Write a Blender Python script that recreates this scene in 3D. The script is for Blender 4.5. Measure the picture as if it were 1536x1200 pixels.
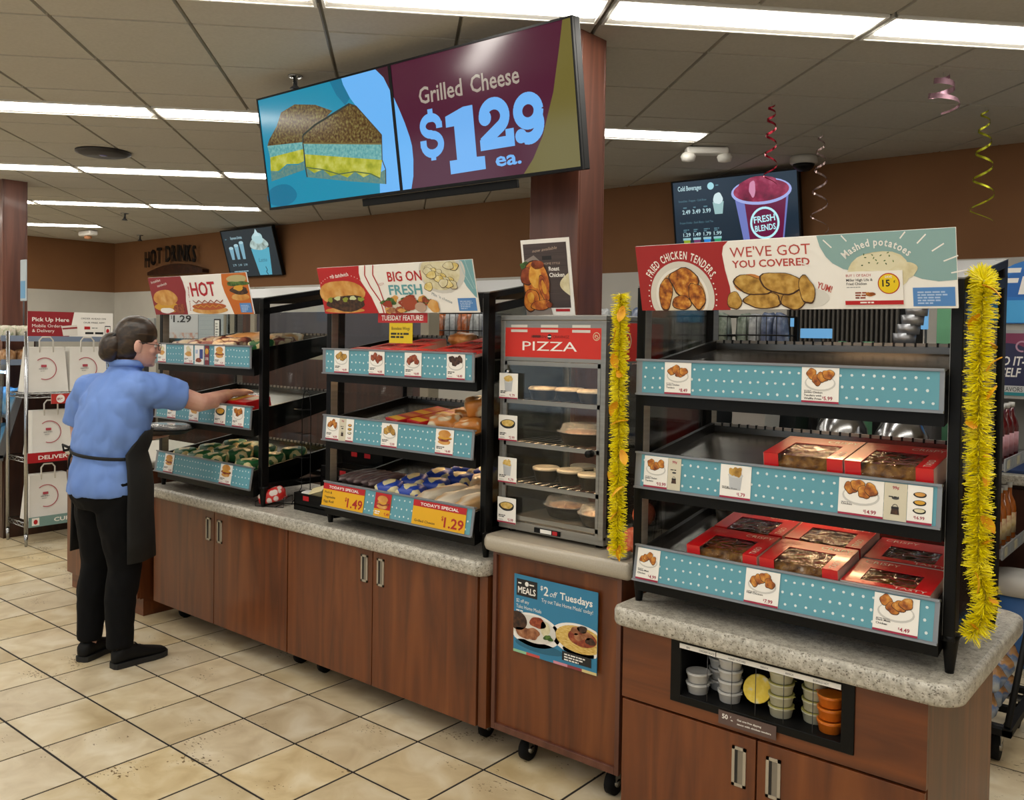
import bpy, bmesh, math, random
from mathutils import Vector as V, Matrix as Mx, noise as nz
random.seed(7)
PI = math.pi
scn = bpy.context.scene; COL = scn.collection
for o in list(bpy.data.objects): bpy.data.objects.remove(o)

# ------------------------------------------------------------------ camera
F, CY, YAW, PITCH, ROLL, CANG = 1340.38, 538.57, math.radians(-39.6616), math.radians(1.4701), math.radians(-0.8928), math.radians(-46.8354)
CAMZ = 1.62
fwd = V((math.sin(YAW)*math.cos(PITCH), math.cos(YAW)*math.cos(PITCH), -math.sin(PITCH)))
rgt0 = V((math.cos(YAW), -math.sin(YAW), 0)); dn0 = fwd.cross(rgt0)
rgt = math.cos(ROLL)*rgt0 + math.sin(ROLL)*dn0; dn = -math.sin(ROLL)*rgt0 + math.cos(ROLL)*dn0
cd = bpy.data.cameras.new('camera'); cam = bpy.data.objects.new('camera', cd); COL.objects.link(cam)
cd.sensor_width = 36; cd.lens = F/1536*36; cd.shift_y = -(600-CY)/1536; cd.clip_start = .05; cd.clip_end = 100
cam.matrix_world = Mx(((rgt.x, -dn.x, -fwd.x, 0), (rgt.y, -dn.y, -fwd.y, 0), (rgt.z, -dn.z, -fwd.z, CAMZ), (0, 0, 0, 1)))
scn.camera = cam
def proj(p):
    q = V(p) - V((0, 0, CAMZ)); d = q.dot(fwd)
    if d < .1: return None
    return (768+F*q.dot(rgt)/d, CY+F*q.dot(dn)/d, d)

# ------------------------------------------------------------------ world and exposure
w = bpy.data.worlds.new('world'); scn.world = w; w.use_nodes = True
w.node_tree.nodes['Background'].inputs[0].default_value = (.80, .88, 1, 1)
w.node_tree.nodes['Background'].inputs[1].default_value = 1.3
vs = scn.view_settings; vs.view_transform = 'Standard'; vs.look = 'None'; vs.gamma = 1; vs.use_curve_mapping = False; vs.exposure = 0.0
LAMP = 19.0           # strength of the ceiling tubes

# ------------------------------------------------------------------ materials
def lin(h):
    if isinstance(h, str):
        h = h.lstrip('#'); c = [int(h[i:i+2], 16)/255 for i in (0, 2, 4)]
    else: c = h
    return tuple(x/12.92 if x <= .04045 else ((x+.055)/1.055)**2.4 for x in c) + (1,)
MATS = {}
def base(name):
    m = bpy.data.materials.new(name); m.use_nodes = True; nt = m.node_tree
    return m, nt, nt.nodes['Principled BSDF']
def N(nt, t, **k):
    n = nt.nodes.new(t)
    for a, b in k.items():
        if a.startswith('i_'): n.inputs[int(a[2:])].default_value = b
        else: setattr(n, a, b)
    return n
def flat(col, rough=.5, metal=0, emit=0, name=None, coat=0, tr=0):
    key = ('flat', col, rough, metal, emit, coat, tr)
    if key in MATS: return MATS[key]
    m, nt, b = base(name or 'paint_'+str(len(MATS)))
    b.inputs['Base Color'].default_value = lin(col); b.inputs['Roughness'].default_value = rough; b.inputs['Metallic'].default_value = metal
    if coat: b.inputs['Coat Weight'].default_value = coat; b.inputs['Coat Roughness'].default_value = .08
    if not metal and sum(lin(col)[:3]) < .02: b.inputs['Specular IOR Level'].default_value = .22
    if emit:
        b.inputs['Base Color'].default_value = (.004, .004, .005, 1)
        b.inputs['Emission Color'].default_value = lin(col); b.inputs['Emission Strength'].default_value = emit
    MATS[key] = m; return m
def noisy(name, cols, scale=8, stretch=(1, 1, 1), rough=.5, detail=4, bump=0, dist=0, pos=None, metal=0, coat=0, coords='Object', emit=0, bscale=None, voro=False):
    """colour ramp driven by a stretched noise"""
    if name in MATS: return MATS[name]
    m, nt, b = base(name)
    tc = N(nt, 'ShaderNodeTexCoord'); mp = N(nt, 'ShaderNodeMapping'); mp.inputs['Scale'].default_value = stretch
    src = tc.outputs[coords]
    if coords == 'Position': pass
    nt.links.new(src, mp.inputs[0])
    if voro:
        n = N(nt, 'ShaderNodeTexVoronoi'); n.inputs['Scale'].default_value = scale
        nt.links.new(mp.outputs[0], n.inputs['Vector']); out = n.outputs['Distance']
    else:
        n = N(nt, 'ShaderNodeTexNoise'); n.inputs['Scale'].default_value = scale; n.inputs['Detail'].default_value = detail; n.inputs['Distortion'].default_value = dist
        nt.links.new(mp.outputs[0], n.inputs['Vector']); out = n.outputs['Fac']
    r = N(nt, 'ShaderNodeValToRGB'); e = r.color_ramp.elements
    k = len(cols); P_ = pos or [.3+.4*i/(k-1) for i in range(k)]
    while len(e) < k: e.new(.5)
    for i in range(k): e[i].position = P_[i]; e[i].color = lin(cols[i])
    nt.links.new(out, r.inputs[0])
    if emit:
        b.inputs['Base Color'].default_value = (.004, .004, .005, 1); nt.links.new(r.outputs[0], b.inputs['Emission Color']); b.inputs['Emission Strength'].default_value = emit
    else: nt.links.new(r.outputs[0], b.inputs['Base Color'])
    b.inputs['Roughness'].default_value = rough; b.inputs['Metallic'].default_value = metal
    if coat: b.inputs['Coat Weight'].default_value = coat; b.inputs['Coat Roughness'].default_value = .1
    if bump:
        bp = N(nt, 'ShaderNodeBump'); bp.inputs['Strength'].default_value = bump; bp.inputs['Distance'].default_value = .004
        if bscale:
            n2 = N(nt, 'ShaderNodeTexNoise'); n2.inputs['Scale'].default_value = bscale; n2.inputs['Detail'].default_value = 3
            nt.links.new(mp.outputs[0], n2.inputs['Vector']); nt.links.new(n2.outputs['Fac'], bp.inputs['Height'])
        else: nt.links.new(out, bp.inputs['Height'])
        nt.links.new(bp.outputs[0], b.inputs['Normal'])
    MATS[name] = m; return m
def glassm(name, tint=(1, 1, 1), rough=.03, spec=1.0, alpha=0.0, wrinkle=False):
    """thin pane: transparent with a fresnel reflection and a little dust"""
    if name in MATS: return MATS[name]
    m, nt, b = base(name); nt.nodes.remove(b); out = nt.nodes['Material Output']
    t = N(nt, 'ShaderNodeBsdfTransparent'); t.inputs[0].default_value = (*tint, 1)
    g = N(nt, 'ShaderNodeBsdfGlossy'); g.inputs['Roughness'].default_value = rough
    f = N(nt, 'ShaderNodeFresnel'); f.inputs[0].default_value = 1.35
    mu = N(nt, 'ShaderNodeMath', operation='MULTIPLY'); mu.inputs[1].default_value = spec; nt.links.new(f.outputs[0], mu.inputs[0])
    if wrinkle:
        tc = N(nt, 'ShaderNodeTexCoord'); n2 = N(nt, 'ShaderNodeTexNoise'); n2.inputs['Scale'].default_value = 26; n2.inputs['Distortion'].default_value = 1.5; bp = N(nt, 'ShaderNodeBump'); bp.inputs['Strength'].default_value = 1; bp.inputs['Distance'].default_value = .012
        nt.links.new(tc.outputs['Object'], n2.inputs['Vector']); nt.links.new(n2.outputs['Fac'], bp.inputs['Height']); nt.links.new(bp.outputs[0], g.inputs['Normal']); nt.links.new(bp.outputs[0], f.inputs['Normal'])
    mx = N(nt, 'ShaderNodeMixShader'); nt.links.new(mu.outputs[0], mx.inputs[0]); nt.links.new(t.outputs[0], mx.inputs[1]); nt.links.new(g.outputs[0], mx.inputs[2])
    last = mx
    if alpha:
        d = N(nt, 'ShaderNodeBsdfDiffuse'); d.inputs[0].default_value = (.75, .75, .75, 1)
        m2 = N(nt, 'ShaderNodeMixShader'); m2.inputs[0].default_value = alpha; nt.links.new(mx.outputs[0], m2.inputs[1]); nt.links.new(d.outputs[0], m2.inputs[2]); last = m2
    nt.links.new(last.outputs[0], out.inputs[0]); MATS[name] = m; return m
def woodm(name, cols, vert=True, rough=.38, sc=1.0):
    s = (5.5*sc, 5.5*sc, .42*sc) if vert else (.42*sc, 5.5*sc, 5.5*sc)
    return noisy(name, cols, scale=2.2, stretch=s, rough=rough, detail=6, dist=1.2, pos=[.25, .45, .58, .78], bump=.04, coat=.12)
CHERRY = ['43200d', '5f3014', '6f3a18', '7d4620']
WOOD = woodm('cherry_wood_vertical', CHERRY)
WOODH = woodm('cherry_wood_horizontal', CHERRY, vert=False)
WOODC = woodm('column_wood', ['43241a', '573022', '63392a', '6d4333'])
DWOOD = woodm('dark_wood', ['1c0d07', '2c140a', '3a1c0e', '452313'])
BLACK = flat('040404', .42); BLACKM = flat('0c0c0d', .6); RUBBER = flat('0c0c0d', .8)
STEEL = noisy('brushed_steel', ['85837d', '93918b', 'a09e98'], scale=2, stretch=(1, 1, 30), rough=.36, metal=.75, pos=[.2, .5, .8])
STEELD = noisy('tray_steel', ['5a5853', '6e6b66', '7d7a74'], scale=2.5, stretch=(1, 6, 6), rough=.25, metal=.9, pos=[.25, .5, .75])
CHROME = flat('a8aaad', .22, 1); ALU = flat('9a9ca0', .42, .9); NICKEL = flat('b3ab9d', .4, .6)
WHITE = flat('e9e6df', .55); PAPER = flat('efece6', .6); CREAM = flat('d8ccb0', .6)
RED = flat('b3121c', .45); DRED = flat('8f1420', .5); GLASS = glassm('clear_glass', (.93, .95, .94), spec=.9); FILM = glassm('plastic_film', (.99, .98, .96), rough=.08, spec=2.2, wrinkle=True)
GREY = flat('8a8a88', .5); DGREY = flat('3c3c3e', .55)

def stone():
    m, nt, b = base('speckled_stone'); tc = N(nt, 'ShaderNodeTexCoord')
    v = N(nt, 'ShaderNodeTexVoronoi'); v.inputs['Scale'].default_value = 260; nt.links.new(tc.outputs['Object'], v.inputs['Vector'])
    n = N(nt, 'ShaderNodeTexNoise'); n.inputs['Scale'].default_value = 55; n.inputs['Detail'].default_value = 5; nt.links.new(tc.outputs['Object'], n.inputs['Vector'])
    s = N(nt, 'ShaderNodeSeparateColor'); nt.links.new(v.outputs['Color'], s.inputs[0])
    r = N(nt, 'ShaderNodeValToRGB'); e = r.color_ramp.elements
    for i, (p, c) in enumerate(((0, '6f6a60'), (.10, '8d877b'), (.17, 'b9b4a8'), (1, 'cdc9be'))):
        if i > 1: e.new(p)
    for i, (p, c) in enumerate(((0, '6f6a60'), (.09, '979185'), (.16, 'b8b3a7'), (1, 'c8c4b9'))): e[i].position = p; e[i].color = lin(c)
    nt.links.new(s.outputs[0], r.inputs[0])
    r2 = N(nt, 'ShaderNodeValToRGB'); r2.color_ramp.elements[0].position = .35; r2.color_ramp.elements[0].color = lin('9a958a'); r2.color_ramp.elements[1].position = .6; r2.color_ramp.elements[1].color = (1, 1, 1, 1)
    nt.links.new(n.outputs['Fac'], r2.inputs[0])
    mx = N(nt, 'ShaderNodeMix', data_type='RGBA', blend_type='MULTIPLY'); mx.inputs[0].default_value = .55
    nt.links.new(r.outputs[0], mx.inputs[6]); nt.links.new(r2.outputs[0], mx.inputs[7]); nt.links.new(mx.outputs[2], b.inputs['Base Color'])
    b.inputs['Roughness'].default_value = .3; return m
STONE = stone()
BEIGE = noisy('beige_solid_surface', ['a59c8c', 'b0a797'], scale=200, rough=.3)

PX, PY, TX0, TY0 = .3492, .3333, -3.564, 1.485
def tilem():
    m, nt, b = base('travertine_tile'); g = N(nt, 'ShaderNodeNewGeometry')
    sub = N(nt, 'ShaderNodeVectorMath', operation='SUBTRACT'); sub.inputs[1].default_value = (TX0, TY0, 0)
    dv = N(nt, 'ShaderNodeVectorMath', operation='DIVIDE'); dv.inputs[1].default_value = (PX, PY, 1)
    fl = N(nt, 'ShaderNodeVectorMath', operation='FLOOR'); wn = N(nt, 'ShaderNodeTexWhiteNoise')
    nt.links.new(g.outputs['Position'], sub.inputs[0]); nt.links.new(sub.outputs[0], dv.inputs[0]); nt.links.new(dv.outputs[0], fl.inputs[0]); nt.links.new(fl.outputs[0], wn.inputs['Vector'])
    ofs = N(nt, 'ShaderNodeVectorMath', operation='SCALE'); ofs.inputs['Scale'].default_value = 30; nt.links.new(wn.outputs['Color'], ofs.inputs[0])
    ad = N(nt, 'ShaderNodeVectorMath', operation='ADD'); nt.links.new(ofs.outputs[0], ad.inputs[0]); nt.links.new(g.outputs['Position'], ad.inputs[1])
    n1 = N(nt, 'ShaderNodeTexNoise'); n1.inputs['Scale'].default_value = 6; n1.inputs['Detail'].default_value = 6; n1.inputs['Distortion'].default_value = .6; nt.links.new(ad.outputs[0], n1.inputs['Vector'])
    r = N(nt, 'ShaderNodeValToRGB'); e = r.color_ramp.elements; e.new(.5)
    for i, (p, c) in enumerate(((.3, 'b5a280'), (.5, 'c9b998'), (.7, 'd8cdb4'))): e[i].position = p; e[i].color = lin(c)
    nt.links.new(n1.outputs['Fac'], r.inputs[0])
    # small pits
    mp = N(nt, 'ShaderNodeMapping'); mp.inputs['Scale'].default_value = (1, 1.7, 1); nt.links.new(ad.outputs[0], mp.inputs[0])
    n2 = N(nt, 'ShaderNodeTexNoise'); n2.inputs['Scale'].default_value = 60; n2.inputs['Detail'].default_value = 2; nt.links.new(mp.outputs[0], n2.inputs['Vector'])
    n3 = N(nt, 'ShaderNodeTexNoise'); n3.inputs['Scale'].default_value = 4; nt.links.new(ad.outputs[0], n3.inputs['Vector'])
    mm = N(nt, 'ShaderNodeMath', operation='MULTIPLY'); nt.links.new(n2.outputs['Fac'], mm.inputs[0]); nt.links.new(n3.outputs['Fac'], mm.inputs[1])
    pr = N(nt, 'ShaderNodeValToRGB'); pr.color_ramp.elements[0].position = .40; pr.color_ramp.elements[1].position = .43; nt.links.new(mm.outputs[0], pr.inputs[0])
    mx = N(nt, 'ShaderNodeMix', data_type='RGBA'); nt.links.new(pr.outputs[0], mx.inputs[0]); nt.links.new(r.outputs[0], mx.inputs[6]); mx.inputs[7].default_value = lin('6d5a3e')
    hs = N(nt, 'ShaderNodeHueSaturation'); nt.links.new(mx.outputs[2], hs.inputs['Color'])
    mr = N(nt, 'ShaderNodeMapRange'); mr.inputs['To Min'].default_value = .9; mr.inputs['To Max'].default_value = 1.1; nt.links.new(wn.outputs['Value'], mr.inputs['Value']); nt.links.new(mr.outputs[0], hs.inputs['Value'])
    h2 = N(nt, 'ShaderNodeMapRange'); h2.inputs['To Min'].default_value = .9; h2.inputs['To Max'].default_value = 1.14; sc2 = N(nt, 'ShaderNodeSeparateColor'); nt.links.new(wn.outputs['Color'], sc2.inputs[0]); nt.links.new(sc2.outputs[1], h2.inputs['Value']); nt.links.new(h2.outputs[0], hs.inputs['Saturation'])
    nt.links.new(hs.outputs[0], b.inputs['Base Color'])
    b.inputs['Roughness'].default_value = .33; b.inputs['Specular IOR Level'].default_value = .4
    return m
TILE = tilem()
CEILM = noisy('ceiling_panel_mineral', ['b9b4a9', 'c1bcb1'], scale=60, rough=.9, bump=.2)
GRID = flat('7d776b', .7)
BROWN = noisy('brown_wall_paint', ['7c5330', '805733'], scale=3, rough=.8)
OFFW = noisy('off_white_wall', ['c2bfb6', 'c9c6bd'], scale=3, rough=.7)

# ------------------------------------------------------------------ mesh builder
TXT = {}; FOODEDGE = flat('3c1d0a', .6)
def textmesh(s, bold=0.0, shear=0.0):
    k = (s, bold, shear)
    if k not in TXT:
        c = bpy.data.curves.new('t', 'FONT'); c.body = s; c.size = 1; c.offset = bold; c.shear = shear; c.resolution_u = 2; c.fill_mode = 'FRONT'
        o = bpy.data.objects.new('t', c); me = bpy.data.meshes.new_from_object(o)
        vs_ = [tuple(v.co[:2]) for v in me.vertices]; fs = [tuple(p.vertices) for p in me.polygons]
        bpy.data.objects.remove(o); bpy.data.curves.remove(c); bpy.data.meshes.remove(me)
        x0 = min([v[0] for v in vs_] or [0]); x1 = max([v[0] for v in vs_] or [.3])
        TXT[k] = (vs_, fs, x0, x1)
    return TXT[k]
class MB:
    def __init__(s): s.v = []; s.f = []; s.m = []; s.sm = []; s.mats = []; s.T = None
    def add(s, vs_, fs, m, smooth=False):
        if m not in s.mats: s.mats.append(m)
        i = s.mats.index(m); n = len(s.v)
        s.v += [tuple(s.T @ V(p)) for p in vs_] if s.T else [tuple(p) for p in vs_]
        for f in fs: s.f.append(tuple(n+j for j in f)); s.m.append(i); s.sm.append(smooth)
        return s
    def box(s, c, d, m, b=0, rot=None):
        x, y, z = (k/2 for k in d)
        if b <= 0:
            vs_ = [(i*x, j*y, k*z) for k in (-1, 1) for j in (-1, 1) for i in (-1, 1)]
            fs = [(0, 2, 3, 1), (4, 5, 7, 6), (0, 1, 5, 4), (2, 6, 7, 3), (0, 4, 6, 2), (1, 3, 7, 5)]
        else:
            b = min(b, x*.9, y*.9, z*.9)
            bm = bmesh.new(); bmesh.ops.create_cube(bm, size=1)
            for q in bm.verts: q.co = V((q.co.x*2*x, q.co.y*2*y, q.co.z*2*z))
            bmesh.ops.bevel(bm, geom=bm.edges[:], offset=b, segments=2, affect='EDGES', profile=.5)
            vs_ = [tuple(q.co) for q in bm.verts]; bm.verts.index_update(); fs = [[q.index for q in f.verts] for f in bm.faces]; bm.free()
        R = rot.to_matrix() if rot and hasattr(rot, 'to_matrix') else rot
        vs_ = [tuple((R @ V(p) if R else V(p)) + V(c)) for p in vs_]
        return s.add(vs_, fs, m, False)
    def b2(s, a, b_, m, bev=0):
        """box from two corners"""
        return s.box([(a[i]+b_[i])/2 for i in range(3)], [abs(a[i]-b_[i]) for i in range(3)], m, bev)
    def hexa(s, pts, m):
        """8 corners: 0-3 bottom loop, 4-7 top loop"""
        return s.add(pts, [(3, 2, 1, 0), (4, 5, 6, 7), (0, 1, 5, 4), (1, 2, 6, 5), (2, 3, 7, 6), (3, 0, 4, 7)], m)
    def tube(s, pts, r, m, n=8, closed=False, cap=True, smooth=True, flatk=None):
        pts = [V(p) for p in pts]; k = len(pts); rs = r if isinstance(r, (list, tuple)) else [r]*k
        vs_ = []; up = None
        for i, p in enumerate(pts):
            t = (pts[(i+1) % k] if (closed or i < k-1) else p) - (pts[i-1] if (closed or i > 0) else p); t.normalize()
            if up is None:
                a = V((0, 0, 1)) if abs(t.z) < .9 else V((1, 0, 0)); up = (a - t*a.dot(t)).normalized()
            else: up = (up - t*up.dot(t)).normalized()
            sd = t.cross(up)
            for j in range(n):
                a = 2*PI*j/n; vs_.append(tuple(p + (up*math.cos(a) + sd*math.sin(a)*(flatk or 1))*rs[i]))
        fs = []
        for i in range(k if closed else k-1):
            for j in range(n):
                a, b = i*n, ((i+1) % k)*n; fs.append((a+j, a+(j+1) % n, b+(j+1) % n, b+j))
        if cap and not closed: fs += [tuple(reversed(range(n))), tuple((k-1)*n+j for j in range(n))]
        return s.add(vs_, fs, m, smooth)
    def cyl(s, a, b, r, m, n=16, smooth=True): return s.tube([a, b], r, m, n, smooth=smooth)
    def lathe(s, prof, m, n=20, c=(0, 0, 0), sx=1, sy=1, smooth=True, pw=None):
        """profile [(r,z)]; pw: superellipse power for squarish outlines"""
        vs_ = []; fs = []; k = len(prof)
        for r, z in prof:
            for j in range(n):
                a = 2*PI*j/n; ca, sa = math.cos(a), math.sin(a)
                if pw: ca = math.copysign(abs(ca)**pw, ca); sa = math.copysign(abs(sa)**pw, sa)
                vs_.append((c[0]+r*ca*sx, c[1]+r*sa*sy, c[2]+z))
        for i in range(k-1):
            for j in range(n): fs.append((i*n+j, i*n+(j+1) % n, (i+1)*n+(j+1) % n, (i+1)*n+j))
        if prof[0][0] > 1e-5: fs.append(tuple(reversed(range(n))))
        if prof[-1][0] > 1e-5: fs.append(tuple((k-1)*n+j for j in range(n)))
        return s.add(vs_, fs, m, smooth)
    def prism(s, pts, z0, z1, m):
        n = len(pts); vs_ = [(x, y, z0) for x, y in pts]+[(x, y, z1) for x, y in pts]
        return s.add(vs_, [tuple(reversed(range(n))), tuple(range(n, 2*n))]+[(i, (i+1) % n, n+(i+1) % n, n+i) for i in range(n)], m)
    # --- flat print in the local xy plane
    def poly(s, pts, m, z): return s.add([(x, y, z) for x, y in pts], [tuple(range(len(pts)))], m)
    def rect(s, x0, y0, x1, y1, m, z): return s.poly([(x0, y0), (x1, y0), (x1, y1), (x0, y1)], m, z)
    def disc(s, cx, cy, rx, ry, m, z, n=24, a0=0): return s.poly([(cx+rx*math.cos(a0+2*PI*i/n), cy+ry*math.sin(a0+2*PI*i/n)) for i in range(n)], m, z)
    def blob(s, cx, cy, rx, ry, m, z, seed=0, k=.18, n=22, ang=0):
        rd = random.Random(seed); ph = [rd.uniform(0, 6.28) for _ in range(4)]; ca, sa = math.cos(ang), math.sin(ang); pts = []
        for i in range(n):
            a = 2*PI*i/n; q = 1+k*(math.sin(2*a+ph[0])*.5+math.sin(3*a+ph[1])*.4+math.sin(5*a+ph[2])*.3)
            x, y = rx*q*math.cos(a), ry*q*math.sin(a); pts.append((cx+x*ca-y*sa, cy+x*sa+y*ca))
        return s.poly(pts, m, z)
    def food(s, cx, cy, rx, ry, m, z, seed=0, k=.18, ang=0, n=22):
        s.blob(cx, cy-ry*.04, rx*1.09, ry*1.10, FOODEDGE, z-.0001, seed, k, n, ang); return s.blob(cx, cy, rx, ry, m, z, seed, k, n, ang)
    def ring(s, cx, cy, r, t, m, z, a0=0, a1=2*PI, n=36, ry=None):
        ry = ry or r; vs_ = []; fs = []
        for i in range(n+1):
            a = a0+(a1-a0)*i/n
            vs_ += [(cx+(r-t/2)*math.cos(a), cy+(ry-t/2)*math.sin(a), z), (cx+(r+t/2)*math.cos(a), cy+(ry+t/2)*math.sin(a), z)]
        for i in range(n): fs.append((2*i, 2*i+1, 2*i+3, 2*i+2))
        return s.add(vs_, fs, m)
    def line(s, pts, t, m, z):
        for (x0, y0), (x1, y1) in zip(pts, pts[1:]):
            l = math.hypot(x1-x0, y1-y0) or 1; nx, ny = -(y1-y0)/l*t/2, (x1-x0)/l*t/2
            s.poly([(x0+nx, y0+ny), (x0-nx, y0-ny), (x1-nx, y1-ny), (x1+nx, y1+ny)], m, z)
        return s
    def text(s, t, x, y, h, m, z, w=None, bold=0.0, al='l', ang=0, shear=0.0, sx=1.0):
        """cap height h; width w squeezes the line"""
        vs_, fs, x0, x1 = textmesh(t, min(bold, .022), shear); k = h/.72; L = (x1-x0)*k*sx
        kx = k*sx
        if w: kx = w/(x1-x0); L = w
        ox = {'l': 0, 'c': -L/2, 'r': -L}[al]; ca, sa = math.cos(ang), math.sin(ang)
        out = []
        for a, b in vs_:
            u, v = (a-x0)*kx+ox, b*k; out.append((x+u*ca-v*sa, y+u*sa+v*ca, z))
        return s.add(out, fs, m)
    def arctext(s, t, cx, cy, r, h, m, z, a_mid=PI/2, bold=0.0, sx=1.0, gap=.06, ry=None):
        k = h/.72; W = []
        for ch in t: q = textmesh(ch, min(bold, .022)); W.append(((q[3]-q[2]) if ch != ' ' else .25)*k*sx+gap*h)
        tot = sum(W); a = a_mid+tot/r/2
        for ch, wd in zip(t, W):
            am = a-wd/r/2
            if ch != ' ': s.text(ch, cx+r*math.cos(am), cy+(ry or r)*math.sin(am), h, m, z, al='c', ang=am-PI/2, bold=bold, sx=sx)
            a -= wd/r
        return s
    def stroke(s, pts, t, m, z):
        s.line(pts, t, m, z)
        for x, y in pts[1:-1]: s.disc(x, y, t/2, t/2, m, z, 10)
        return s
    def bars(s, x, y, w_, lines, h, m, z, seed=0, lead=1.7):
        """illegible small print as broken lines"""
        rd = random.Random(seed)
        for i in range(lines):
            xx = x; L = w_*rd.uniform(.75, 1) if i < lines-1 else w_*rd.uniform(.45, .8)
            while xx < x+L:
                d = h*rd.uniform(1.5, 4.5); d = min(d, x+L-xx)
                s.rect(xx, y-i*h*lead, xx+d, y-i*h*lead+h, m, z); xx += d+h*.6
        return s
    def mesh(s, name):
        me = bpy.data.meshes.new(name); me.from_pydata(s.v, [], s.f)
        for m in s.mats: me.materials.append(m)
        me.polygons.foreach_set('material_index', s.m); me.polygons.foreach_set('use_smooth', s.sm); me.update(); return me
    def obj(s, name, parent=None, label=None, cat=None, group=None, kind=None, loc=None, rot=None):
        return mko(name, s.mesh(name), parent, label, cat, group, kind, loc, rot)
def mko(name, data, parent=None, label=None, cat=None, group=None, kind=None, loc=None, rot=None, scale=None):
    o = bpy.data.objects.new(name, data); COL.objects.link(o)
    if parent: o.parent = parent
    if label: o['label'] = label
    if cat: o['category'] = cat
    if group: o['group'] = group
    if kind: o['kind'] = kind
    if loc is not None: o.location = loc
    if rot is not None: o.rotation_euler = rot
    if scale is not None: o.scale = scale
    return o
def thing(name, label, cat, loc=(0, 0, 0), rot=(0, 0, 0), group=None, kind=None): return mko(name, None, None, label, cat, group, kind, loc, rot)
def dup(o, parent=None, **k):
    c = o.copy(); COL.objects.link(c)
    if parent: c.parent = parent
    for a, b in k.items():
        if a in ('loc',): c.location = b
        elif a == 'rot': c.rotation_euler = b
        elif a == 'scale': c.scale = b
        else: c[{'cat': 'category'}.get(a, a)] = b
    for ch in o.children: dup(ch, c)
    return c
UP = (PI/2, 0, 0)      # a sign's local xy plane stood upright, its face to -Y
# ================================================================== the room
H = 3.0; XL, YB, XR, YF = -14.0, 6.93, 3.2, -4.2
m = MB(); m.b2((XL-.2, YF, -.12), (XR+.2, YB+.2, -.0018), flat('1c1614', .9)); floor = m.obj('floor', label='beige stone tile floor with dark grout lines', kind='structure')
# tiles: one box mesh shared by all
g = .0085; tm = MB()
bx, by = PX/2-g/2, PY/2-g/2
tm.hexa([(-bx, -by, -.008), (bx, -by, -.008), (bx, by, -.008), (-bx, by, -.008), (-bx+.001, -by+.001, 0), (bx-.001, -by+.001, 0), (bx-.001, by-.001, 0), (-bx+.001, by-.001, 0)], TILE)
tme = tm.mesh('tile'); cand = []
for i in range(-31, 20):
    for j in range(-18, 17):
        cx, cy = TX0+(i+.5)*PX, TY0+(j+.5)*PY
        if cx < XL+.1 or cx > XR-.1 or cy < YF+.1 or cy > YB-.1: continue
        q = [proj((cx+a*bx, cy+b*by, 0)) for a, b in ((-1, -1), (1, -1), (1, 1), (-1, 1))]
        ar = 0
        if all(q) and any(-5 < p[0] < 1541 and 0 < p[1] < 1205 for p in q):
            ar = abs(sum(q[k][0]*q[(k+1) % 4][1]-q[(k+1) % 4][0]*q[k][1] for k in range(4)))/2
            if -5.7 < cx < -.62 and cy > 2.95: ar = 0
        cand.append((ar, cx, cy))
cand.sort(reverse=True)
for ar, cx, cy in cand[:300]: mko('tile', tme, floor, loc=(cx, cy, 0))
rest = MB()
for ar, cx, cy in cand[300:]:
    rest.add([(v[0]+cx, v[1]+cy, v[2]) for v in tm.v], tm.f, TILE)
rest.obj('tile', floor, kind='stuff')

def wall(name, label, x0, y0, x1, y1, t):
    m = MB()
    for za, zb, mt in ((0, 2.215, OFFW), (2.215, H+.05, BROWN)):
        m.b2((min(x0, x1)-(t if x0 == x1 and x0 < 0 else 0), min(y0, y1), za), (max(x0, x1)+(t if x0 == x1 and x0 > 0 else 0), max(y0, y1)+(t if y0 == y1 else 0), zb), mt)
    return m.obj(name, label=label, kind='structure')
wall('wall_back', 'long back wall, off white below and brown paint above', XL, YB, XR, YB, .12)
wall('wall_left', 'far left wall, off white below and brown paint above', XL, YF, XL, YB, .12)
wall('wall_right', 'right side wall out of the picture', XR, YF, XR, YB, .12)

# storefront behind the camera: low wall, pillars, header and glass
m = MB(); m.b2((XL, YF-.15, 0), (XR, YF, .55), OFFW); m.b2((XL, YF-.15, 2.45), (XR, YF, H+.05), BROWN)
nb = 6; step = (XR-XL)/nb
for i in range(nb+1): x = XL+i*step; m.b2((max(XL, x-.12), YF-.15, .55), (min(XR, x+.12), YF, 2.45), OFFW)
m.obj('wall_front', label='storefront wall with wide windows, behind the camera', kind='structure')
for i in range(nb):
    a, b = XL+i*step+.12, XL+(i+1)*step-.12
    if i == 0: a = XL+.12
    t = mko('window_%d' % (i+1), None, None, 'wide storefront window behind the camera', None, None, 'structure', ((a+b)/2, YF-.07, .55)); w2 = (b-a)/2
    m = MB()
    for c, d in (((-w2, 0), (-w2+.05, 1.9)), ((w2-.05, 0), (w2, 1.9)), ((-w2+.05, 0), (w2-.05, .05)), ((-w2+.05, 1.85), (w2-.05, 1.9))): m.b2((c[0], -.03, c[1]), (d[0], .03, d[1]), ALU)
    m.obj('window_frame', t); m = MB(); m.b2((-w2+.05, -.004, .05), (w2-.05, .004, 1.85), GLASS); m.obj('pane', t)
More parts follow.
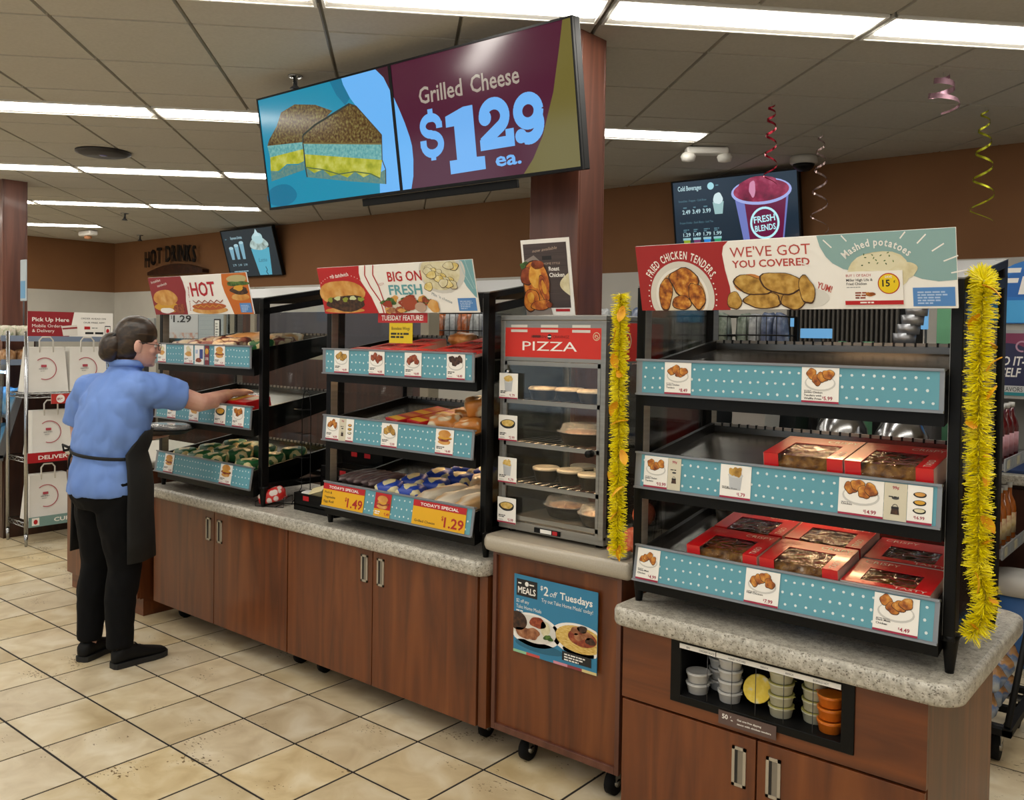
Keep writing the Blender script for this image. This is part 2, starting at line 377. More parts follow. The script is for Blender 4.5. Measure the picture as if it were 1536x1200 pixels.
# ceiling: slab, lay-in panels, rows of 1 x 4 ft lights; the grid runs diagonal to the walls
cv = V((math.sin(CANG), math.cos(CANG), 0)); dv = V((math.cos(CANG), -math.sin(CANG), 0)); cang = math.atan2(dv.y, dv.x)
m = MB(); m.b2((XL-.1, YF, H+.012), (XR+.1, YB+.1, H+.1), GRID); ceil = m.obj('ceiling', label='suspended ceiling of square mineral panels', kind='structure')
C0, CP, D0, DP = 3.565, 2.19, -1.546, .598
bands = [(.31, .62), (.62, 1.255), (1.255, 1.88), (1.88, 2.19)]
lights = {0: (-2, 5), 1: (-8, 3), 2: (-9, 1), 3: (-10, 0), 4: (-11, -2), -1: (-4, 4), -2: (-4, 4), -3: (-3, 4)}   # in units of two panels, from/to
pcand = []; edge = []
def inroom(p, mg=.0): return XL+mg < p.x < XR-mg and YF+mg < p.y < YB-mg
pm = {}
for k in range(-6, 9):
    for j in range(-34, 26):
        dc = D0+(j+.5)*DP
        bb = list(bands); n = math.floor(j/2)
        lit = k in lights and lights[k][0] <= n < lights[k][1]
        if not lit: bb.append((0, .31))
        for a, b in bb:
            p = cv*(C0+k*CP+(a+b)/2)+dv*dc; h_ = max(DP, b-a)*.5
            cor = [p+cv*(sa*(b-a)/2)+dv*(sb*DP/2) for sa in (-1, 1) for sb in (-1, 1)]
            inn = [inroom(q, -.005) for q in cor]
            if not any(inn):
                continue
            if not all(inn): edge.append((p, b-a)); continue
            q = [proj((c.x, c.y, H)) for c in (cor[0], cor[1], cor[3], cor[2])]; ar = 0
            if all(q) and any(-5 < t[0] < 1541 and -5 < t[1] < 600 for t in q):
                ar = abs(sum(q[i][0]*q[(i+1) % 4][1]-q[(i+1) % 4][0]*q[i][1] for i in range(4)))/2
            pcand.append((ar, p, b-a))
pcand.sort(key=lambda t: -t[0])
def panelmesh(wd):
    m = MB(); x, y = DP/2-.006, wd/2-.006
    m.hexa([(-x+.004, -y+.004, -.006), (x-.004, -y+.004, -.006), (x-.004, y-.004, -.006), (-x+.004, y-.004, -.006), (-x, -y, .014), (x, -y, .014), (x, y, .014), (-x, y, .014)], CEILM)
    return m
pmb = {w_: panelmesh(w_) for w_ in sorted({round(t[2], 3) for t in pcand})}; pme = {w_: b.mesh('ceiling_panel') for w_, b in pmb.items()}
for ar, p, w_ in pcand[:300]: mko('ceiling_panel', pme[round(w_, 3)], ceil, loc=(p.x, p.y, H), rot=(0, 0, cang))
rest = MB(); Rz = Mx.Rotation(cang, 4, 'Z')
for ar, p, w_ in pcand[300:]:
    b = pmb[round(w_, 3)]; rest.add([tuple(Rz @ V(v) + V((p.x, p.y, H))) for v in b.v], b.f, CEILM)
rest.obj('ceiling_panel', ceil, kind='stuff')
def clip(poly):
    for ax, sg, lim in ((0, 1, XL), (0, -1, XR), (1, 1, YF), (1, -1, YB)):
        out = []
        for i in range(len(poly)):
            a, b = poly[i-1], poly[i]; da, db = sg*(a[ax]-lim), sg*(b[ax]-lim)
            if (da >= 0) != (db >= 0): k = da/(da-db); out.append((a[0]+(b[0]-a[0])*k, a[1]+(b[1]-a[1])*k))
            if db >= 0: out.append(b)
        poly = out
        if len(poly) < 3: return None
    return poly
for p, w_ in edge:                                       # cut panels along the walls
    x, y = DP/2-.006, w_/2-.006; q = [p+dv*(sx*x)+cv*(sy*y) for sx, sy in ((-1, -1), (1, -1), (1, 1), (-1, 1))]
    c = clip([(t.x, t.y) for t in q])
    if c: m = MB(); m.prism(c, H-.006, H+.011, CEILM); m.obj('ceiling_panel', ceil)

# lights
L2 = 2*DP; ORDW = ['first', 'second', 'third', 'fourth', 'fifth', 'sixth', 'seventh', 'eighth']
def lightparts():
    a = MB(); x, y = L2/2-.012, .15
    for sy in (-1, 1): a.b2((-x, sy*y, -.012), (x, sy*(y-.012), .012), WHITE)
    for sx in (-1, 1): a.b2((sx*x, -y, -.012), (sx*(x-.012), y, .012), WHITE)
    a.b2((-x, -y, .008), (x, y, .012), WHITE)
    for sy in (-1, 1): a.add([(-x, sy*.138, -.008), (x, sy*.138, -.008), (x, sy*.075, .006), (-x, sy*.075, .006)], [(0, 1, 2, 3)], WHITE)
    l = MB(); pts = [(.078*math.cos(t), -.006-.016*math.sin(t)) for t in [PI*i/8 for i in range(9)]]
    xx = x-.03
    l.add([(-xx, a_, b_) for a_, b_ in pts]+[(xx, a_, b_) for a_, b_ in pts], [(i, i+1, i+10, i+9) for i in range(8)], flat('fffaf0', emit=LAMP, name='lamp_lens'), True)
    return a.mesh('housing'), l.mesh('lens')
hm, lm = lightparts(); rown = {0: 'nearest row at the top', 1: 'second row', 2: 'third row', 3: 'fourth row', 4: 'farthest row'}
for k, (n0, n1) in lights.items():
    vis = []
    for n in range(n0, n1):
        p = cv*(C0+k*CP+.155)+dv*(D0+(2*n+1)*DP)
        if not all(inroom(p+dv*s*.6+cv*t*.16, .0) for s in (-1, 1) for t in (-1, 1)): continue
        q = proj((p.x, p.y, H)); sees = [proj(tuple(p+dv*s*.58+V((0, 0, H)))) for s in (-1, 0, 1)]
        iv = any(t and -5 < t[0] < 1541 and 0 < t[1] < 600 for t in sees)
        vis.append((p, iv))
    nv = sum(1 for _, i in vis if i); c = 0
    for p, iv in vis:
        if iv:
            c += 1; lab = 'strip ceiling light in the %s, %s from the left' % (rown.get(k, 'row overhead'), ORDW[c-1])
        else: lab = 'strip ceiling light outside the picture' 
        t = thing('ceiling_light', lab, 'light', (p.x, p.y, H-.002), (0, 0, cang), 'strip ceiling lights')
        mko('housing', hm, t); mko('lens', lm, t)

# wood columns
def column(name, x0, x1, y0, y1, label):
    t = thing(name, label, 'column', ((x0+x1)/2, (y0+y1)/2, 0)); a, b = (x1-x0)/2, (y1-y0)/2
    m = MB(); m.b2((-a+.012, -b+.012, 0), (a-.012, b-.012, H-.002), WOODC); m.obj('core', t)
    m = MB()
    for s in (-1, 1): m.b2((-a, s*b, 0), (a, s*(b-.012), H-.004), WOODC, .002)
    m.obj('panel_board', t); m = MB()
    for s in (-1, 1): m.b2((s*a, -b+.013, 0), (s*(a-.012), b-.013, H-.004), WOODC, .002)
    m.obj('panel_board', t)
column('column', -2.62, -2.345, 3.275, 3.48, 'reddish wood column behind the pizza warmer')
column('column', -9.2, -8.9, 3.35, 3.57, 'reddish wood column at the left edge of the picture')
# ================================================================== counters
def slab(m, x0, y0, x1, y1, z0, z1, mt, rad=(.05, .05, .05, .05), e=.014):
    def outline(ins):
        pts = []
        for (cx, cy, a0), r in zip(((x0, y0, PI), (x1, y0, 1.5*PI), (x1, y1, 0), (x0, y1, .5*PI)), rad):
            sx = 1 if cx == x0 else -1; sy = 1 if cy == y0 else -1
            for i in range(7):
                a = a0+PI/2*i/6; rr = max(r-ins, .001); pts.append((cx+sx*max(r, ins)+rr*math.cos(a), cy+sy*max(r, ins)+rr*math.sin(a)))
        return pts
    L = [(e, z0), (e*.3, z0+e*.3), (0, z0+e), (0, z1-e), (e*.3, z1-e*.3), (e, z1)]; vs_ = []; n = 28
    for ins, z in L: vs_ += [(x, y, z) for x, y in outline(ins)]
    fs = [tuple(reversed(range(n))), tuple(range(5*n, 6*n))]
    for k in range(5): fs += [(k*n+i, k*n+(i+1) % n, (k+1)*n+(i+1) % n, (k+1)*n+i) for i in range(n)]
    m.add(vs_, fs[:2], mt); m.add(vs_, fs[2:], mt, True); return m
def caster(parent, x, y, z, s=1.0, ang=0):
    m = MB(); m.b2((x-.03*s, y-.03*s, z-.006), (x+.03*s, y+.03*s, z), CHROME)
    r = (z-.012)/2*.9; m.tube([(x, y, z-.006), (x, y, z-.03*s)], .012*s, CHROME, 10)
    for sd in (-1, 1): m.box((x+sd*.018*s, y+.012*s, (z-.006+r)/2+.004), (.004, .032*s, z-.012-r), CHROME)
    m.cyl((x-.014*s, y+.015*s, r), (x+.014*s, y+.015*s, r), r, RUBBER, 20); m.cyl((x-.02*s, y+.015*s, r), (x+.02*s, y+.015*s, r), r*.35, CHROME, 10)
    return m.obj('caster', parent)
def pull(parent, x, y, z, w=.044, h=.118):
    """flush rectangular pull on a door facing -Y"""
    m = MB(); t = .009
    m.b2((x-w/2, y-.004, z-h/2), (x-w/2+t, y+.001, z+h/2), NICKEL); m.b2((x+w/2-t, y-.004, z-h/2), (x+w/2, y+.001, z+h/2), NICKEL)
    m.b2((x-w/2, y-.004, z-h/2), (x+w/2, y+.001, z-h/2+t), NICKEL); m.b2((x-w/2, y-.004, z+h/2-t), (x+w/2, y+.001, z+h/2), NICKEL)
    m.b2((x-w/2+t, y-.001, z-h/2+t), (x+w/2-t, y+.0005, z+h/2-t), flat('8a8377', .5, .5)); m.b2((x-w/2+t, y-.0025, z-h/2+t), (x-w/2+t+.008, y, z+h/2-t), flat('1c1a17', .6))
    return m.obj('handle', parent, label='flush brushed metal pull')
def cabinet(label, x0, x1, y0, y1, z0, z1, gap, hz, mat=WOOD, hx=.052):
    t = thing('base_cabinet', label, 'cabinet', ((x0+x1)/2, y0, 0)); ox = (x0+x1)/2
    m = MB(); m.b2((x0-ox, .02, z0), (x1-ox, y1-y0, z1), mat); m.obj('body', t)
    for a, b, s in ((x0, gap, -1), (gap, x1, 1)):
        m = MB(); m.b2((a-ox+.0025, 0, z0), (b-ox-.0025, .019, z1-.004), mat, .0015); d = m.obj('door', t); pull(d, gap-ox+s*hx, 0, hz)
    for cx in (x0+.12, x1-.06):
        for cy in (.12, y1-y0-.1): caster(t, cx-ox, cy, z0, .8)
    return t
FY = 2.571
cabinet('long wood cabinet with two doors below the hot sandwich case, right behind the person', -4.73, -3.496, FY, 3.18, .10, .693, -4.119, .59)
cabinet('long wood cabinet with two doors under the banner reading big on fresh', -3.492, -2.285, FY, 3.18, .10, .693, -2.893, .602)
t = thing('filler_panel', 'narrow wood end panel closing the right end of the long counter', 'panel', (-2.26, FY, 0)); m = MB(); m.b2((-.022, .006, .10), (.02, .6, .693), WOOD, .002); m.obj('board', t)
m = MB(); slab(m, -4.765, 2.53, -2.228, 3.23, .695, .755, STONE, (.01, .05, .01, .01)); m.obj('countertop', label='long speckled light stone countertop under the two left food cases', cat='countertop')
# taller counter at the far left
t = thing('base_cabinet', 'taller wood counter half hidden behind the person, at the left end', 'cabinet', (-5.2, 2.53, 0))
m = MB(); m.b2((-.485, .02, .0), (.40, .65, .1), WOODH); m.obj('toe_kick', t)
m = MB(); m.b2((-.485, 0, .1), (.40, .65, .835), WOOD); m.obj('body', t)
for i in range(2): m = MB(); m.b2((-.48+i*.44, -.014, .105), (-.045+i*.44, -.001, .83), WOOD, .0015); m.obj('door', t)
m = MB(); slab(m, -5.70, 2.50, -4.79, 3.20, .837, .88, flat('b5b0a4', .35), (.03, .01, .01, .01)); m.obj('countertop', label='pale countertop on the taller counter left of the person', cat='countertop')
# pizza cart
PZ = thing('cart', 'wood cart on casters with a promotional sign, carrying the pizza warmer', 'cart', (-1.93, 2.585, 0))
m = MB(); m.b2((-.288, .012, .115), (.29, .54, .797), WOOD); m.obj('body', PZ)
m = MB()
for a, b in (((-.292, 0, .11), (-.274, .014, .797)), ((.272, 0, .11), (.29, .014, .797)), ((-.274, 0, .11), (.272, .014, .135)), ((-.274, 0, .785), (.272, .014, .797))): m.b2(a, b, WOODC, .0015)
m.obj('frame', PZ)
for cx in (-.165, .225):
    for cy in (.06, .46): caster(PZ, cx, cy, .11, 1.0)
m = MB(); slab(m, -2.266, 2.545, -1.585, 3.14, .80, .86, BEIGE, (.06, .02, .01, .01), .02); m.obj('countertop', label='thick beige countertop on the narrow pizza cart', cat='countertop')
# right hand cabinet with the sauce bin
RX0, RX1, RY = -1.545, -.619, 2.45
RC = thing('base_cabinet', 'wood cabinet with a black sauce bin in its drawer front, nearest the camera', 'cabinet', (-1.08, RY, 0)); ox = -1.08
m = MB(); m.b2((RX0-ox, .2, .10), (RX1-ox, .76, .693), WOOD); m.b2((RX0-ox, .02, .10), (RX1-ox, .2, .45), WOOD); m.b2((RX0-ox, .02, .45), (-1.37-ox, .2, .693), WOOD); m.b2((-.80-ox, .02, .45), (RX1-ox, .2, .693), WOOD); m.obj('body', RC)
BX0, BX1, BZ0, BZ1 = -1.345, -.825, .518, .672
dr = MB()
for a, b in (((RX0, .46), (BX0, .693)), ((BX1, .46), (RX1, .693)), ((BX0, .46), (BX1, BZ0)), ((BX0, BZ1), (BX1, .693))): dr.b2((a[0]-ox, 0, a[1]), (b[0]-ox, .019, b[1]), WOODH)
dr = dr.obj('drawer_front', RC)
for a, b, s in ((RX0, -1.082, -1), (-1.082, RX1, 1)):
    m = MB(); m.b2((a-ox+.0025, 0, .10), (b-ox-.0025, .019, .452), WOOD, .0015); d = m.obj('door', RC); pull(d, -1.082-ox+s*.053, 0, .358)
for cx in (RX0+.1, RX1-.1):
    for cy in (.12, .66): caster(RC, cx-ox, cy, .10, .8)
# bin: bezel, box, wires, strip labels
m = MB(); o_ = .022
for a, b in (((BX0-o_, BZ0-o_), (BX0+.014, BZ1+o_)), ((BX1-.014, BZ0-o_), (BX1+o_, BZ1+o_)), ((BX0+.012, BZ0-o_), (BX1-.012, BZ0+.004)), ((BX0+.012, BZ1-.004), (BX1-.012, BZ1+o_))): m.b2((a[0]-ox, -.006, a[1]), (b[0]-ox, .002, b[1]), BLACK, .0025)
for a, b in (((BX0, BZ0), (BX0+.004, BZ1)), ((BX1-.004, BZ0), (BX1, BZ1)), ((BX0, BZ0), (BX1, BZ0+.004)), ((BX0, BZ1-.004), (BX1, BZ1))): m.b2((a[0]-ox, 0, a[1]), (b[0]-ox, .19, b[1]), BLACKM)
m.b2((BX0-ox, .187, BZ0), (BX1-ox, .192, BZ1), BLACKM); m.obj('sauce_bin', RC, label='black recessed bin with an open front')
m = MB()
for wx in (-1.245, -1.165, -1.09, -1.005, -.92): m.cyl((wx-ox, .002, BZ0), (wx-ox, .002, BZ1), .0012, DGREY, 6)
m.obj('divider_wire', RC)
m = MB()
for a, b in ((-1.335, -1.215), (-1.212, -1.025), (-1.025, -.84)): m.b2((a-ox, -.0085, BZ1-.004), (b-ox, -.0065, BZ1+.0105), PAPER)
m.T = Mx.Translation((0, -.0089, 0)) @ Mx.Rotation(PI/2, 4, 'X')
for s_, x in (('BBQ', -1.305), ('CHICKEN SAUCE', -1.243), ('HONEY MUSTARD', -1.145), ('RANCH', -1.06), ('RANCH', -.985), ('BUFFALO HOT', -.895)): m.text(s_, x-ox, BZ1, .006, BLACKM, 0, al='c', sx=.8)
m.obj('label_strip', RC, label='white strip labels naming the sauces')
m = MB(); m.b2((-1.20-ox, -.0095, BZ0-.044), (-1.02-ox, -.007, BZ0-.004), flat('5a4640', .6))
m.T = Mx.Translation((0, -.0099, 0)) @ Mx.Rotation(PI/2, 4, 'X')
m.text('50', -1.188-ox, BZ0-.026, .014, PAPER, 0, bold=.02); m.text('¢', -1.162-ox, BZ0-.018, .006, PAPER, 0); m.text('ea.', -1.160-ox, BZ0-.027, .005, PAPER, 0, bold=.02)
m.text('Get one free dipping', -1.14-ox, BZ0-.021, .0055, PAPER, 0, w=.075, bold=.02); m.text('sauce with chicken tenders', -1.14-ox, BZ0-.033, .0055, PAPER, 0, w=.105, bold=.02)
m.obj('price_plate', RC, label='brown 50 cent price plate')
m = MB(); slab(m, -1.578, 2.412, -.535, 3.27, .695, .755, STONE, (.05, .075, .075, .02)); m.obj('countertop', label='speckled light stone countertop with rounded corners, nearest the camera', cat='countertop')

# sauce cups
def cup_mesh(body, lid, r=.036, h=.031):
    a = MB(); a.lathe([(r*.80, 0), (r*.84, .001), (r*.97, h-.006), (r*1.03, h-.005), (r*1.03, h)], body, 20)
    b = MB(); b.lathe([(r*1.05, h), (r*1.05, h+.002), (r*.96, h+.0025), (r*.9, h+.0012), (0, h+.0012)], lid, 20); b.box((r*1.08, 0, h+.0015), (r*.3, r*.5, .001), lid)
    return a.mesh('cup_body'), b.mesh('lid')
def cup(meshes, loc, label, group, rot=(0, 0, 0)):
    t = thing('sauce_cup', label, 'cup', loc, rot, group); mko('cup_body', meshes[0], t); mko('lid', meshes[1], t)
WC = cup_mesh(flat('c9c8c6', .4), flat('b8b7b4', .4)); YC = cup_mesh(flat('c3c0a8', .4), flat('a8a25c', .4)); OC = cup_mesh(flat('c9691a', .4), flat('d9781e', .35)); TC = cup_mesh(flat('d0cfc8', .4), noisy('yellow_lid', ['d8b92a', 'e3c84a', 'cfcab0'], scale=40, pos=[.4, .55, .7]), .041, .038)
zc = BZ0+.0045; stp = .0335; ordn = ['lowest', 'second from the bottom', 'third from the bottom', 'fourth from the bottom', 'topmost']
def stack(ms, x, y, n, what, where, step=stp):
    for i in range(n): cup(ms, (x, y, zc+i*step), '%s sauce cup, %s %s' % (what, 'topmost' if i == n-1 else ordn[i], where), 'cups in the sauce bin', (0, 0, random.uniform(-.6, 3)))
stack(WC, -1.30, RY+.05, 2, 'white', 'of the short front stack')
stack(WC, -1.262, RY+.125, 4, 'white', 'of the rear stack on the left')
stack(WC, -1.195, RY+.055, 4, 'white', 'of the stack beside the yellow lid')
cup(TC, (-1.112, RY+.092, zc+.040), 'large sauce cup with a yellow lid tipped toward the viewer', 'cups in the sauce bin', (math.radians(62), 0, .1))
stack(YC, -1.035, RY+.058, 4, 'pale yellow', 'of the middle stack right of it')
stack(YC, -.945, RY+.085, 4, 'pale yellow', 'of the stack by the orange cups')
stack(OC, -.887, RY+.05, 3, 'orange', 'of the front orange stack', .036)
stack(OC, -.886, RY+.13, 4, 'orange', 'of the rear orange stack', .034)

# poster on the pizza cart
FB = noisy('print_fried', ['6a3008', 'a45a18', 'c8842e', 'deac5c'], scale=60, pos=[.3, .45, .6, .75]); FT = noisy('print_tender', ['87601c', 'b4893a', 'cfa95a'], scale=45, rough=.6)
FD = noisy('print_dark_meat', ['1c0f0a', '3a2216', '5a3a24'], scale=70); FR = noisy('print_red_meat', ['5c1a12', '8f3a20', 'a86038'], scale=60); BUN = noisy('print_bun', ['b8742a', 'cf9648', 'dcb274'], scale=18); POT = noisy('print_potato', ['c8bc92', 'd8cfaa', 'e2dcc0'], scale=30)
NOOD = noisy('print_noodle', ['b98e34', 'd6b35e', 'e2c98a'], scale=60, stretch=(1, 4, 1)); LEAF = noisy('print_leaf', ['1f3a16', '3c5f25', '5f8038'], scale=60); MEATP = noisy('print_roast', ['6a3a22', '9a6240', 'b88460'], scale=40); CHZ = flat('cf9a2c', .5); PEP = flat('96331c', .5)
TEALR = flat('5d9aaa', .5); TEALL = flat('8fb5b8', .5); INK = flat('1a1a1c', .6); MAG = flat('9c1b3c', .5); LBLUE = flat('4f86c6', .5)
m = MB(); Wp, Hp = .378, .293; m.b2((0, 0, -.003), (Wp, Hp, 0), flat('2f7ea6', .5))
z1, z2, z3, z4 = .0006, .0012, .0018, .0024
m.rect(.012, .215, .11, .278, INK, z1); m.text('MEALS', .061, .226, .024, PAPER, z2, w=.084, bold=.03, al='c'); m.disc(.061, .263, .009, .009, PAPER, z2, 12); m.bars(.02, .26, .03, 1, .005, PAPER, z2, 1); m.bars(.073, .26, .03, 1, .005, PAPER, z2, 2)
m.text('$', .125, .255, .016, PAPER, z1, bold=.02); m.text('2', .14, .238, .033, PAPER, z1, bold=.02); m.text('off', .168, .238, .022, PAPER, z1, shear=.35, w=.035); m.text('Tuesdays', .214, .238, .026, PAPER, z1, w=.142, bold=.025)
m.text("Try out Take Home Meals' today!", .13, .212, .014, PAPER, z1, w=.228); m.text('$2 off any', .012, .190, .013, PAPER, z1, w=.06); m.text('Take Home Meals', .012, .168, .014, PAPER, z1, w=.118); m.bars(.012, .156, .06, 1, .005, PAPER, z1, 3)
def cdisc(cx, cy, rx, ry, mt, z, x0=0, x1=Wp, n=40):
    pts = [(min(max(cx+rx*math.cos(2*PI*i/n), x0), x1), cy+ry*math.sin(2*PI*i/n)) for i in range(n)]; m.poly(pts, mt, z)
m.blob(.12, .04, .11, .02, flat('24627f', .6), z1, 4, .05); m.blob(.3, .065, .07, .02, flat('24627f', .6), z1, 5, .05)
cdisc(.095, .098, .125, .062, PAPER, z1); cdisc(.30, .108, .125, .058, PAPER, z1); cdisc(.095, .102, .105, .05, flat('d9d5cd', .5), z2); cdisc(.302, .11, .105, .048, NOOD, z2)
cdisc(.02, .12, .045, .035, FD, z3); m.blob(.09, .085, .035, .022, MEATP, z4, 2); m.blob(.055, .08, .04, .022, MEATP, z3, 8); m.blob(.115, .13, .035, .022, FR, z3, 3); m.blob(.15, .115, .02, .03, POT, z3, 4); m.blob(.165, .085, .018, .012, LEAF, z4, 3, .4)
cdisc(.315, .118, .062, .03, FR, z3)
for i, (a, b) in enumerate(((.285, .14), (.315, .15), (.335, .132), (.35, .115), (.30, .12))): m.blob(a, b, .02, .014, FD if i % 2 else MEATP, z4, i)
for i, c in enumerate(('8fc09a', 'c8504a', '2f7ea6', 'cf8a9a', '8f3a44', 'd8c68a')): m.rect(i*.063, 0, (i+1)*.063, .01, flat(c, .5), z1)
m.rect(.228, .022, .355, .055, INK, z3); m.bars(.238, .043, .105, 3, .005, PAPER, z4, 9, 1.9)
m.obj('poster', PZ, label='blue poster offering two dollars off on Tuesdays', loc=(-2.111+1.93, -.0045, .437), rot=UP)

# ================================================================== heated display cases
CW = .918
def price(m, x, y, h, txt, mt, z, bold=.03):
    q = textmesh('$', bold); m.text('$', x, y+h*.45, h*.5, mt, z, bold=bold, al='r'); m.text(txt, x+h*.08, y, h, mt, z, bold=bold)
def dish(m, cx, cy, s, kind, z, seed=0):
    """small printed food picture"""
    if kind in ('chicken', 'wings', 'tenders', 'bbq', 'dark'):
        mt = {'chicken': FB, 'wings': FR, 'tenders': FT, 'bbq': FD, 'dark': FB}[kind]
        m.disc(cx, cy-s*.12, s*.52, s*.27, flat('c9c7c2', .5), z, 20); m.disc(cx, cy-s*.10, s*.47, s*.23, PAPER, z+.0003, 20)
        for i in range(4): m.food(cx+s*(-.28+.185*i), cy+s*(.0+.09*((i*7+seed) % 3)), s*.17, s*.17, mt, z+.0006+.0002*i, seed+i, .22)
    elif kind == 'cup':
        m.poly([(cx-s*.22, cy-s*.5), (cx+s*.22, cy-s*.5), (cx+s*.28, cy+.05*s), (cx-s*.28, cy+.05*s)], flat('b9bcc0', .5), z); m.disc(cx, cy+.05*s, s*.31, s*.1, flat('c8cacc', .5), z+.0003, 16)
        for i in range(3): m.blob(cx+s*(-.12+.12*i), cy+s*.18, s*.15, s*.16, NOOD if seed % 2 else FT, z+.0006+.0002*i, seed+i, .3)
    elif kind == 'tray':
        m.blob(cx, cy, s*.5, s*.25, INK, z, 1, .08); m.blob(cx, cy+s*.04, s*.42, s*.17, NOOD if seed % 2 else CHZ, z+.0004, 2, .08)
    elif kind == 'bun':
        m.blob(cx, cy-s*.22, s*.42, s*.13, BUN, z, 1, .1); m.blob(cx, cy-s*.06, s*.47, s*.13, FR, z+.0003, seed, .25); m.blob(cx, cy+.0*s, s*.42, s*.08, CHZ, z+.0006, seed+2, .3); m.blob(cx, cy+s*.2, s*.42, s*.2, BUN, z+.0009, 3, .06)
    elif kind == 'pale':
        m.blob(cx, cy+s*.12, s*.32, s*.28, POT, z, seed, .25); m.blob(cx, cy-s*.18, s*.4, s*.2, BUN, z+.0003, seed+4, .2)
    elif kind == 'trio':
        for i in range(3): m.blob(cx, cy+s*(.55-.55*i), s*.42, s*.2, INK, z, 1, .06); m.blob(cx, cy+s*(.58-.55*i), s*.34, s*.13, (BUN, CHZ, POT)[i], z+.0004, 2, .06)
    elif kind == 'basket':
        m.poly([(cx-s*.35, cy-s*.6), (cx+s*.35, cy-s*.6), (cx+s*.28, cy-s*.1), (cx-s*.28, cy-s*.1)], FD, z); m.rect(cx-s*.3, cy-s*.15, cx+s*.3, cy+s*.05, INK, z+.0003); m.ring(cx, cy+s*.05, s*.2, s*.05, INK, z, 0, PI, 12); m.disc(cx, cy+s*.75, s*.3, s*.12, DGREY, z, 14)
def card(rail, x, w_, h, kind, ptxt=None, seed=0, name=None, base_=None, y0=.002):
    m = MB(); m.b2((0, 0, 0), (w_, h, .0012), PAPER if base_ is None else base_); z = .0016
    if kind == 'trio': dish(m, w_*.5, h*.55, w_*.62, kind, z); m.rect(0, 0, w_, h*.055, MAG, z); price(m, w_*.32, h*.12, h*.085, ptxt, MAG, z)
    elif kind == 'basket': dish(m, w_*.5, h*.36, w_*.55, kind, z); m.text('99¢', w_*.5, h*.84, h*.085, MAG, z, al='c', bold=.02); m.bars(w_*.2, h*.62, w_*.6, 1, h*.03, INK, z, seed)
    elif kind == 'poster':
        m.rect(w_*.55, h*.3, w_*.92, h*.8, flat('2c3f86', .5), z); m.blob(w_*.45, h*.22, w_*.3, h*.13, FR, z+.0003, 3); m.bars(w_*.1, h*.72, w_*.35, 3, h*.04, LBLUE, z, 4)
    elif kind == 'strip': m.disc(w_*.5, h*.7, w_*.4, h*.16, CHZ, z, 14); m.text(name, w_*.5, h*.25, h*.14, PAPER, z, al='c', bold=.03, w=w_*.8)
    else:
        dish(m, w_*.5, h*.66, w_*.80, kind, z, seed); m.rect(0, 0, w_, h*.055, MAG, z)
        if name:
            for i, s_ in enumerate(name.split('|')): m.text(s_, w_*.07, h*(.27-.09*i), h*.055, INK, z, bold=.02, w=min(w_*.5, len(s_)*h*.042))
        else: m.bars(w_*.07, h*.27, w_*.45, 2, h*.035, INK, z, seed)
        m.bars(w_*.07, h*.33 if name else h*.1, w_*.4, 1, h*.02, GREY, z, seed+9)
        if ptxt: price(m, w_*.60, h*.09, h*.105, ptxt, MAG, z)
    return m.obj('price_card', rail, loc=(x, y0, .0022))
def special(rail, x, w_, h, ptxt, lines):
    m = MB(); m.b2((0, 0, 0), (w_, h, .0012), flat('e0a90c', .5)); z = .0016; m.rect(0, h*.74, w_, h, RED, z)
    m.text("TODAY'S SPECIAL", w_*.5, h*.80, h*.12, PAPER, z+.0004, al='c', w=w_*.72, bold=.035)
    R2 = flat('a81c12', .5); m.text('$', w_*.60, h*.36, h*.17, R2, z, bold=.02, al='r'); m.text(ptxt, w_*.615, h*.11, h*.40, R2, z, w=w_*.36, bold=.03)
    for i, s_ in enumerate(lines): m.text(s_, w_*.05, h*((.56 if len(lines) > 1 else .12)-.2*i), h*.1, INK, z, w=min(w_*.42, len(s_)*h*.085), bold=.01)
    return m.obj('price_card', rail, label='yellow special price card', loc=(x, .002, .0022))
RAILS = ((.09, .105, 9), (.39, .105, 4), (.69, .103, 0))       # z of the lower edge, height, tilt back
SLOPE = .165; TILT = math.atan(SLOPE)
def shelf_z(k, y): return .755 + (.145, .445, .745)[k] + SLOPE*y     # world height of a tray's surface, y behind the rail
def post_mesh(h, left):
    m = MB(); m.b2((0, 0, .085), (.03, .042, h), BLACK, .003)
    s = .0312 if left else -.0012; m.b2((s, .002, .10), (s+.001 if left else s-.0, .04, h-.02), STEEL) if left else m.b2((-.0012, .002, .10), (0, .04, h-.02), STEEL)
    return m.mesh('post')
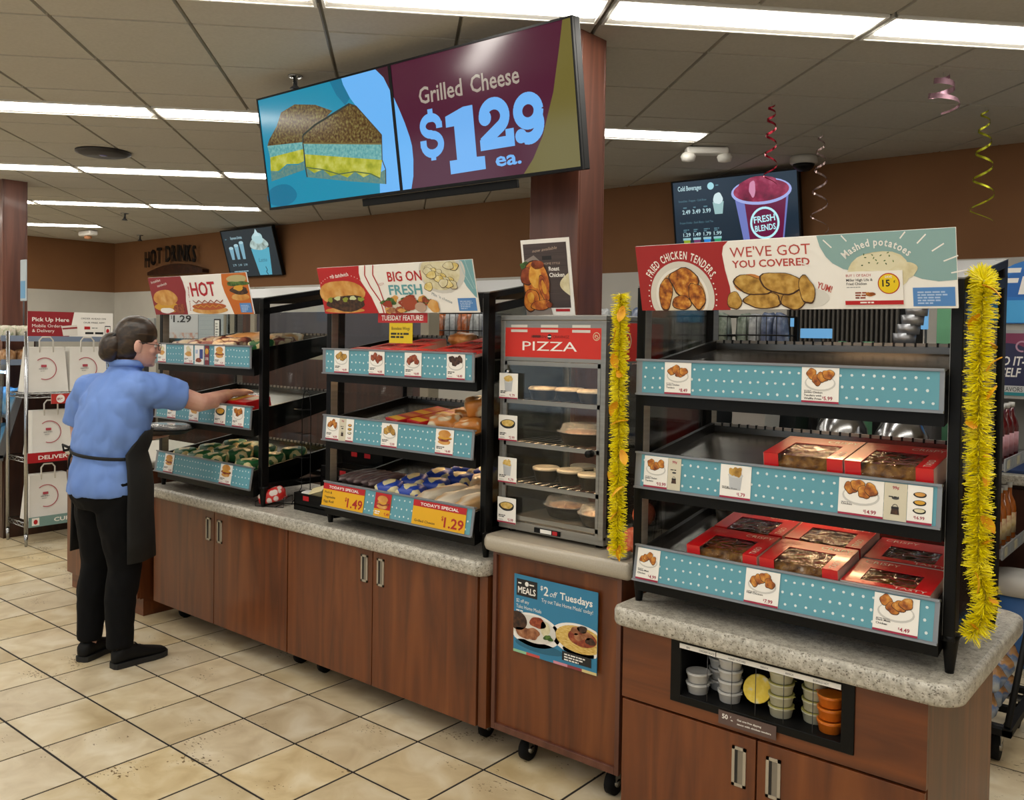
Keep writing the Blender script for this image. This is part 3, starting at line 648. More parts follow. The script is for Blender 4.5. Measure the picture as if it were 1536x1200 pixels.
def make_case():
    t = thing('display_case', 'x', 'display case')
    for x, lf in ((-.03, True), (CW, False)):
        mko('post', post_mesh(1.03, lf), t, loc=(x, .045, 0)); mko('post', post_mesh(1.115, lf), t, loc=(x, .52, 0))
    for x in (-.015, CW+.015):
        for y in (.066, .541): m = MB(); m.lathe([(.011, 0), (.0125, .012), (.021, .088), (.024, .1)], BLACK, 12, c=(x, y, 0)); m.obj('leg', t)
    m = MB()      # base frame
    for x in (-.03, CW): m.b2((x, .087, .085), (x+.03, .52, .115), BLACK)
    for y in (.05, .535): m.b2((0, y, .085), (CW, y+.025, .11), BLACK)
    m.obj('base_frame', t)
    m = MB()      # sloping side rails of the top, doubled
    for x in (-.03, CW):
        for dz, th in ((0, .022), (-.05, .03)):
            za, zb = 1.03+dz, 1.03+dz+.0895; m.hexa([(x, .05, za-th), (x+.03, .05, za-th), (x+.03, .562, zb-th), (x, .562, zb-th), (x, .05, za), (x+.03, .05, za), (x+.03, .562, zb), (x, .562, zb)], BLACK)
    m.b2((0, .05, .955), (CW, .07, 1.03), BLACK); m.b2((0, .53, 1.03), (CW, .555, 1.115), BLACK); m.obj('top_frame', t)
    m = MB(); a, b = 1.031, 1.117; m.hexa([(-.03, .05, a), (CW+.03, .05, a), (CW+.03, .562, b), (-.03, .562, b), (-.03, .05, a+.004), (CW+.03, .05, a+.004), (CW+.03, .562, b+.004), (-.03, .562, b+.004)], flat('8a8a88', .35, .8)); m.obj('top_panel', t)
    for x in (-.0225, CW+.0165):
        m = MB(); m.hexa([(x, .087, .116), (x+.005, .087, .116), (x+.005, .52, .116), (x, .52, .116), (x, .087, .955), (x+.005, .087, .955), (x+.005, .52, 1.03), (x, .52, 1.03)], GLASS); m.obj('side_glass', t)
    for k in range(3):
        z0 = (.145, .445, .745)[k]; zf = RAILS[k][0]-.042; sh = MB()
        z = lambda y, d=0: z0+SLOPE*y+d
        y0, y1 = .02, .515
        sh.hexa([(.003, y0, zf), (CW-.003, y0, zf), (CW-.003, y1, z(y1, -.06)), (.003, y1, z(y1, -.06)), (.003, y0, z(y0, -.004)), (CW-.003, y0, z(y0, -.004)), (CW-.003, y1, z(y1, -.004)), (.003, y1, z(y1, -.004))], BLACK)
        s = sh.obj('shelf', t)
        m = MB(); m.hexa([(.02, y0, z(y0, -.003)), (CW-.02, y0, z(y0, -.003)), (CW-.02, y1, z(y1, -.003)), (.02, y1, z(y1, -.003)), (.02, y0, z(y0)), (CW-.02, y0, z(y0)), (CW-.02, y1, z(y1)), (.02, y1, z(y1))], STEELD)
        m.obj('tray', s)
        for x in (.003, CW-.02):
            m = MB(); m.hexa([(x, y0, z(y0, -.02)), (x+.017, y0, z(y0, -.02)), (x+.017, y1, z(y1, -.02)), (x, y1, z(y1, -.02)), (x, y0, z(y0, .03)), (x+.017, y0, z(y0, .03)), (x+.017, y1, z(y1, .03)), (x, y1, z(y1, .03))], BLACK); m.obj('side_rail', s)
        m = MB(); zb = z(y1); m.b2((.02, y1-.003, zb-.004), (CW-.02, y1, zb+.022), STEELD); n = 26     # slotted rear lip
        m.b2((.02, y1-.004, zb+.022), (CW-.02, y1+.006, zb+.032), flat('8f8c86', .4, .5))
        for i in range(n): x = .05+i*(CW-.1)/(n-1); m.b2((x-.0032, y1-.0055, zb+.020), (x+.0032, y1+.004, zb+.0335), BLACK)
        m.obj('rear_lip', s)
        m = MB(); zz = (RAILS[k+1][0]-.042+.0986-.001 if k < 2 else 1.03); yy = .42 if k < 2 else .088; zz = zz if k < 2 else 1.0; m.cyl((.32, yy, zz-.014), (.60, yy, zz-.014), .005, flat('ffcf9a', emit=60, name='heat_fill_glow'), 8); m.b2((.29, yy-.012, zz-.006), (.63, yy+.02, zz), STEEL); m.obj('heat_fill_lamp', t)
    return t
def rail(case, k, label=None):
    zb, h, tl = RAILS[k]; m = MB(); ch = flat('8d9094', .4, .6)
    m.b2((0, 0, -.004), (CW, h, 0), ch); m.b2((0, -.006, -.004), (CW, .0, .006), ch); m.b2((0, h, -.012), (CW, h+.006, .006), ch)
    m.rect(.022, .002, CW-.012, h-.002, TEALR, .0005); rd = random.Random(k*31+int(case.location.x*100)); WD = flat('d8e4e4', .5)
    for i in range(3):
        x = .03+rd.uniform(0, .01)
        while x < CW-.02: m.disc(x, h*(.18+.31*i)+rd.uniform(-.002, .002), .0042, .0042*rd.uniform(.8, 1.1), WD, .0009, 6); x += rd.uniform(.024, .031)
    return m.obj('price_rail', case, loc=(0, 0, zb), rot=(PI/2-math.radians(tl), 0, 0), label=label)
CASES = []
proto = make_case()
for i, (x, y, lab) in enumerate(((-1.523, 2.465, 'black three tier heated display case holding red chicken cartons, nearest the camera'), (-3.22, 2.55, 'black three tier heated display case in the middle, beside the pizza warmer'), (-4.69, 2.55, 'black three tier heated display case that the person is reaching into'))):
    c = proto if i == 0 else dup(proto); c.location = (x, y, .755); c['label'] = lab; c['group'] = 'heated display cases'; CASES.append(c)
C3, C2, C1 = CASES
def fx(c, k, px0): pass
r = rail(C3, 2); H_ = RAILS[2][1]-.004
card(r, .105, .092, H_, 'chicken', '8.49', 1, 'Jumbo Chicken|Tenders'); card(r, .545, .105, H_, 'chicken', '5.99', 5, 'Jumbo Chicken|Tenders with|Waffle Fries')
r = rail(C3, 1); card(r, .035, .085, H_, 'chicken', '10.99', 2, 'Jumbo Chicken|Tenders'); card(r, .121, .045, H_, 'basket', base_=flat('cfc8b2', .6)); card(r, .30, .098, H_, 'cup', '1.79', 4, 'Waffle Fries'); card(r, .655, .12, H_, 'chicken', '14.99', 7, 'Chicken'); card(r, .776, .058, H_, 'basket', base_=flat('cfc8b2', .6)); card(r, .835, .062, H_, 'trio', '16.99')
r = rail(C3, 0); card(r, .012, .082, H_, 'chicken', '4.99', 3, 'White Meat|Chicken'); card(r, .385, .105, H_, 'chicken', '7.99', 6, 'Half Chicken'); card(r, .755, .115, H_, 'dark', '4.49', 11, 'Dark Meat|Chicken')
r = rail(C2, 2)
for x, k, s in ((.085, 'tenders', 1), (.315, 'wings', 4), (.535, 'wings', 6), (.775, 'bbq', 8)): card(r, x, .098, H_, k, '4.49', s)
r = rail(C2, 1); card(r, .028, .09, H_, 'chicken', '4.99', 3); card(r, .119, .045, H_, 'basket', base_=flat('cfc8b2', .6)); card(r, .165, .05, H_, 'trio', '6.49'); card(r, .395, .098, H_, 'tenders', '3.99', 9); card(r, .715, .098, H_, 'bun', '4.49', 2)
r = rail(C2, 0); special(r, .004, .28, H_, '1.49', ['Pork &', 'Vegetable', 'Egg Roll']); special(r, .585, .295, H_, '1.29', ['Grilled Cheese'])
m = MB(); m.b2((0, 0, 0), (.10, H_, .0012), flat('e0a90c', .5)); m.rect(0, H_*.32, .10, H_, RED, .0016); dish(m, .05, H_*.6, .075, 'bun', .002, 4); m.bars(.008, H_*.18, .04, 2, .005, PAPER, .002, 3); price(m, .07, .008, .012, '1.49', RED, .002); m.obj('price_card', r, loc=(.352, .002, .0022), label='red and yellow card with a burger')
r = rail(C1, 2); card(r, .04, .085, H_, 'pale', '4.29', 4); card(r, .31, .09, H_, 'pale', '2.29', 9); card(r, .415, .085, H_, 'poster'); card(r, .51, .04, H_, 'strip', name='2 FOR', base_=flat('7a2336', .5)); card(r, .60, .095, H_, 'bun', '1.29', 3)
r = rail(C1, 1); card(r, .14, .085, H_, 'pale', '2.19', 2); card(r, .36, .09, H_, 'pale', '1.99', 7); card(r, .60, .10, H_, 'tray', '2.49', 0); card(r, .76, .10, H_, 'dark', '5.29', 8)
r = rail(C1, 0); card(r, .10, .095, H_, 'bun', '2.29', 5); card(r, .645, .105, H_, 'bun', '2.99', 7)

# ------------------------------------------------------------------ header signs on the cases
def header(label, case, draw, wd=.926, ht=.205):
    m = MB(); m.b2((0, 0, -.006), (wd, ht, 0), PAPER, .0008); draw(m, wd, ht)
    c = case.location
    return m.obj('header_sign', label=label, cat='sign', group='header signs on the display cases', loc=(c.x+.020, c.y-.004, .755+.953), rot=(PI/2+math.radians(14), 0, 0))
def P_(W, Hh, pts): return [(x*W, y*Hh) for x, y in pts]
def bluebox(m, W, Hh, x0, y0, x1, y1):
    m.rect(x0*W, y0*Hh, x1*W, y1*Hh, LBLUE, .0012); m.bars((x0+.012)*W, (y1-.07)*Hh, (x1-x0-.03)*W, 5, Hh*.02, flat('a9c4e6', .5), .0018, 5, 1.75)
def draw3(m, W, Hh):
    DR = flat('9e1c20', .5); m.poly(P_(W, Hh, [(0, 0), (.328, 0), (.334, .2), (.333, .34), (.322, .576), (.316, .82), (.322, .93), (.34, 1), (0, 1)]), DR, .0006)
    cx, cy, rr = .159*W, .21*Hh, .118*W
    def half(r, mt, z, n=40): m.poly([(cx+r*math.cos(a), max(cy+r*math.sin(a), 0)) for a in [2*PI*i/n for i in range(n)]], mt, z)
    half(rr, flat('d3cfc6', .5), .0012); half(rr*.82, flat('e6e3dc', .5), .0016); half(rr*.74, flat('c49a68', .5), .0018); half(rr*.68, flat('d6c9b0', .5), .002)
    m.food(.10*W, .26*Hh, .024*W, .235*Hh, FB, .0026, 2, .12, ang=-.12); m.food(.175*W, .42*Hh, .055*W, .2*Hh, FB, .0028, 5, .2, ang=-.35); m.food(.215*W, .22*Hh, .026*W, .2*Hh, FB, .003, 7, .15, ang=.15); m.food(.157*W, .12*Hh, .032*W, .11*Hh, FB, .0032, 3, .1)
    for i in range(26):
        a = -.25+PI*1.16*i/25+.0
        if cy+rr*1.06*math.sin(a) > .02*Hh and not (.55 < a < 2.6): m.disc(cx+rr*1.06*math.cos(a), cy+rr*1.06*math.sin(a), .0025, .0025, PAPER, .0012, 6)
    m.arctext('FRIED CHICKEN TENDERS', cx, cy, rr*1.07, .024, PAPER, .0012, PI/2-.02, bold=.03, sx=.56, gap=.10)
    RT = flat('b5433c', .5); m.text("WE'VE GOT", .343*W, .762*Hh, .148*Hh, RT, .0006, w=.258*W); m.text('YOU COVERED', .347*W, .612*Hh, .105*Hh, RT, .0006, w=.250*W, bold=.02)
    m.blob(.40*W, .38*Hh, .05*W, .14*Hh, flat('c8803a', .5), .0010, 3, .05); m.blob(.50*W, .36*Hh, .07*W, .12*Hh, flat('c8803a', .5), .001, 2, .05); m.disc(.56*W, .16*Hh, .09*W, .155*Hh, flat('d9d6cf', .5), .0008, 30)
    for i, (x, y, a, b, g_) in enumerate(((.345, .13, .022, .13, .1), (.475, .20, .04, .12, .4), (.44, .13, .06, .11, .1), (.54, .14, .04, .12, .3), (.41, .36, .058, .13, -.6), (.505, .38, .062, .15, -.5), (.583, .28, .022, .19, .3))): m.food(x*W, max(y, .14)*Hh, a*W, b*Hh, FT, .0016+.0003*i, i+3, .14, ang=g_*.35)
    m.text('YUM!', .612*W, .30*Hh, .09*Hh, RT, .0012, w=.046*W, ang=-.35, bold=.02)
    m.poly(P_(W, Hh, [(.622, 1), (.63, .85), (.646, .714), (.665, .62), (.695, .54), (.75, .48), (.87, .46), (.91, .38), (.953, .343), (1, .357), (1, 1)]), flat('87a9a8', .5), .0006)
    m.blob(.795*W, .48*Hh, .09*W, .27*Hh, POT, .0012, 6, .07); m.blob(.795*W, .62*Hh, .055*W, .13*Hh, flat('dcd5b6', .5), .0016, 8, .12); m.blob(.87*W, .5*Hh, .03*W, .1*Hh, POT, .0014, 2, .1)
    for i in range(14): m.blob((.75+.09*((i*37) % 100)/100)*W, (.58+.17*((i*53) % 100)/100)*Hh, .003, .0016, LEAF, .002, i, .3, 8, ang=i)
    m.arctext('Mashed potatoes', .79*W, .27*Hh, .56*Hh, .0205, PAPER, .0018, PI/2, bold=.02, sx=.8, gap=.10)
    for i in range(12):
        a = .25+(PI-.5)*i/11; r0, r1 = .90*Hh, 1.08*Hh; x, y = .783*W, .28*Hh; p = [(x+k_*1.05*math.cos(a), min(y+k_*.74*math.sin(a), .985*Hh)) for k_ in (r0, r1)]
        if p[0][1] < .93*Hh: m.line(p, .0035, PAPER, .0012)
    m.b2((.697*W, .055*Hh, .002), (.86*W, .50*Hh, .004), PAPER); z = .0045; m.rect(.697*W, .06*Hh, .86*W, .115*Hh, RED, z); m.bars(.74*W, .08*Hh, .05*W, 1, .004, PAPER, z+.0004, 2)
    m.text('BUY 1 OF EACH', .703*W, .435*Hh, .035*Hh, RED, z, w=.07*W); m.text('Miller High Life &', .703*W, .375*Hh, .035*Hh, INK, z, w=.075*W, bold=.01); m.text('Fried Chicken', .703*W, .325*Hh, .035*Hh, INK, z, w=.058*W, bold=.01); m.bars(.703*W, .29*Hh, .08*W, 1, .002, GREY, z, 1)
    m.disc(.822*W, .335*Hh, .028, .028, RED, z, 24); m.disc(.822*W, .335*Hh, .0255, .0255, flat('e6c614', .5), z+.0004, 24); m.text('15', .815*W, .30*Hh, .018, INK, z+.0008, al='c', bold=.03); m.text('¢', .838*W, .35*Hh, .008, INK, z+.0008, al='c'); m.text('SAVE', .822*W, .41*Hh, .006, PAPER, z+.0008, al='c', bold=.02); m.bars(.727*W, .21*Hh, .04*W, 3, .004, FR, z, 6); m.blob(.77*W, .2*Hh, .012, .006, FB, z+.0004, 4)
    bluebox(m, W, Hh, .885, .03, .994, .27)
header('wide sign reading we have got you covered, on the nearest case', C3, draw3)
def draw2(m, W, Hh):
    MACN = noisy('print_macaroni', ['c8a84a', 'dcc880', 'e6dcae'], scale=40)
    CR = flat('b5161d', .5); m.poly(P_(W, Hh, [(0, 0), (.386, 0), (.353, .347), (.30, .672), (.295, .85), (.303, 1), (0, 1)]), CR, .0006)
    m.blob(.15*W, .44*Hh, .16*W, .28*Hh, BUN, .0012, 4, .06); m.blob(.17*W, .22*Hh, .15*W, .16*Hh, FD, .0018, 6, .18); m.blob(.15*W, .07*Hh, .14*W, .06*Hh, BUN, .0016, 3, .04)
    for i in range(5): m.blob((.06+.055*i)*W, (.30+.03*(i % 2))*Hh, .02*W, .05*Hh, (flat('8a9430', .5), flat('c9cfa0', .5))[i % 2], .0022, i, .3)
    m.text('rib sandwich', .09*W, .76*Hh, .085*Hh, PAPER, .0012, w=.13*W, ang=.07, bold=.01)
    for i in range(22): a = .3+2.5*i/21; m.disc(.16*W+.19*W*math.cos(a), .38*Hh+.46*Hh*math.sin(a), .0022, .0022, PAPER, .0012, 6)
    for dx in (0, .055): m.line(P_(W, Hh, [(.345+dx, 1), (.333+dx, .8), (.36+dx, .55), (.41+dx*.4, .25), (.42+dx*.3, 0)]), .006, CR, .0012)
    m.text('BIG ON', .482*W, .65*Hh, .2*Hh, CR, .0012, w=.215*W, bold=.015); m.text('FRESH', .478*W, .38*Hh, .2*Hh, flat('5f9fa6', .5), .0012, w=.21*W, bold=.03); m.text('PIZZA', .415*W, .56*Hh, .05*Hh, flat('c99a94', .5), .0012, ang=.2, w=.04*W)
    rd = random.Random(3)
    for i in range(26):
        x = rd.uniform(.42, .78); y = rd.uniform(.03, .33)*(1-abs(x-.6)*1.2)
        m.blob(x*W, max(y, .06)*Hh, rd.uniform(.016, .032)*W, rd.uniform(.05, .10)*Hh*.8, rd.choice((FR, MEATP, PEP, BUN, LEAF, flat('d6cdb8', .5), FR)), .0014+.0001*i, i, .3)
    m.disc(.60*W, .2*Hh, .05*W, .14*Hh, flat('a04428', .5), .0044, 20); m.disc(.665*W, .12*Hh, .035*W, .1*Hh, flat('b89a86', .5), .0046, 18); m.blob(.745*W, .14*Hh, .035*W, .12*Hh, BUN, .0045, 5, .2)
    m.poly([(.82*W+.135*W*math.cos(a), min(.80*Hh+.42*Hh*math.sin(a), Hh)) for a in [2*PI*i/30 for i in range(30)]], flat('d0cdc6', .5), .001); m.poly([(.81*W+.115*W*math.cos(a), min(.80*Hh+.36*Hh*math.sin(a), Hh)) for a in [2*PI*i/30 for i in range(30)]], POT, .0014)
    for i in range(16): x, y = .73+.17*((i*37) % 100)/100, .52+.42*((i*61) % 100)/100; m.food(x*W, min(y, .91)*Hh, .026*W, .075*Hh, (MACN, POT)[i % 2], .0018+.0002*i, i, .2)
    m.arctext("Mac 'n cheese", .80*W, .95*Hh, -.62*Hh, .012, GREY, .0012, PI/2, sx=.9) if False else m.text("Mac 'n cheese", .74*W, .36*Hh, .06*Hh, flat('8a98a0', .5), .0012, w=.12*W, ang=-.35)
    m.poly(P_(W, Hh, [(.896, 1), (.915, .8), (.95, .5), (.99, .3), (1, .28), (1, 1)]), flat('79a9b0', .5), .0008)
    for k in range(2): m.line(P_(W, Hh, [(.93+.03*k, 1), (.945+.03*k, .75), (.985+.012*k, .45)]), .003, flat('a6c6c8', .5), .0014)
    bluebox(m, W, Hh, .888, .035, .99, .28)
header('wide sign reading big on fresh, on the middle case', C2, draw2)
def draw1(m, W, Hh):
    m.poly(P_(W, Hh, [(0, 0), (.357, 0), (.365, .35), (.384, .6), (.375, .85), (.362, 1), (0, 1)]), flat('8c1c2a', .5), .0006)
    m.blob(.15*W, .45*Hh, .13*W, .22*Hh, BUN, .0014, 3, .06); m.blob(.15*W, .2*Hh, .14*W, .14*Hh, CHZ, .0012, 5, .12); m.blob(.14*W, .11*Hh, .07*W, .08*Hh, PAPER, .0018, 4, .15); m.blob(.28*W, .15*Hh, .07*W, .12*Hh, FR, .0016, 6, .25)
    m.text('breakfast', .03*W, .84*Hh, .07*Hh, PAPER, .0012, w=.11*W, ang=.12); m.text('sandwich', .09*W, .74*Hh, .07*Hh, PAPER, .0012, w=.11*W, ang=.12)
    RR = flat('b3122a', .5); m.text('HOT', .44*W, .475*Hh, .355*Hh, RR, .0012, w=.245*W, bold=.04); m.text('hot dog', .40*W, .1*Hh, .06*Hh, RR, .0012, w=.14*W, ang=1.4)
    m.blob(.59*W, .11*Hh, .175*W, .1*Hh, BUN, .0012, 4, .03); m.blob(.59*W, .2*Hh, .17*W, .09*Hh, flat('b5552a', .5), .0016, 2, .03); m.line([((.44+.03*i)*W, (.29 if i % 2 else .36)*Hh) for i in range(11)], .005, FR, .002); m.line([((.45+.03*i)*W, (.18 if i % 2 else .24)*Hh) for i in range(10)], .004, CHZ, .0022)
    m.poly(P_(W, Hh, [(.772, 1), (.76, .75), (.77, .55), (.80, .25), (.82, 0), (1, 0), (1, 1)]), flat('c4661a', .5), .0008)
    m.blob(.905*W, .86*Hh, .09*W, .1*Hh, flat('b5a878', .5), .0014, 1, .05); m.blob(.905*W, .74*Hh, .09*W, .07*Hh, LEAF, .0017, 4, .3); m.blob(.91*W, .58*Hh, .085*W, .1*Hh, FD, .002, 5, .15); m.blob(.91*W, .64*Hh, .05*W, .06*Hh, CHZ, .0023, 6, .3); m.blob(.91*W, .42*Hh, .08*W, .09*Hh, BUN, .0018, 3, .05)
    bluebox(m, W, Hh, .888, .04, .992, .27)
header('wide sign with the word hot and a hot dog, on the far left case', C1, draw1)
# ================================================================== pizza warmer
PW, PD, PHt = .49, .44, .838; PO = V((-2.255, 2.65, .862))
pw = thing('pizza_warmer', 'stainless steel pizza warmer with glass front and red pizza panel', 'food warmer', PO)
m = MB(); m.b2((0, 0, PHt-.02), (PW, PD, PHt), STEEL, .003); m.obj('top', pw)
for x in (0, PW-.022):
    for y in (0, PD-.022): m = MB(); m.b2((x, y, .03), (x+.022, y+.022, PHt-.021), STEEL, .002); m.obj('post', pw)
m = MB(); m.b2((0, .004, .012), (PW, PD-.004, .045), STEEL, .002); m.b2((.18, -.001, .018), (.30, .005, .036), BLACKM); m.b2((.21, -.002, .020), (.262, .004, .034), PAPER); m.b2((.268, -.003, .020), (.29, .004, .034), RED); m.obj('base', pw)
for x in (.04, PW-.04):
    for y in (.04, PD-.04): m = MB(); m.cyl((x, y, -.0015), (x, y, .014), .014, BLACKM, 10); m.obj('foot', pw)
m = MB(); m.b2((.022, .003, .665), (PW-.022, .012, PHt-.021), STEEL)      # header plate with vents
for i in range(3):
    for j in range(2): m.b2((.05+i*.145, .0015, .792-j*.018), (.13+i*.145, .004, .802-j*.018), flat('cfccc4', .5))
m.obj('header_plate', pw)
ORD = flat('cb2410', .4); m = MB(); m.b2((0, 0, -.002), (PW-.03, .112, 0), ORD); W = PW-.03; m.text('PIZZA', W/2-.01, .026, .036, PAPER, .0005, w=.255, al='c'); m.bars(.14, .075, .055, 1, .009, flat('5c1208', .5), .0005, 2); m.text('KITCHEN', .135, .074, .010, flat('5c1208', .5), .0007, w=.07); m.text('CRAVINGZ', .237, .074, .010, flat('5c1208', .5), .0007, w=.075); m.disc(.221, .079, .010, .010, INK, .0009, 14); m.rect(.213, .077, .229, .081, PAPER, .0013)
def pizza_icon(cx, cy, r, z):
    m.ring(cx, cy, r, r*.16, POT, z, 0, 2*PI, 20)
    for i in range(9): m.disc(cx+r*.62*math.cos(i*2.3)*(.4+.6*(i % 3)/2), cy+r*.62*math.sin(i*2.3)*(.4+.6*(i % 3)/2), r*.16, r*.16, POT, z, 8)
pizza_icon(W-.028, .082, .014, .0005); m.obj('sign_panel', pw, label='red panel reading pizza', loc=(.015, .0025, .679), rot=UP)
m = MB(); m.b2((.022, .006, .045), (PW-.022, .009, .66), GLASS); dg = m.obj('door_glass', pw)
m = MB()
for z in (.062, .188, .345, .508, .655): m.b2((.022, .0, z-.008), (PW-.022, .0055, z+.008), STEEL)
for x in (.022, PW-.034): m.b2((x, .0, .045), (x+.012, .0055, .665), STEEL)
m.obj('door_frame', pw)
m = MB(); m.cyl((PW-.055, -.024, .34), (PW-.055, .002, .34), .013, BLACK, 16); m.obj('knob', pw)
m = MB(); m.cyl((.035, -.004, .62), (.035, .003, .62), .01, CHROME, 10); m.b2((.028, -.006, .55), (.042, -.002, .62), CHROME, .002); m.obj('latch', pw)
for x in (.006, PW-.010): m = MB(); m.b2((x, .022, .045), (x+.004, PD-.022, .66), GLASS); m.obj('side_glass', pw)
m = MB(); m.b2((PW-.012, .022, .665), (PW-.001, PD-.022, PHt-.021), STEEL); m.b2((.001, .022, .665), (.012, PD-.022, PHt-.021), STEEL); m.b2((.022, PD-.012, .045), (PW-.022, PD-.006, PHt-.021), GLASS); m.obj('side_plate', pw)
m = MB(); m.b2((0, 0, -.002), (.34, .14, 0), ORD); pizza_icon(.075, .075, .032, .0005); m.obj('sign_panel', pw, label='red side panel with a pizza symbol', loc=(PW+.0015, .055, .672), rot=(PI/2, 0, PI/2))
SHZ = (.047, .19, .347, .51)
for z in SHZ[1:]:
    m = MB()
    for i in range(12): m.cyl((.02+i*.041, .012, z), (.02+i*.041, PD-.012, z), .0018, CHROME, 6)
    m.b2((.014, .012, z-.004), (PW-.014, .018, z+.004), STEEL); m.b2((.014, PD-.018, z-.004), (PW-.014, PD-.012, z+.004), STEEL); m.obj('rack', pw)
for z in (.188, .345, .508, .655): m = MB(); m.cyl((.05, .0125, z), (.44, .0125, z), .003, flat('ffcf9a', emit=90, name='heat_fill_glow'), 8); m.obj('heat_fill_lamp', pw)  # warm fill tubes added behind the door bars to brighten each compartment
# price cards on the left of the door
for i, (z, k, s) in enumerate(((.517, 'cup', 1), (.355, 'tray', 1), (.192, 'cup', 3), (.036, 'tray', 3))):
    o = card(pw, .012, .092, .098, k, ('1.79', '5.99', '1.79', '5.99')[i], s); o.location = (.006, -.0105, z); o.rotation_euler = UP
# containers inside
def container(loc, r, lab, sx=1.25, h=.045, dome=.035, content=None, rot=0):
    t = thing('food_container', lab, 'container', loc, (0, 0, rot), 'containers in the pizza warmer')
    m = MB(); m.lathe([(r*.78, 0), (r*.8, .002), (r*.98, h-.004), (r*1.05, h-.003), (r*1.05, h), (r*.96, h), (r*.94, h-.004), (0, h-.006)], BLACK, 24, sx=sx); m.obj('tub', t)
    m = MB(); m.lathe([(r*.95, h-.005), (r*.6, h+.006), (0, h+.010)], content or MEATP, 20, sx=sx); m.obj('food', t)
    m = MB(); m.lathe([(r*1.07, h), (r*1.07, h+.004), (r*.97, h+.006), (r*.85, h+dome*.85), (r*.7, h+dome), (0, h+dome)], glassm('dome_plastic', (.9, .88, .84), rough=.15, spec=2.2, alpha=.22), 24, sx=sx); m.obj('lid', t)
def pz(x, y, k): return (PO.x+x, PO.y+y, PO.z+SHZ[k]+.003)
container(pz(.30, .15, 2), .085, 'round black container with clear domed lid, alone on the second shelf of the warmer')
container(pz(.19, .20, 0), .08, 'black domed container, left of the two at the bottom of the warmer', content=FB)
container(pz(.385, .14, 0), .07, 'black domed container, right of the two at the bottom of the warmer', content=FB)
WL = flat('b9b3a6', .4)
for i, (x, y) in enumerate(((.14, .12), (.25, .13), (.37, .10), (.22, .26), (.34, .25))):
    t = thing('food_container', 'small black tub with a pale lid on the warmer third shelf, %s' % ('front row, leftmost', 'front row, middle', 'front row, rightmost', 'rear row, left', 'rear row, right')[i], 'container', pz(x, y, 1), group='containers in the pizza warmer')
    m = MB(); m.lathe([(.038, 0), (.05, .045), (.052, .046)], BLACK, 20); m.obj('tub', t); m = MB(); m.lathe([(.053, .046), (.053, .056), (.047, .059), (.044, .055), (0, .055)], WL, 20); m.obj('lid', t)
for i, (x, y) in enumerate(((.12, .12), (.235, .14), (.36, .11))):
    t = thing('food_container', 'flat dark tub with a pale lid on the warmer top shelf, %s' % ('leftmost', 'middle', 'rightmost')[i], 'container', pz(x, y, 3), group='containers in the pizza warmer')
    m = MB(); m.lathe([(.042, 0), (.054, .036), (.056, .037)], BLACK, 20, sx=1.05); m.obj('tub', t); m = MB(); m.lathe([(.057, .037), (.057, .043), (.05, .05), (0, .052)], noisy('foil_lid', ['9c9284', 'b5aa98', 'c9c0b0'], scale=40, rough=.3), 20, sx=1.05); m.obj('lid', t)
# roast chicken sign standing on the warmer
m = MB(); W, Hh = .232, .295; m.b2((0, 0, -.004), (W, Hh, 0), PAPER, .0008); m.rect(.011, .03, W-.014, Hh-.016, noisy('print_planks', ['3c302f', '4a3d3b'], scale=3, stretch=(1, 30, 1)), .0006)
for y in (.09, .14, .19, .24): m.rect(.011, y, W-.014, y+.0012, flat('2a201f', .6), .001)
m.poly([(.0, .0), (.13, .004), (.10, .14), (.085, .215), (.06, .235), (.012, .215), (0, .19)], flat('8a7f78', .6), .0014)
CHK = noisy('print_roast_chicken', ['7a2c0c', 'b25a20', 'cc7c28', 'dd9c48'], scale=26, pos=[.3, .45, .55, .72]); CHL = noisy('print_roast_light', ['c07420', 'd89a34', 'e6b85c'], scale=30); CHD = noisy('print_roast_dark', ['5c1c08', '8a3a14', 'a8562a'], scale=30)
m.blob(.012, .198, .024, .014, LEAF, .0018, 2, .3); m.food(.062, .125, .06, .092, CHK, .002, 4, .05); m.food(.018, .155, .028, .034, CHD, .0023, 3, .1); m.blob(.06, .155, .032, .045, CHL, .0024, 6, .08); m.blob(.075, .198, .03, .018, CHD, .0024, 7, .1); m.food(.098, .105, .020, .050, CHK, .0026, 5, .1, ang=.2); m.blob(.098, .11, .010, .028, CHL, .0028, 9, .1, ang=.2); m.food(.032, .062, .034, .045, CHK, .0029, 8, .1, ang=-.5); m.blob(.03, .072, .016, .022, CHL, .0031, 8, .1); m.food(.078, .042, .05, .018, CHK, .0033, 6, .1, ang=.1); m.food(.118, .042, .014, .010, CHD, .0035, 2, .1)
m.poly([(W-.012, .075+.088*i/12) for i in range(13)]+[(W-.012-.045*math.sin(PI*i/12), .163-.088*i/12) for i in range(1, 12)], POT, .0014)
m.text('now available', .055, .245, .012, flat('b8a08c', .5), .001, w=.12, shear=.3, ang=.08); m.rect(.10, .215, .145, .23, INK, .0012); m.text('HOME STYLE', .103, .197, .008, flat('b8a08c', .5), .001, w=.08); m.text('Roast', .128, .173, .016, PAPER, .0012, bold=.045, w=.05); m.text('Chicken', .128, .149, .016, PAPER, .0012, bold=.045, w=.072)
m.rect(.145, .016, W-.02, .026, RED, .001); m.obj('counter_sign', label='roast chicken sign leaning on top of the pizza warmer', cat='sign', loc=(-2.208, 2.752, 1.7015), rot=(PI/2+.17, 0, 0))
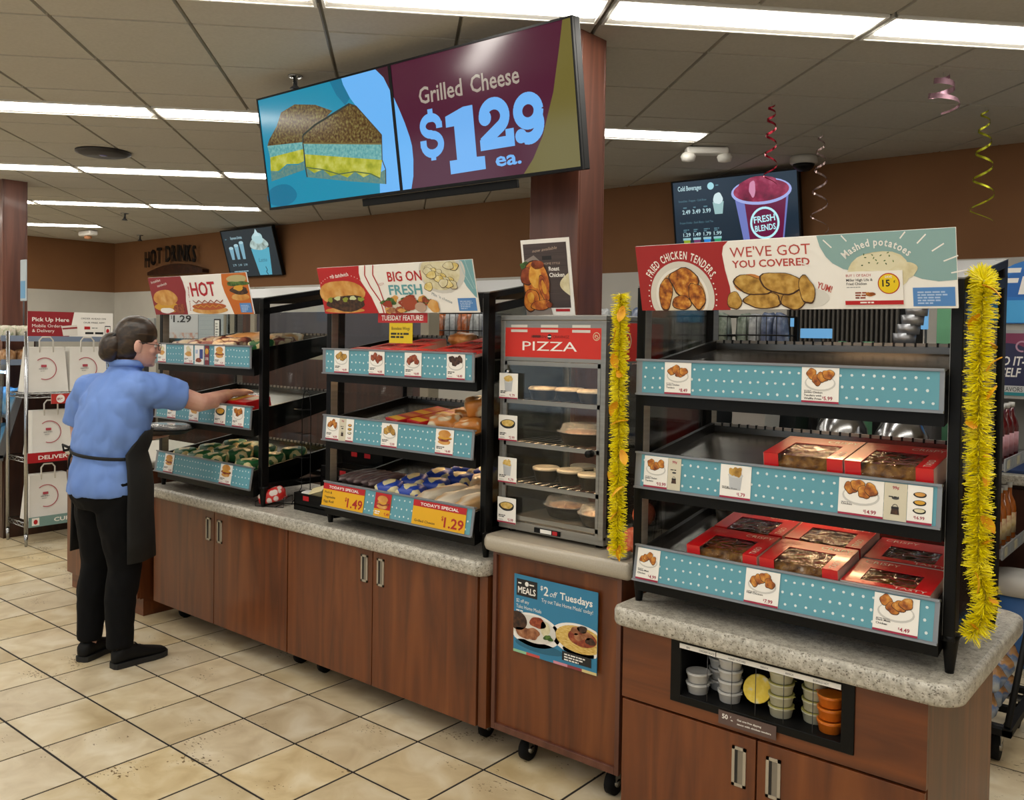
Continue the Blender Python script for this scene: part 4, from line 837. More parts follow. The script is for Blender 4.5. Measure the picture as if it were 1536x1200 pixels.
# orange dip tubs beside the warmer
OL = noisy('orange_lid', ['b8401c', 'cf5a2a', 'd98a60'], scale=50, pos=[.35, .5, .7])
def tub(loc, lab, rot=(0, 0, 0)):
    t = thing('dip_tub', lab, 'tub', loc, rot, 'dip tubs beside the warmer'); m = MB(); m.lathe([(.030, 0), (.034, .002), (.04, .028), (.043, .03)], flat('c9c8c6', .4), 20); m.obj('tub_body', t); m = MB(); m.lathe([(.044, .03), (.044, .032), (.036, .034), (0, .033)], OL, 20); m.obj('lid', t)
tub((-1.665, 2.605, .861), 'white dip tub with orange lid lying flat at the counter corner')
tub((-1.655, 2.70, .905), 'dip tub with orange lid tipped toward the viewer, lower of the leaning two', (1.25, 0, .2))
tub((-1.652, 2.765, .985), 'dip tub with orange lid tipped toward the viewer, upper of the leaning two', (1.25, 0, .1))
m = MB()
for z in (.862, .96, 1.05): m.tube([(-1.70, 2.80, z), (-1.70, 2.73, z), (-1.61, 2.73, z), (-1.61, 2.80, z)], .002, BLACK, 6)
for x in (-1.70, -1.61): m.tube([(x, 2.73, .862), (x, 2.78, 1.10), (x, 2.80, .862)], .002, BLACK, 6)
m.tube([(-1.70, 2.775, 1.08), (-1.61, 2.775, 1.08)], .002, BLACK, 6)
m.obj('wire_stand', label='small black wire stand holding dip tubs beside the warmer', cat='stand')

# ================================================================== screens
def scr(c, e=1.0): return flat(c, .12, emit=e)
tv = thing('menu_screen', 'wide double screen advertising grilled cheese, hung beside the wood column', 'screen', (-4.225, 2.968, 2.298), (PI/2+math.radians(8.95), 0, 0))
TW, TH = 2.12, .6
for s in range(2):
    x0, x1 = s*TW/2, (s+1)*TW/2; m = MB(); m.b2((x0, 0, -.055), (x1, TH, -.012), BLACK, .004)
    b = .009
    for a, c in (((x0, 0), (x0+b, TH)), ((x1-b, 0), (x1, TH)), ((x0+b, 0), (x1-b, b+.004)), ((x0+b, TH-b), (x1-b, TH))): m.b2((a[0], a[1], -.013), (c[0], c[1], 0), BLACK)
    pn = m.obj('screen_panel', tv)
    m = MB()
    if s == 0:
        m.rect(x0+b, b, x1-b, TH-b, scr('1587a6'), -.004); m.poly([(.711, TH-b), (.72, .56), (.76, .49), (.82, .42), (.90, .25), (.92, .12), (.905, b), (x1-b, b), (x1-b, TH-b)], scr('68b2f2'), -.003)
        m.poly([(.62, TH-b), (.711, TH-b), (.72, .56), (.76, .49), (.72, .46), (.66, .52)], scr('0f6f90'), -.0032); m.blob(.12, .07, .13, .06, scr('0f6f90'), -.0033, 3, .05); m.poly([(.963, TH-b), (1.013, .546), (x1-b, .475), (x1-b, TH-b)], scr('3c1426'), -.0025)
        CR = noisy('scr_crust', ['3a2410', '6a5128', '8f8648'], scale=70, emit=.75, rough=.12); BR = noisy('scr_crumb', ['4f9aa0', '6fb2b0', '8cc4bd'], scale=60, emit=.85, rough=.12); CZ = noisy('scr_cheese', ['8f9a14', 'b8b834', 'cfd06a'], scale=18, emit=.9, rough=.12); BR2 = noisy('scr_crumb2', ['4a8890', '7a9a84'], scale=60, emit=.8, rough=.12)
        m.poly([(.324, .524), (.201, .50), (.149, .435), (.07, .375), (.046, .344), (.358, .326), (.373, .359), (.492, .391), (.619, .448), (.49, .497)], CR, -.0022); m.poly([(.046, .344), (.06, .281), (.353, .291), (.358, .326)], BR, -.0020); m.poly([(.06, .281), (.05, .21), (.12, .20), (.20, .23), (.30, .22), (.348, .23), (.353, .291)], CZ, -.0018); m.poly([(.05, .215), (.047, .153), (.345, .185), (.348, .235), (.30, .215), (.2, .225), (.12, .195)], BR2, -.0019)
        m.poly([(.753, .462), (.801, .444), (.962, .285), (.957, .243), (.357, .32), (.364, .36), (.474, .399)], CR, -.0014); m.poly([(.357, .32), (.957, .243), (.948, .168), (.358, .264)], BR, -.0013); m.poly([(.36, .2), (.356, .145), (.70, .09), (.957, .052), (.966, .122), (.92, .11), (.60, .16)], BR2, -.0012)
        m.poly([(.358, .264), (.948, .168), (.92, .083), (.857, .111), (.80, .10), (.741, .134), (.68, .11), (.617, .134), (.55, .13), (.494, .17), (.42, .16), (.356, .196)], CZ, -.001)
        m.line([(.753, .462), (.474, .399), (.364, .36), (.357, .32), (.358, .264), (.356, .196), (.36, .145)], .010, flat('2a3a30', emit=.5), -.0007); m.line([(.357, .32), (.957, .243)], .006, flat('8a7a3a', emit=.6), -.0007); m.line([(.356, .196), (.494, .17), (.617, .134), (.741, .134), (.857, .111), (.92, .083)], .006, flat('5a7a40', emit=.6), -.0006); m.line([(.753, .462), (.801, .444), (.962, .285), (.957, .243), (.948, .168), (.966, .122), (.957, .052)], .006, flat('4a3a20', emit=.6), -.0006)
    else:
        m.rect(x0+b, b+.004, x1-b, TH-b, scr('4f1630', .9), -.004); m.poly([(x0+b, .445), (1.10, .38), (1.126, .319), (1.15, .25), (1.159, .209), (1.159, .146), (1.148, .07), (1.127, .013), (x0+b, .013)], scr('68b2f2'), -.003); m.poly([(2.071, TH-b), (2.047, .495), (2.0, .323), (1.929, .157), (1.87, .07), (1.813, .013), (x1-b, .013), (x1-b, TH-b)], scr('70662f', .9), -.003)
        tx = scr('a89c8e', .95); nb = scr('6fb0f0', 1.0); m.text('Grilled', 1.235, .388, .075, tx, -.0028, w=.27, bold=.015); m.text('Cheese', 1.555, .388, .075, tx, -.0028, w=.275, bold=.015)
        ar = lambda cx, cy, rx, ry, a0, a1, n=12: [(cx+rx*math.cos(math.radians(a0+(a1-a0)*i/n)), cy+ry*math.sin(math.radians(a0+(a1-a0)*i/n))) for i in range(n+1)]
        m.stroke(ar(1.292, .283, .052, .038, 10, 270)+ar(1.292, .200, .056, .042, 90, -180), .038, nb, -.0028); m.rect(1.276, .128, 1.308, .172, nb, -.0028); m.rect(1.280, .30, 1.312, .358, nb, -.0028); m.rect(1.326, .268, 1.364, .296, nb, -.0028); m.rect(1.216, .19, 1.256, .222, nb, -.0028)
        m.poly([(1.391, .054), (1.603, .056), (1.603, .112), (1.556, .114), (1.556, .338), (1.50, .338), (1.388, .31), (1.387, .262), (1.437, .262), (1.437, .114), (1.391, .114)], nb, -.0028)
        m.stroke(ar(1.674, .272, .062, .055, 185, -50)+[(1.60, .165)], .052, nb, -.0028); m.rect(1.583, .135, 1.778, .182, nb, -.0028); m.rect(1.732, .135, 1.778, .21, nb, -.0028); m.disc(1.622, .272, .036, .034, nb, -.0028, 16)
        m.stroke(ar(1.862, .268, .056, .052, 0, 360, 20), .05, nb, -.0028); m.stroke([(1.918, .27)]+ar(1.858, .215, .060, .060, 25, -110), .05, nb, -.0028); m.disc(1.815, .170, .032, .030, nb, -.0028, 16); m.text('ea.', 1.662, .06, .062, nb, -.0028, w=.145, bold=.05)
    m.obj('picture', pn)
m = MB(); m.b2((.74, -.04, -.05), (1.747, -.003, -.028), BLACK, .003); m.obj('mount_bar', tv)
m = MB(); m.b2((1.60, .12, -.30), (1.85, .40, -.056), BLACKM, .004); m.obj('bracket', tv)

def wallscreen(label, x, y, z, wd, ht, tilt, draw):
    t = thing('menu_screen', label, 'screen', (x, y, z), (PI/2+math.radians(tilt), 0, 0)); m = MB(); m.b2((0, 0, -.05), (wd, ht, -.003), BLACK, .004); m.b2((0, 0, -.003), (wd, .014, .002), BLACK); m.b2((0, ht-.014, -.003), (wd, ht, .002), BLACK); m.b2((0, .014, -.003), (.014, ht-.014, .002), BLACK); m.b2((wd-.014, .014, -.003), (wd, ht-.014, .002), BLACK); m.obj('bezel', t)
    m = MB(); draw(m, wd, ht); m.obj('picture', t); m = MB(); m.b2((wd*.35, ht*.3, -.14), (wd*.65, ht*.7, -.05), BLACKM); m.obj('mount', t)
def dscr(m, W, H2):
    m.rect(.014, .014, W-.014, H2-.014, scr('14293a', .9), -.002); z = -.0014; tx = scr('b8d8de', .9); dim = scr('5f8a98', .8)
    m.text('Cold Beverages', .06, H2*.86, .04, tx, z, w=.22, bold=.03); m.disc(.365, H2*.89, .03, .03, scr('a8e0ea', .9), z, 16); m.bars(.41, H2*.885, .05, 1, .01, dim, z, 1); m.text('Smoothies - Frappes - Cold Brew', .06, H2*.71, .018, dim, z, w=.26)
    for i, p in enumerate(('2.49', '3.49', '3.99')): m.text(p, .09+i*.095, H2*.55, .035, tx, z, w=.075, bold=.03); m.bars(.10+i*.095, H2*.625, .045, 1, .01, dim, z, i)
    m.poly([(.39, H2*.52), (.46, H2*.52), (.475, H2*.68), (.375, H2*.68)], scr('9fc4c4', .9), z); m.blob(.425, H2*.72, .04, .05, scr('d8eef0', .9), z+.0003, 3, .15)
    m.text('Frozen Drinks - Slush Blasts - Iced Tea', .06, H2*.42, .018, dim, z, w=.31)
    for i, (p, c) in enumerate((('1.29', '93a62a'), ('1.49', '7a3a6a'), ('1.79', '2a86d8'), ('1.99', '2f9a6a'))):
        x = .085+i*.095; m.text(p, x, H2*.25, .03, tx, z, w=.07, bold=.03); m.bars(x+.005, H2*.33, .055, 2, .009, dim, z, i); m.poly([(x+.01, H2*.05), (x+.055, H2*.05), (x+.065, H2*.22), (x, H2*.22)], scr(c, .9), z); m.rect(x-.004, H2*.20, x+.069, H2*.23, scr('9fd0d8', .8), z+.0003)
    RS = noisy('scr_slush', ['5a0f2c', '8f1f44', 'b5506e'], scale=8, emit=.95, rough=.12); cx = .80
    m.poly([(cx-.155, .02), (cx+.165, .02), (cx+.235, H2*.78), (cx-.235, H2*.78)], scr('7a86d0', .8), z); m.poly([(cx-.105, .02), (cx+.155, .02), (cx+.215, H2*.76), (cx-.15, H2*.74)], scr('6a1540', .9), z+.0003); m.disc(cx, H2*.76, .255, .105, scr('a9b4ee', .9), z+.0006, 30); m.disc(cx, H2*.77, .235, .088, RS, z+.0009, 30); m.blob(cx-.01, H2*.85, .17, .06, RS, z+.0012, 5, .15); m.blob(cx-.07, H2*.80, .03, .06, scr('d890b0', .9), z+.0014, 6, .2)
    m.ring(cx+.02, H2*.36, .115, .018, scr('b8ecf4', 1), z+.0008, 0, 2*PI, 30, ry=.12); m.text('FRESH', cx+.02, H2*.375, .052, scr('b8ecf4', 1), z+.0012, w=.18, al='c', bold=.05, ang=.08); m.text('BLENDS', cx+.025, H2*.265, .048, scr('b8ecf4', 1), z+.0012, w=.175, al='c', bold=.05, ang=.08)
wallscreen('cold beverages menu screen with a red frozen drink on the back wall', -3.86, 6.85, 2.335, 1.115, .63, 10, dscr)
def dscr2(m, W, H2):
    m.rect(.014, .014, W-.014, H2-.014, scr('12242f', .9), -.002); z = -.0014; tx = scr('9fc4d0', .9)
    m.text('Espresso Drinks', .20, H2*.80, .035, tx, z, w=.26, bold=.02); m.bars(.07, H2*.80, .08, 1, .012, scr('5f8a98', .8), z, 3)
    for i in range(3):
        x = .12+i*.125; m.poly([(x+.015, H2*.38), (x+.075, H2*.38), (x+.095, H2*(.62+.05*i)), (x-.005, H2*(.62+.05*i))], scr('7fb0c4', .85), z); m.disc(x+.045, H2*(.62+.05*i), .05, .02, scr('a9ccd6', .9), z+.0003, 12); m.text(('3.79', '3.49', '3.99')[i], x, H2*.24, .03, tx, z, w=.08)
    m.bars(.12, H2*.12, .38, 2, .012, tx, z, 7)
    cx = .80; m.poly([(cx-.12, .02), (cx+.14, .02), (cx+.20, H2*.58), (cx-.19, H2*.58)], scr('52a8c0', .95), z); m.blob(cx, H2*.66, .19, .085, noisy('scr_whip', ['7a8a80', 'a9c0bc', 'c4dcd8'], scale=14, emit=.9, rough=.12), z+.0003, 3, .1); m.blob(cx, H2*.78, .12, .07, scr('b0d4d8', .9), z+.0006, 5, .12); m.poly([(cx-.07, H2*.82), (cx+.06, H2*.82), (cx-.01, H2*.97)], scr('c4e0e4', .9), z+.0008); m.text('Latte', cx-.08, H2*.3, .05, scr('2a6a80', .9), z+.0006, w=.18, shear=.2); m.line([(cx+.04, H2*.2), (cx+.06, H2*.13), (cx+.03, H2*.09), (cx+.06, .025)], .012, INK, z+.0008)
wallscreen('espresso menu screen with a whipped drink on the back wall, far left', -10.66, 6.88, 2.345, 1.16, .64, 16, dscr2)
# HOT DRINKS sign on the wall
t = thing('wall_sign', 'arched wall sign with dark letters reading hot drinks', 'sign', (-12.05, 6.92, 2.42), UP)
m = MB(); n = 20; pts = [(-.72+1.5*i/n, .02) for i in range(n+1)]+[(.78-1.5*i/n, .06+.11*math.sin(PI*(i+.5)/(n+1))) for i in range(n+1)]; m.prism(pts, 0, .10, DWOOD); m.obj('shelf_board', t)
tt = 'HOT DRINKS'; x = -.86
for ch in tt:
    q = textmesh(ch, .02); k = .235/.72*.62; wd = (q[3]-q[2])*k if ch != ' ' else .05
    if ch != ' ':
        u = (x+wd/2+.05)/.95; m = MB(); zt = .255-.10*u*u; m.text(ch, x, zt-.04, .235, flat('15110e', .5), .07, sx=.62, bold=.02); vs_ = list(m.v); fs = list(m.f); N0 = len(vs_)
        m.v += [(a, b, .05) for a, b, c in vs_]; m.f += [tuple(N0+j for j in reversed(f)) for f in fs]; m.m += [0]*len(fs); m.sm += [False]*len(fs); m.obj('letter', t)
    x += wd+.035

# ================================================================== ceiling fittings
def ceilpt(px, py, z=H):
    d = rgt*((px-768)/F)+dn*((py-CY)/F)+fwd; k = (z-CAMZ)/d.z; return V((d.x*k, d.y*k, z))
p = ceilpt(1060, 219); t = thing('emergency_light', 'white two headed emergency light on the ceiling', 'light', (p.x, p.y, H-.007), (0, 0, YAW*-1+.0)); m = MB(); m.box((0, 0, -.03), (.30, .10, .05), WHITE, .015); m.obj('housing', t)
for s in (-1, 1): m = MB(); m.lathe([(.0, -.11), (.045, -.10), (.055, -.07), (.04, -.045), (.02, -.04)], WHITE, 16, c=(s*.13, 0, 0)); m.obj('lamp_head', t)
p = ceilpt(1206, 233); t = thing('security_camera', 'dome security camera on the ceiling above the drinks screen', 'camera', (p.x, p.y, H-.007)); m = MB(); m.lathe([(.0, 0), (.09, 0), (.10, -.015), (.10, -.05), (.09, -.06)][::-1], flat('b9b6ae', .5), 20); m.obj('base', t); m = MB(); m.lathe([(0, -.115), (.04, -.108), (.07, -.085), (.08, -.06)], BLACK, 20); m.obj('dome', t)
p = ceilpt(155, 226); t = thing('access_point', 'dark flat disc on the ceiling between the left light rows', 'ceiling fitting', (p.x, p.y, H-.007)); m = MB(); m.lathe([(.0, -.03), (.16, -.03), (.2, -.015), (.2, 0)], flat('2a2422', .5), 24); m.obj('plate', t); m = MB(); m.lathe([(0, -.036), (.02, -.035), (.03, -.03)], flat('7a78a8', .4), 12); m.obj('light_dot', t)
for px, py, s, lab in ((443, 112, 1, 'sprinkler head above the left end of the wide screen'), (187, 319, 1.2, 'sprinkler head beyond the fourth light row'), (210, 352, 1.2, 'sprinkler head near the far back corner')):
    p = ceilpt(px, py); t = thing('sprinkler', lab, 'sprinkler', (p.x, p.y, H-.007), group='ceiling sprinklers'); m = MB(); m.lathe([(.04*s, 0), (.035*s, -.008), (.012*s, -.01), (.012*s, -.05*s)][::-1], CHROME, 14); m.obj('pipe', t); m = MB(); m.lathe([(0, -.07*s), (.03*s, -.068*s), (.012*s, -.05*s)], DGREY, 12); m.obj('deflector', t)
p = ceilpt(132, 345); t = thing('emergency_light', 'small pale emergency light on the ceiling near the far corner', 'light', (p.x, p.y, H-.007)); m = MB(); m.box((0, 0, -.04), (.35, .12, .07), WHITE, .02); m.obj('housing', t); m = MB(); m.lathe([(0, -.12), (.05, -.11), (.05, -.08), (.02, -.07)], flat('c98a60', .5), 12); m.obj('lamp_head', t)
# hanging spiral streamers
def spiral(px, py, length, rad0, rad1, turns, col, lab, wd=.015):
    p = ceilpt(px, py); t = thing('spiral_streamer', lab, 'streamer', (p.x, p.y, H-.007), group='spiral streamers'); m = MB(); m.cyl((0, 0, 0), (0, 0, -.02), .0015, flat('9a958a', .5), 6); m.obj('hook', t)
    vs_ = []; fs = []; n = int(turns*16)
    for i in range(n+1):
        k = i/n; r = rad0+(rad1-rad0)*k; a = 2*PI*turns*k; z = -.02-length*k**1.45; hw = wd*(.35+.65*math.sin(PI*min(1, k*1.05+.02))**.5)/2
        c, s_ = math.cos(a), math.sin(a); vs_ += [(r*c, r*s_, z+hw), (r*c*1.04, r*s_*1.04, z-hw)]
    for i in range(n): fs.append((2*i, 2*i+1, 2*i+3, 2*i+2))
    m = MB(); m.add(vs_, fs, flat(col, .25, .7), True); m.obj('ribbon', t)
spiral(1158, 150, .46, .018, .04, 5, 'a01c30', 'red foil spiral streamer hanging beside the drinks screen')
spiral(1232, 196, .64, .016, .06, 5.2, 'a8908c', 'pale pink foil spiral streamer hanging right of the drinks screen')
spiral(1415, 106, .17, .03, .085, 2.3, 'b890a0', 'short wide pink foil curl on the ceiling', .03)
spiral(1478, 158, .66, .018, .07, 5, 'a8a824', 'yellow green foil spiral streamer at the far right')
# ================================================================== food
def atY(px, py, Y): d = rgt*((px-768)/F)+dn*((py-CY)/F)+fwd; k = Y/d.y; return V((d.x*k, Y, CAMZ+d.z*k))
def patchm(name, basec, patches, scale=22, rough=.4, thr=(.36, .42), stretch=(1, 1, 1)):
    if name in MATS: return MATS[name]
    m, nt, b = base(name); tc = N(nt, 'ShaderNodeTexCoord'); oi = N(nt, 'ShaderNodeObjectInfo'); mp = N(nt, 'ShaderNodeMapping'); mp.inputs['Scale'].default_value = stretch
    nt.links.new(tc.outputs['Object'], mp.inputs[0]); cb = N(nt, 'ShaderNodeCombineXYZ'); nt.links.new(oi.outputs['Random'], cb.inputs[0]); nt.links.new(oi.outputs['Random'], cb.inputs[1])
    ad = N(nt, 'ShaderNodeVectorMath', operation='ADD'); nt.links.new(mp.outputs[0], ad.inputs[0]); nt.links.new(cb.outputs[0], ad.inputs[1])
    v = N(nt, 'ShaderNodeTexVoronoi'); v.inputs['Scale'].default_value = scale; v.inputs['Randomness'].default_value = .75; nt.links.new(ad.outputs[0], v.inputs['Vector'])
    r = N(nt, 'ShaderNodeValToRGB'); r.color_ramp.elements[0].position = thr[0]; r.color_ramp.elements[1].position = thr[1]; r.color_ramp.elements[0].color = lin(basec); r.color_ramp.elements[1].color = lin(patches)
    nt.links.new(v.outputs['Distance'], r.inputs[0]); nt.links.new(r.outputs[0], b.inputs['Base Color']); b.inputs['Roughness'].default_value = rough
    n2 = N(nt, 'ShaderNodeTexNoise'); n2.inputs['Scale'].default_value = 35; bp = N(nt, 'ShaderNodeBump'); bp.inputs['Strength'].default_value = .5; bp.inputs['Distance'].default_value = .006; nt.links.new(ad.outputs[0], n2.inputs['Vector']); nt.links.new(n2.outputs['Fac'], bp.inputs['Height']); nt.links.new(bp.outputs[0], b.inputs['Normal'])
    MATS[name] = m; return m
def sp(v, p): return math.copysign(abs(v)**p, v)
def wrapmesh(name, lx, ly, lz, mt, seed=0, e1=.6, e2=.55, amp=.10, n=18, k=10):
    rd = random.Random(seed); off = V((rd.uniform(0, 50), rd.uniform(0, 50), 0)); vs_ = []; fs = []
    for i in range(k+1):
        la = -PI/2+PI*i/k
        for j in range(n):
            lo = 2*PI*j/n; x = sp(math.cos(la), e1)*sp(math.cos(lo), e2); y = sp(math.cos(la), e1)*sp(math.sin(lo), e2); z = sp(math.sin(la), e1)
            q = 1+amp*nz.noise(V((x, y, z))*1.7+off)*1.6+amp*.6*nz.noise(V((x, y, z))*4+off)
            fold = 1-.25*max(0, abs(y)-.75)*2
            z = z*q*fold; z = max(z, -.72); vs_.append((x*q*lx/2, y*q*ly/2, (z+.72)*lz/1.72))
    for i in range(k):
        for j in range(n): fs.append((i*n+j, i*n+(j+1) % n, (i+1)*n+(j+1) % n, (i+1)*n+j))
    m = MB(); m.add(vs_, fs, mt, True); return m.mesh(name)
def place(name, me, case, k, x, y, rz, label, cat, group, dz=0, sc=None, xtilt=0):
    R = Mx.Rotation(TILT+xtilt, 4, 'X') @ Mx.Rotation(rz, 4, 'Z')
    return mko(name, me, None, label, cat, group, None, (case.location.x+x, case.location.y+y, shelf_z(k, y)+.0015+dz), R.to_euler(), sc)
def diam(name, cream, colr, band=(.62, 1.0, 1.5)):
    """folded paper wrap: pale diamond on top, a coloured band round it, pale ends"""
    m, nt, b = base(name); tc = N(nt, 'ShaderNodeTexCoord'); sx = N(nt, 'ShaderNodeSeparateXYZ'); nt.links.new(tc.outputs['Object'], sx.inputs[0])
    n2 = N(nt, 'ShaderNodeTexNoise'); n2.inputs['Scale'].default_value = 18; nt.links.new(tc.outputs['Object'], n2.inputs['Vector'])
    def ab(o, k): a = N(nt, 'ShaderNodeMath', operation='ABSOLUTE'); nt.links.new(o, a.inputs[0]); q = N(nt, 'ShaderNodeMath', operation='MULTIPLY'); q.inputs[1].default_value = k; nt.links.new(a.outputs[0], q.inputs[0]); return q
    ad = N(nt, 'ShaderNodeMath', operation='ADD'); nt.links.new(ab(sx.outputs[0], 17).outputs[0], ad.inputs[0]); nt.links.new(ab(sx.outputs[1], 20).outputs[0], ad.inputs[1])
    a2 = N(nt, 'ShaderNodeMath', operation='ADD'); nt.links.new(ad.outputs[0], a2.inputs[0]); nt.links.new(n2.outputs['Fac'], a2.inputs[1])
    r = N(nt, 'ShaderNodeValToRGB'); r.color_ramp.interpolation = 'CONSTANT'; e = r.color_ramp.elements; dv_ = N(nt, 'ShaderNodeMath', operation='MULTIPLY'); dv_.inputs[1].default_value = .4; nt.links.new(a2.outputs[0], dv_.inputs[0])
    for i in range(2): e.new(.5)
    for i, (p_, c) in enumerate(((0, colr if False else cream), (band[0]*.75, colr), (band[1]*.76, cream), (band[2]*.62, colr))): e[i].position = min(p_, .99); e[i].color = lin(c)
    nt.links.new(dv_.outputs[0], r.inputs[0]); nt.links.new(r.outputs[0], b.inputs['Base Color']); b.inputs['Roughness'].default_value = .4
    bp = N(nt, 'ShaderNodeBump'); bp.inputs['Strength'].default_value = .6; bp.inputs['Distance'].default_value = .008; nt.links.new(n2.outputs['Fac'], bp.inputs['Height']); nt.links.new(bp.outputs[0], b.inputs['Normal']); return m
GW = diam('green_wrap', 'c9bb86', '1c5a2e'); BW = diam('blue_wrap', 'd4c99c', '1f40a0'); TW_ = patchm('tan_bag', 'c29a68', 'd6cbb6', 13, thr=(.3, .5), stretch=(1, .35, 1)); PWp = patchm('pale_wrap', 'bfb096', '6a3a36', 16, thr=(.46, .54)); OW = patchm('orange_wrap', 'c9bda0', 'b5702a', 16, thr=(.36, .5)); EW = noisy('egg_roll_wrap', ['2c2122', '4c3a3a', '7a6866'], scale=18, stretch=(1, .3, 1), rough=.35, bump=.3); RWp = patchm('red_white_wrap', 'c9bdb6', 'b8211c', 30, thr=(.4, .48))
gm = [wrapmesh('wrapped_sandwich', .13, .105, .062, GW, s) for s in range(3)]; bmh = [wrapmesh('wrapped_sandwich', .125, .10, .072, BW, 10+s) for s in range(3)]; pmh = [wrapmesh('wrapped_sandwich', .13, .11, .055, PWp, 20+s, amp=.18) for s in range(3)]; om = [wrapmesh('wrapped_bun', .14, .12, .075, OW, 30+s, amp=.16) for s in range(3)]; tmh = [wrapmesh('paper_bag', .085, .24, .06, TW_, 40+s, e1=.7, e2=.5, amp=.15) for s in range(3)]; em = [wrapmesh('wrapped_egg_roll', .044, .19, .036, EW, 50+s, e1=.8, e2=.5, amp=.12) for s in range(2)]
FN = ['first', 'second', 'third', 'fourth', 'fifth', 'sixth', 'seventh']
def grid(name, meshes, case, k, rows, fmt, cat, group, rz=0, jit=.15, dz=None):
    """rows: list of (y, [x...], z lift)"""
    for r, (y, xs, lift) in enumerate(rows):
        for i, x in enumerate(xs):
            rowname = ('front row', 'second row', 'third row', 'rear row')[r]
            place(name, meshes[(r*3+i) % len(meshes)], case, k, x, y, rz+random.uniform(-jit, jit), fmt % ('%s, %s from the left' % (rowname, FN[i])), cat, group, lift)
grid('wrapped_sandwich', gm, C1, 0, [(.085, [.19, .33, .47], 0), (.20, [.25, .39, .53], 0), (.315, [.31, .45, .59], 0)], 'green wrapped sandwich in the bottom shelf pile, %s', 'sandwich', 'green wrapped sandwiches in the left case', .2)
grid('wrapped_sandwich', gm, C1, 0, [(.085, [.78], 0), (.215, [.80], 0), (.335, [.82], 0)], 'green wrapped sandwich apart by the post, %s', 'sandwich', 'green wrapped sandwiches in the left case', .1)
grid('wrapped_sandwich', pmh, C1, 2, [(.085, [.16, .30, .44, .60], 0), (.21, [.22, .36, .51], .0)], 'pale wrapped sandwich, left case top shelf, %s', 'sandwich', 'pale wrapped sandwiches in the left case', .4, .4)
place('paper_bag', tmh[0], C1, 2, .70, .34, -1.2, 'long tan paper bag lying across the top shelf of the left case', 'bag', 'tan bags in the left case', .0)
place('paper_bag', tmh[1], C1, 2, .38, .34, -1.1, 'tan paper bag sticking up behind the pale sandwiches, left case', 'bag', 'tan bags in the left case', .0)
place('wrapped_sandwich', gm[1], C1, 2, .83, .12, .3, 'striped wrapped sandwich by the right post on the top shelf, left case', 'sandwich', 'pale wrapped sandwiches in the left case'); place('wrapped_sandwich', pmh[1], C1, 2, .82, .26, .3, 'pale wrapped sandwich right behind the post on the top shelf, left case', 'sandwich', 'pale wrapped sandwiches in the left case')
grid('wrapped_sandwich', bmh, C2, 0, [(.085, [.37, .50], 0), (.195, [.405, .535], 0), (.305, [.45, .58], 0), (.415, [.50, .63], 0)], 'blue wrapped sandwich on the bottom shelf, %s', 'sandwich', 'blue wrapped sandwiches in the middle case', .25)
for i in range(5): place('wrapped_egg_roll', em[i % 2], C2, 0, .085+i*.052, .15, -.36, 'dark wrapped egg roll on the bottom shelf, lower layer, %s from the left' % FN[i], 'egg roll', 'egg rolls in the middle case')
for i in range(5): place('wrapped_egg_roll', em[(i+1) % 2], C2, 0, .095+i*.05, .14, -.40, 'dark wrapped egg roll on the bottom shelf, upper layer, %s from the left' % FN[i], 'egg roll', 'egg rolls in the middle case', .036)
for i in range(6): place('paper_bag', tmh[i % 3], C2, 0, (.625, .735, .845)[i % 3]+(.03 if i > 2 else 0), .145 if i < 3 else .395, -.32, 'tan hot dog bag near the case post, %s row, %s from the left' % ('front' if i < 3 else 'rear', FN[i % 3]), 'bag', 'tan bags in the middle case')
grid('wrapped_bun', om, C2, 1, [(.095, [.68, .83], 0), (.235, [.69, .835], 0), (.37, [.80], 0)], 'orange wrapped bun on the middle shelf, %s', 'bun', 'wrapped buns in the middle case', .3)
place('wrapped_bun', om[1], C2, 1, .82, .165, .8, 'orange and cream wrapped bun lying on top of the others', 'bun', 'wrapped buns in the middle case', .072)

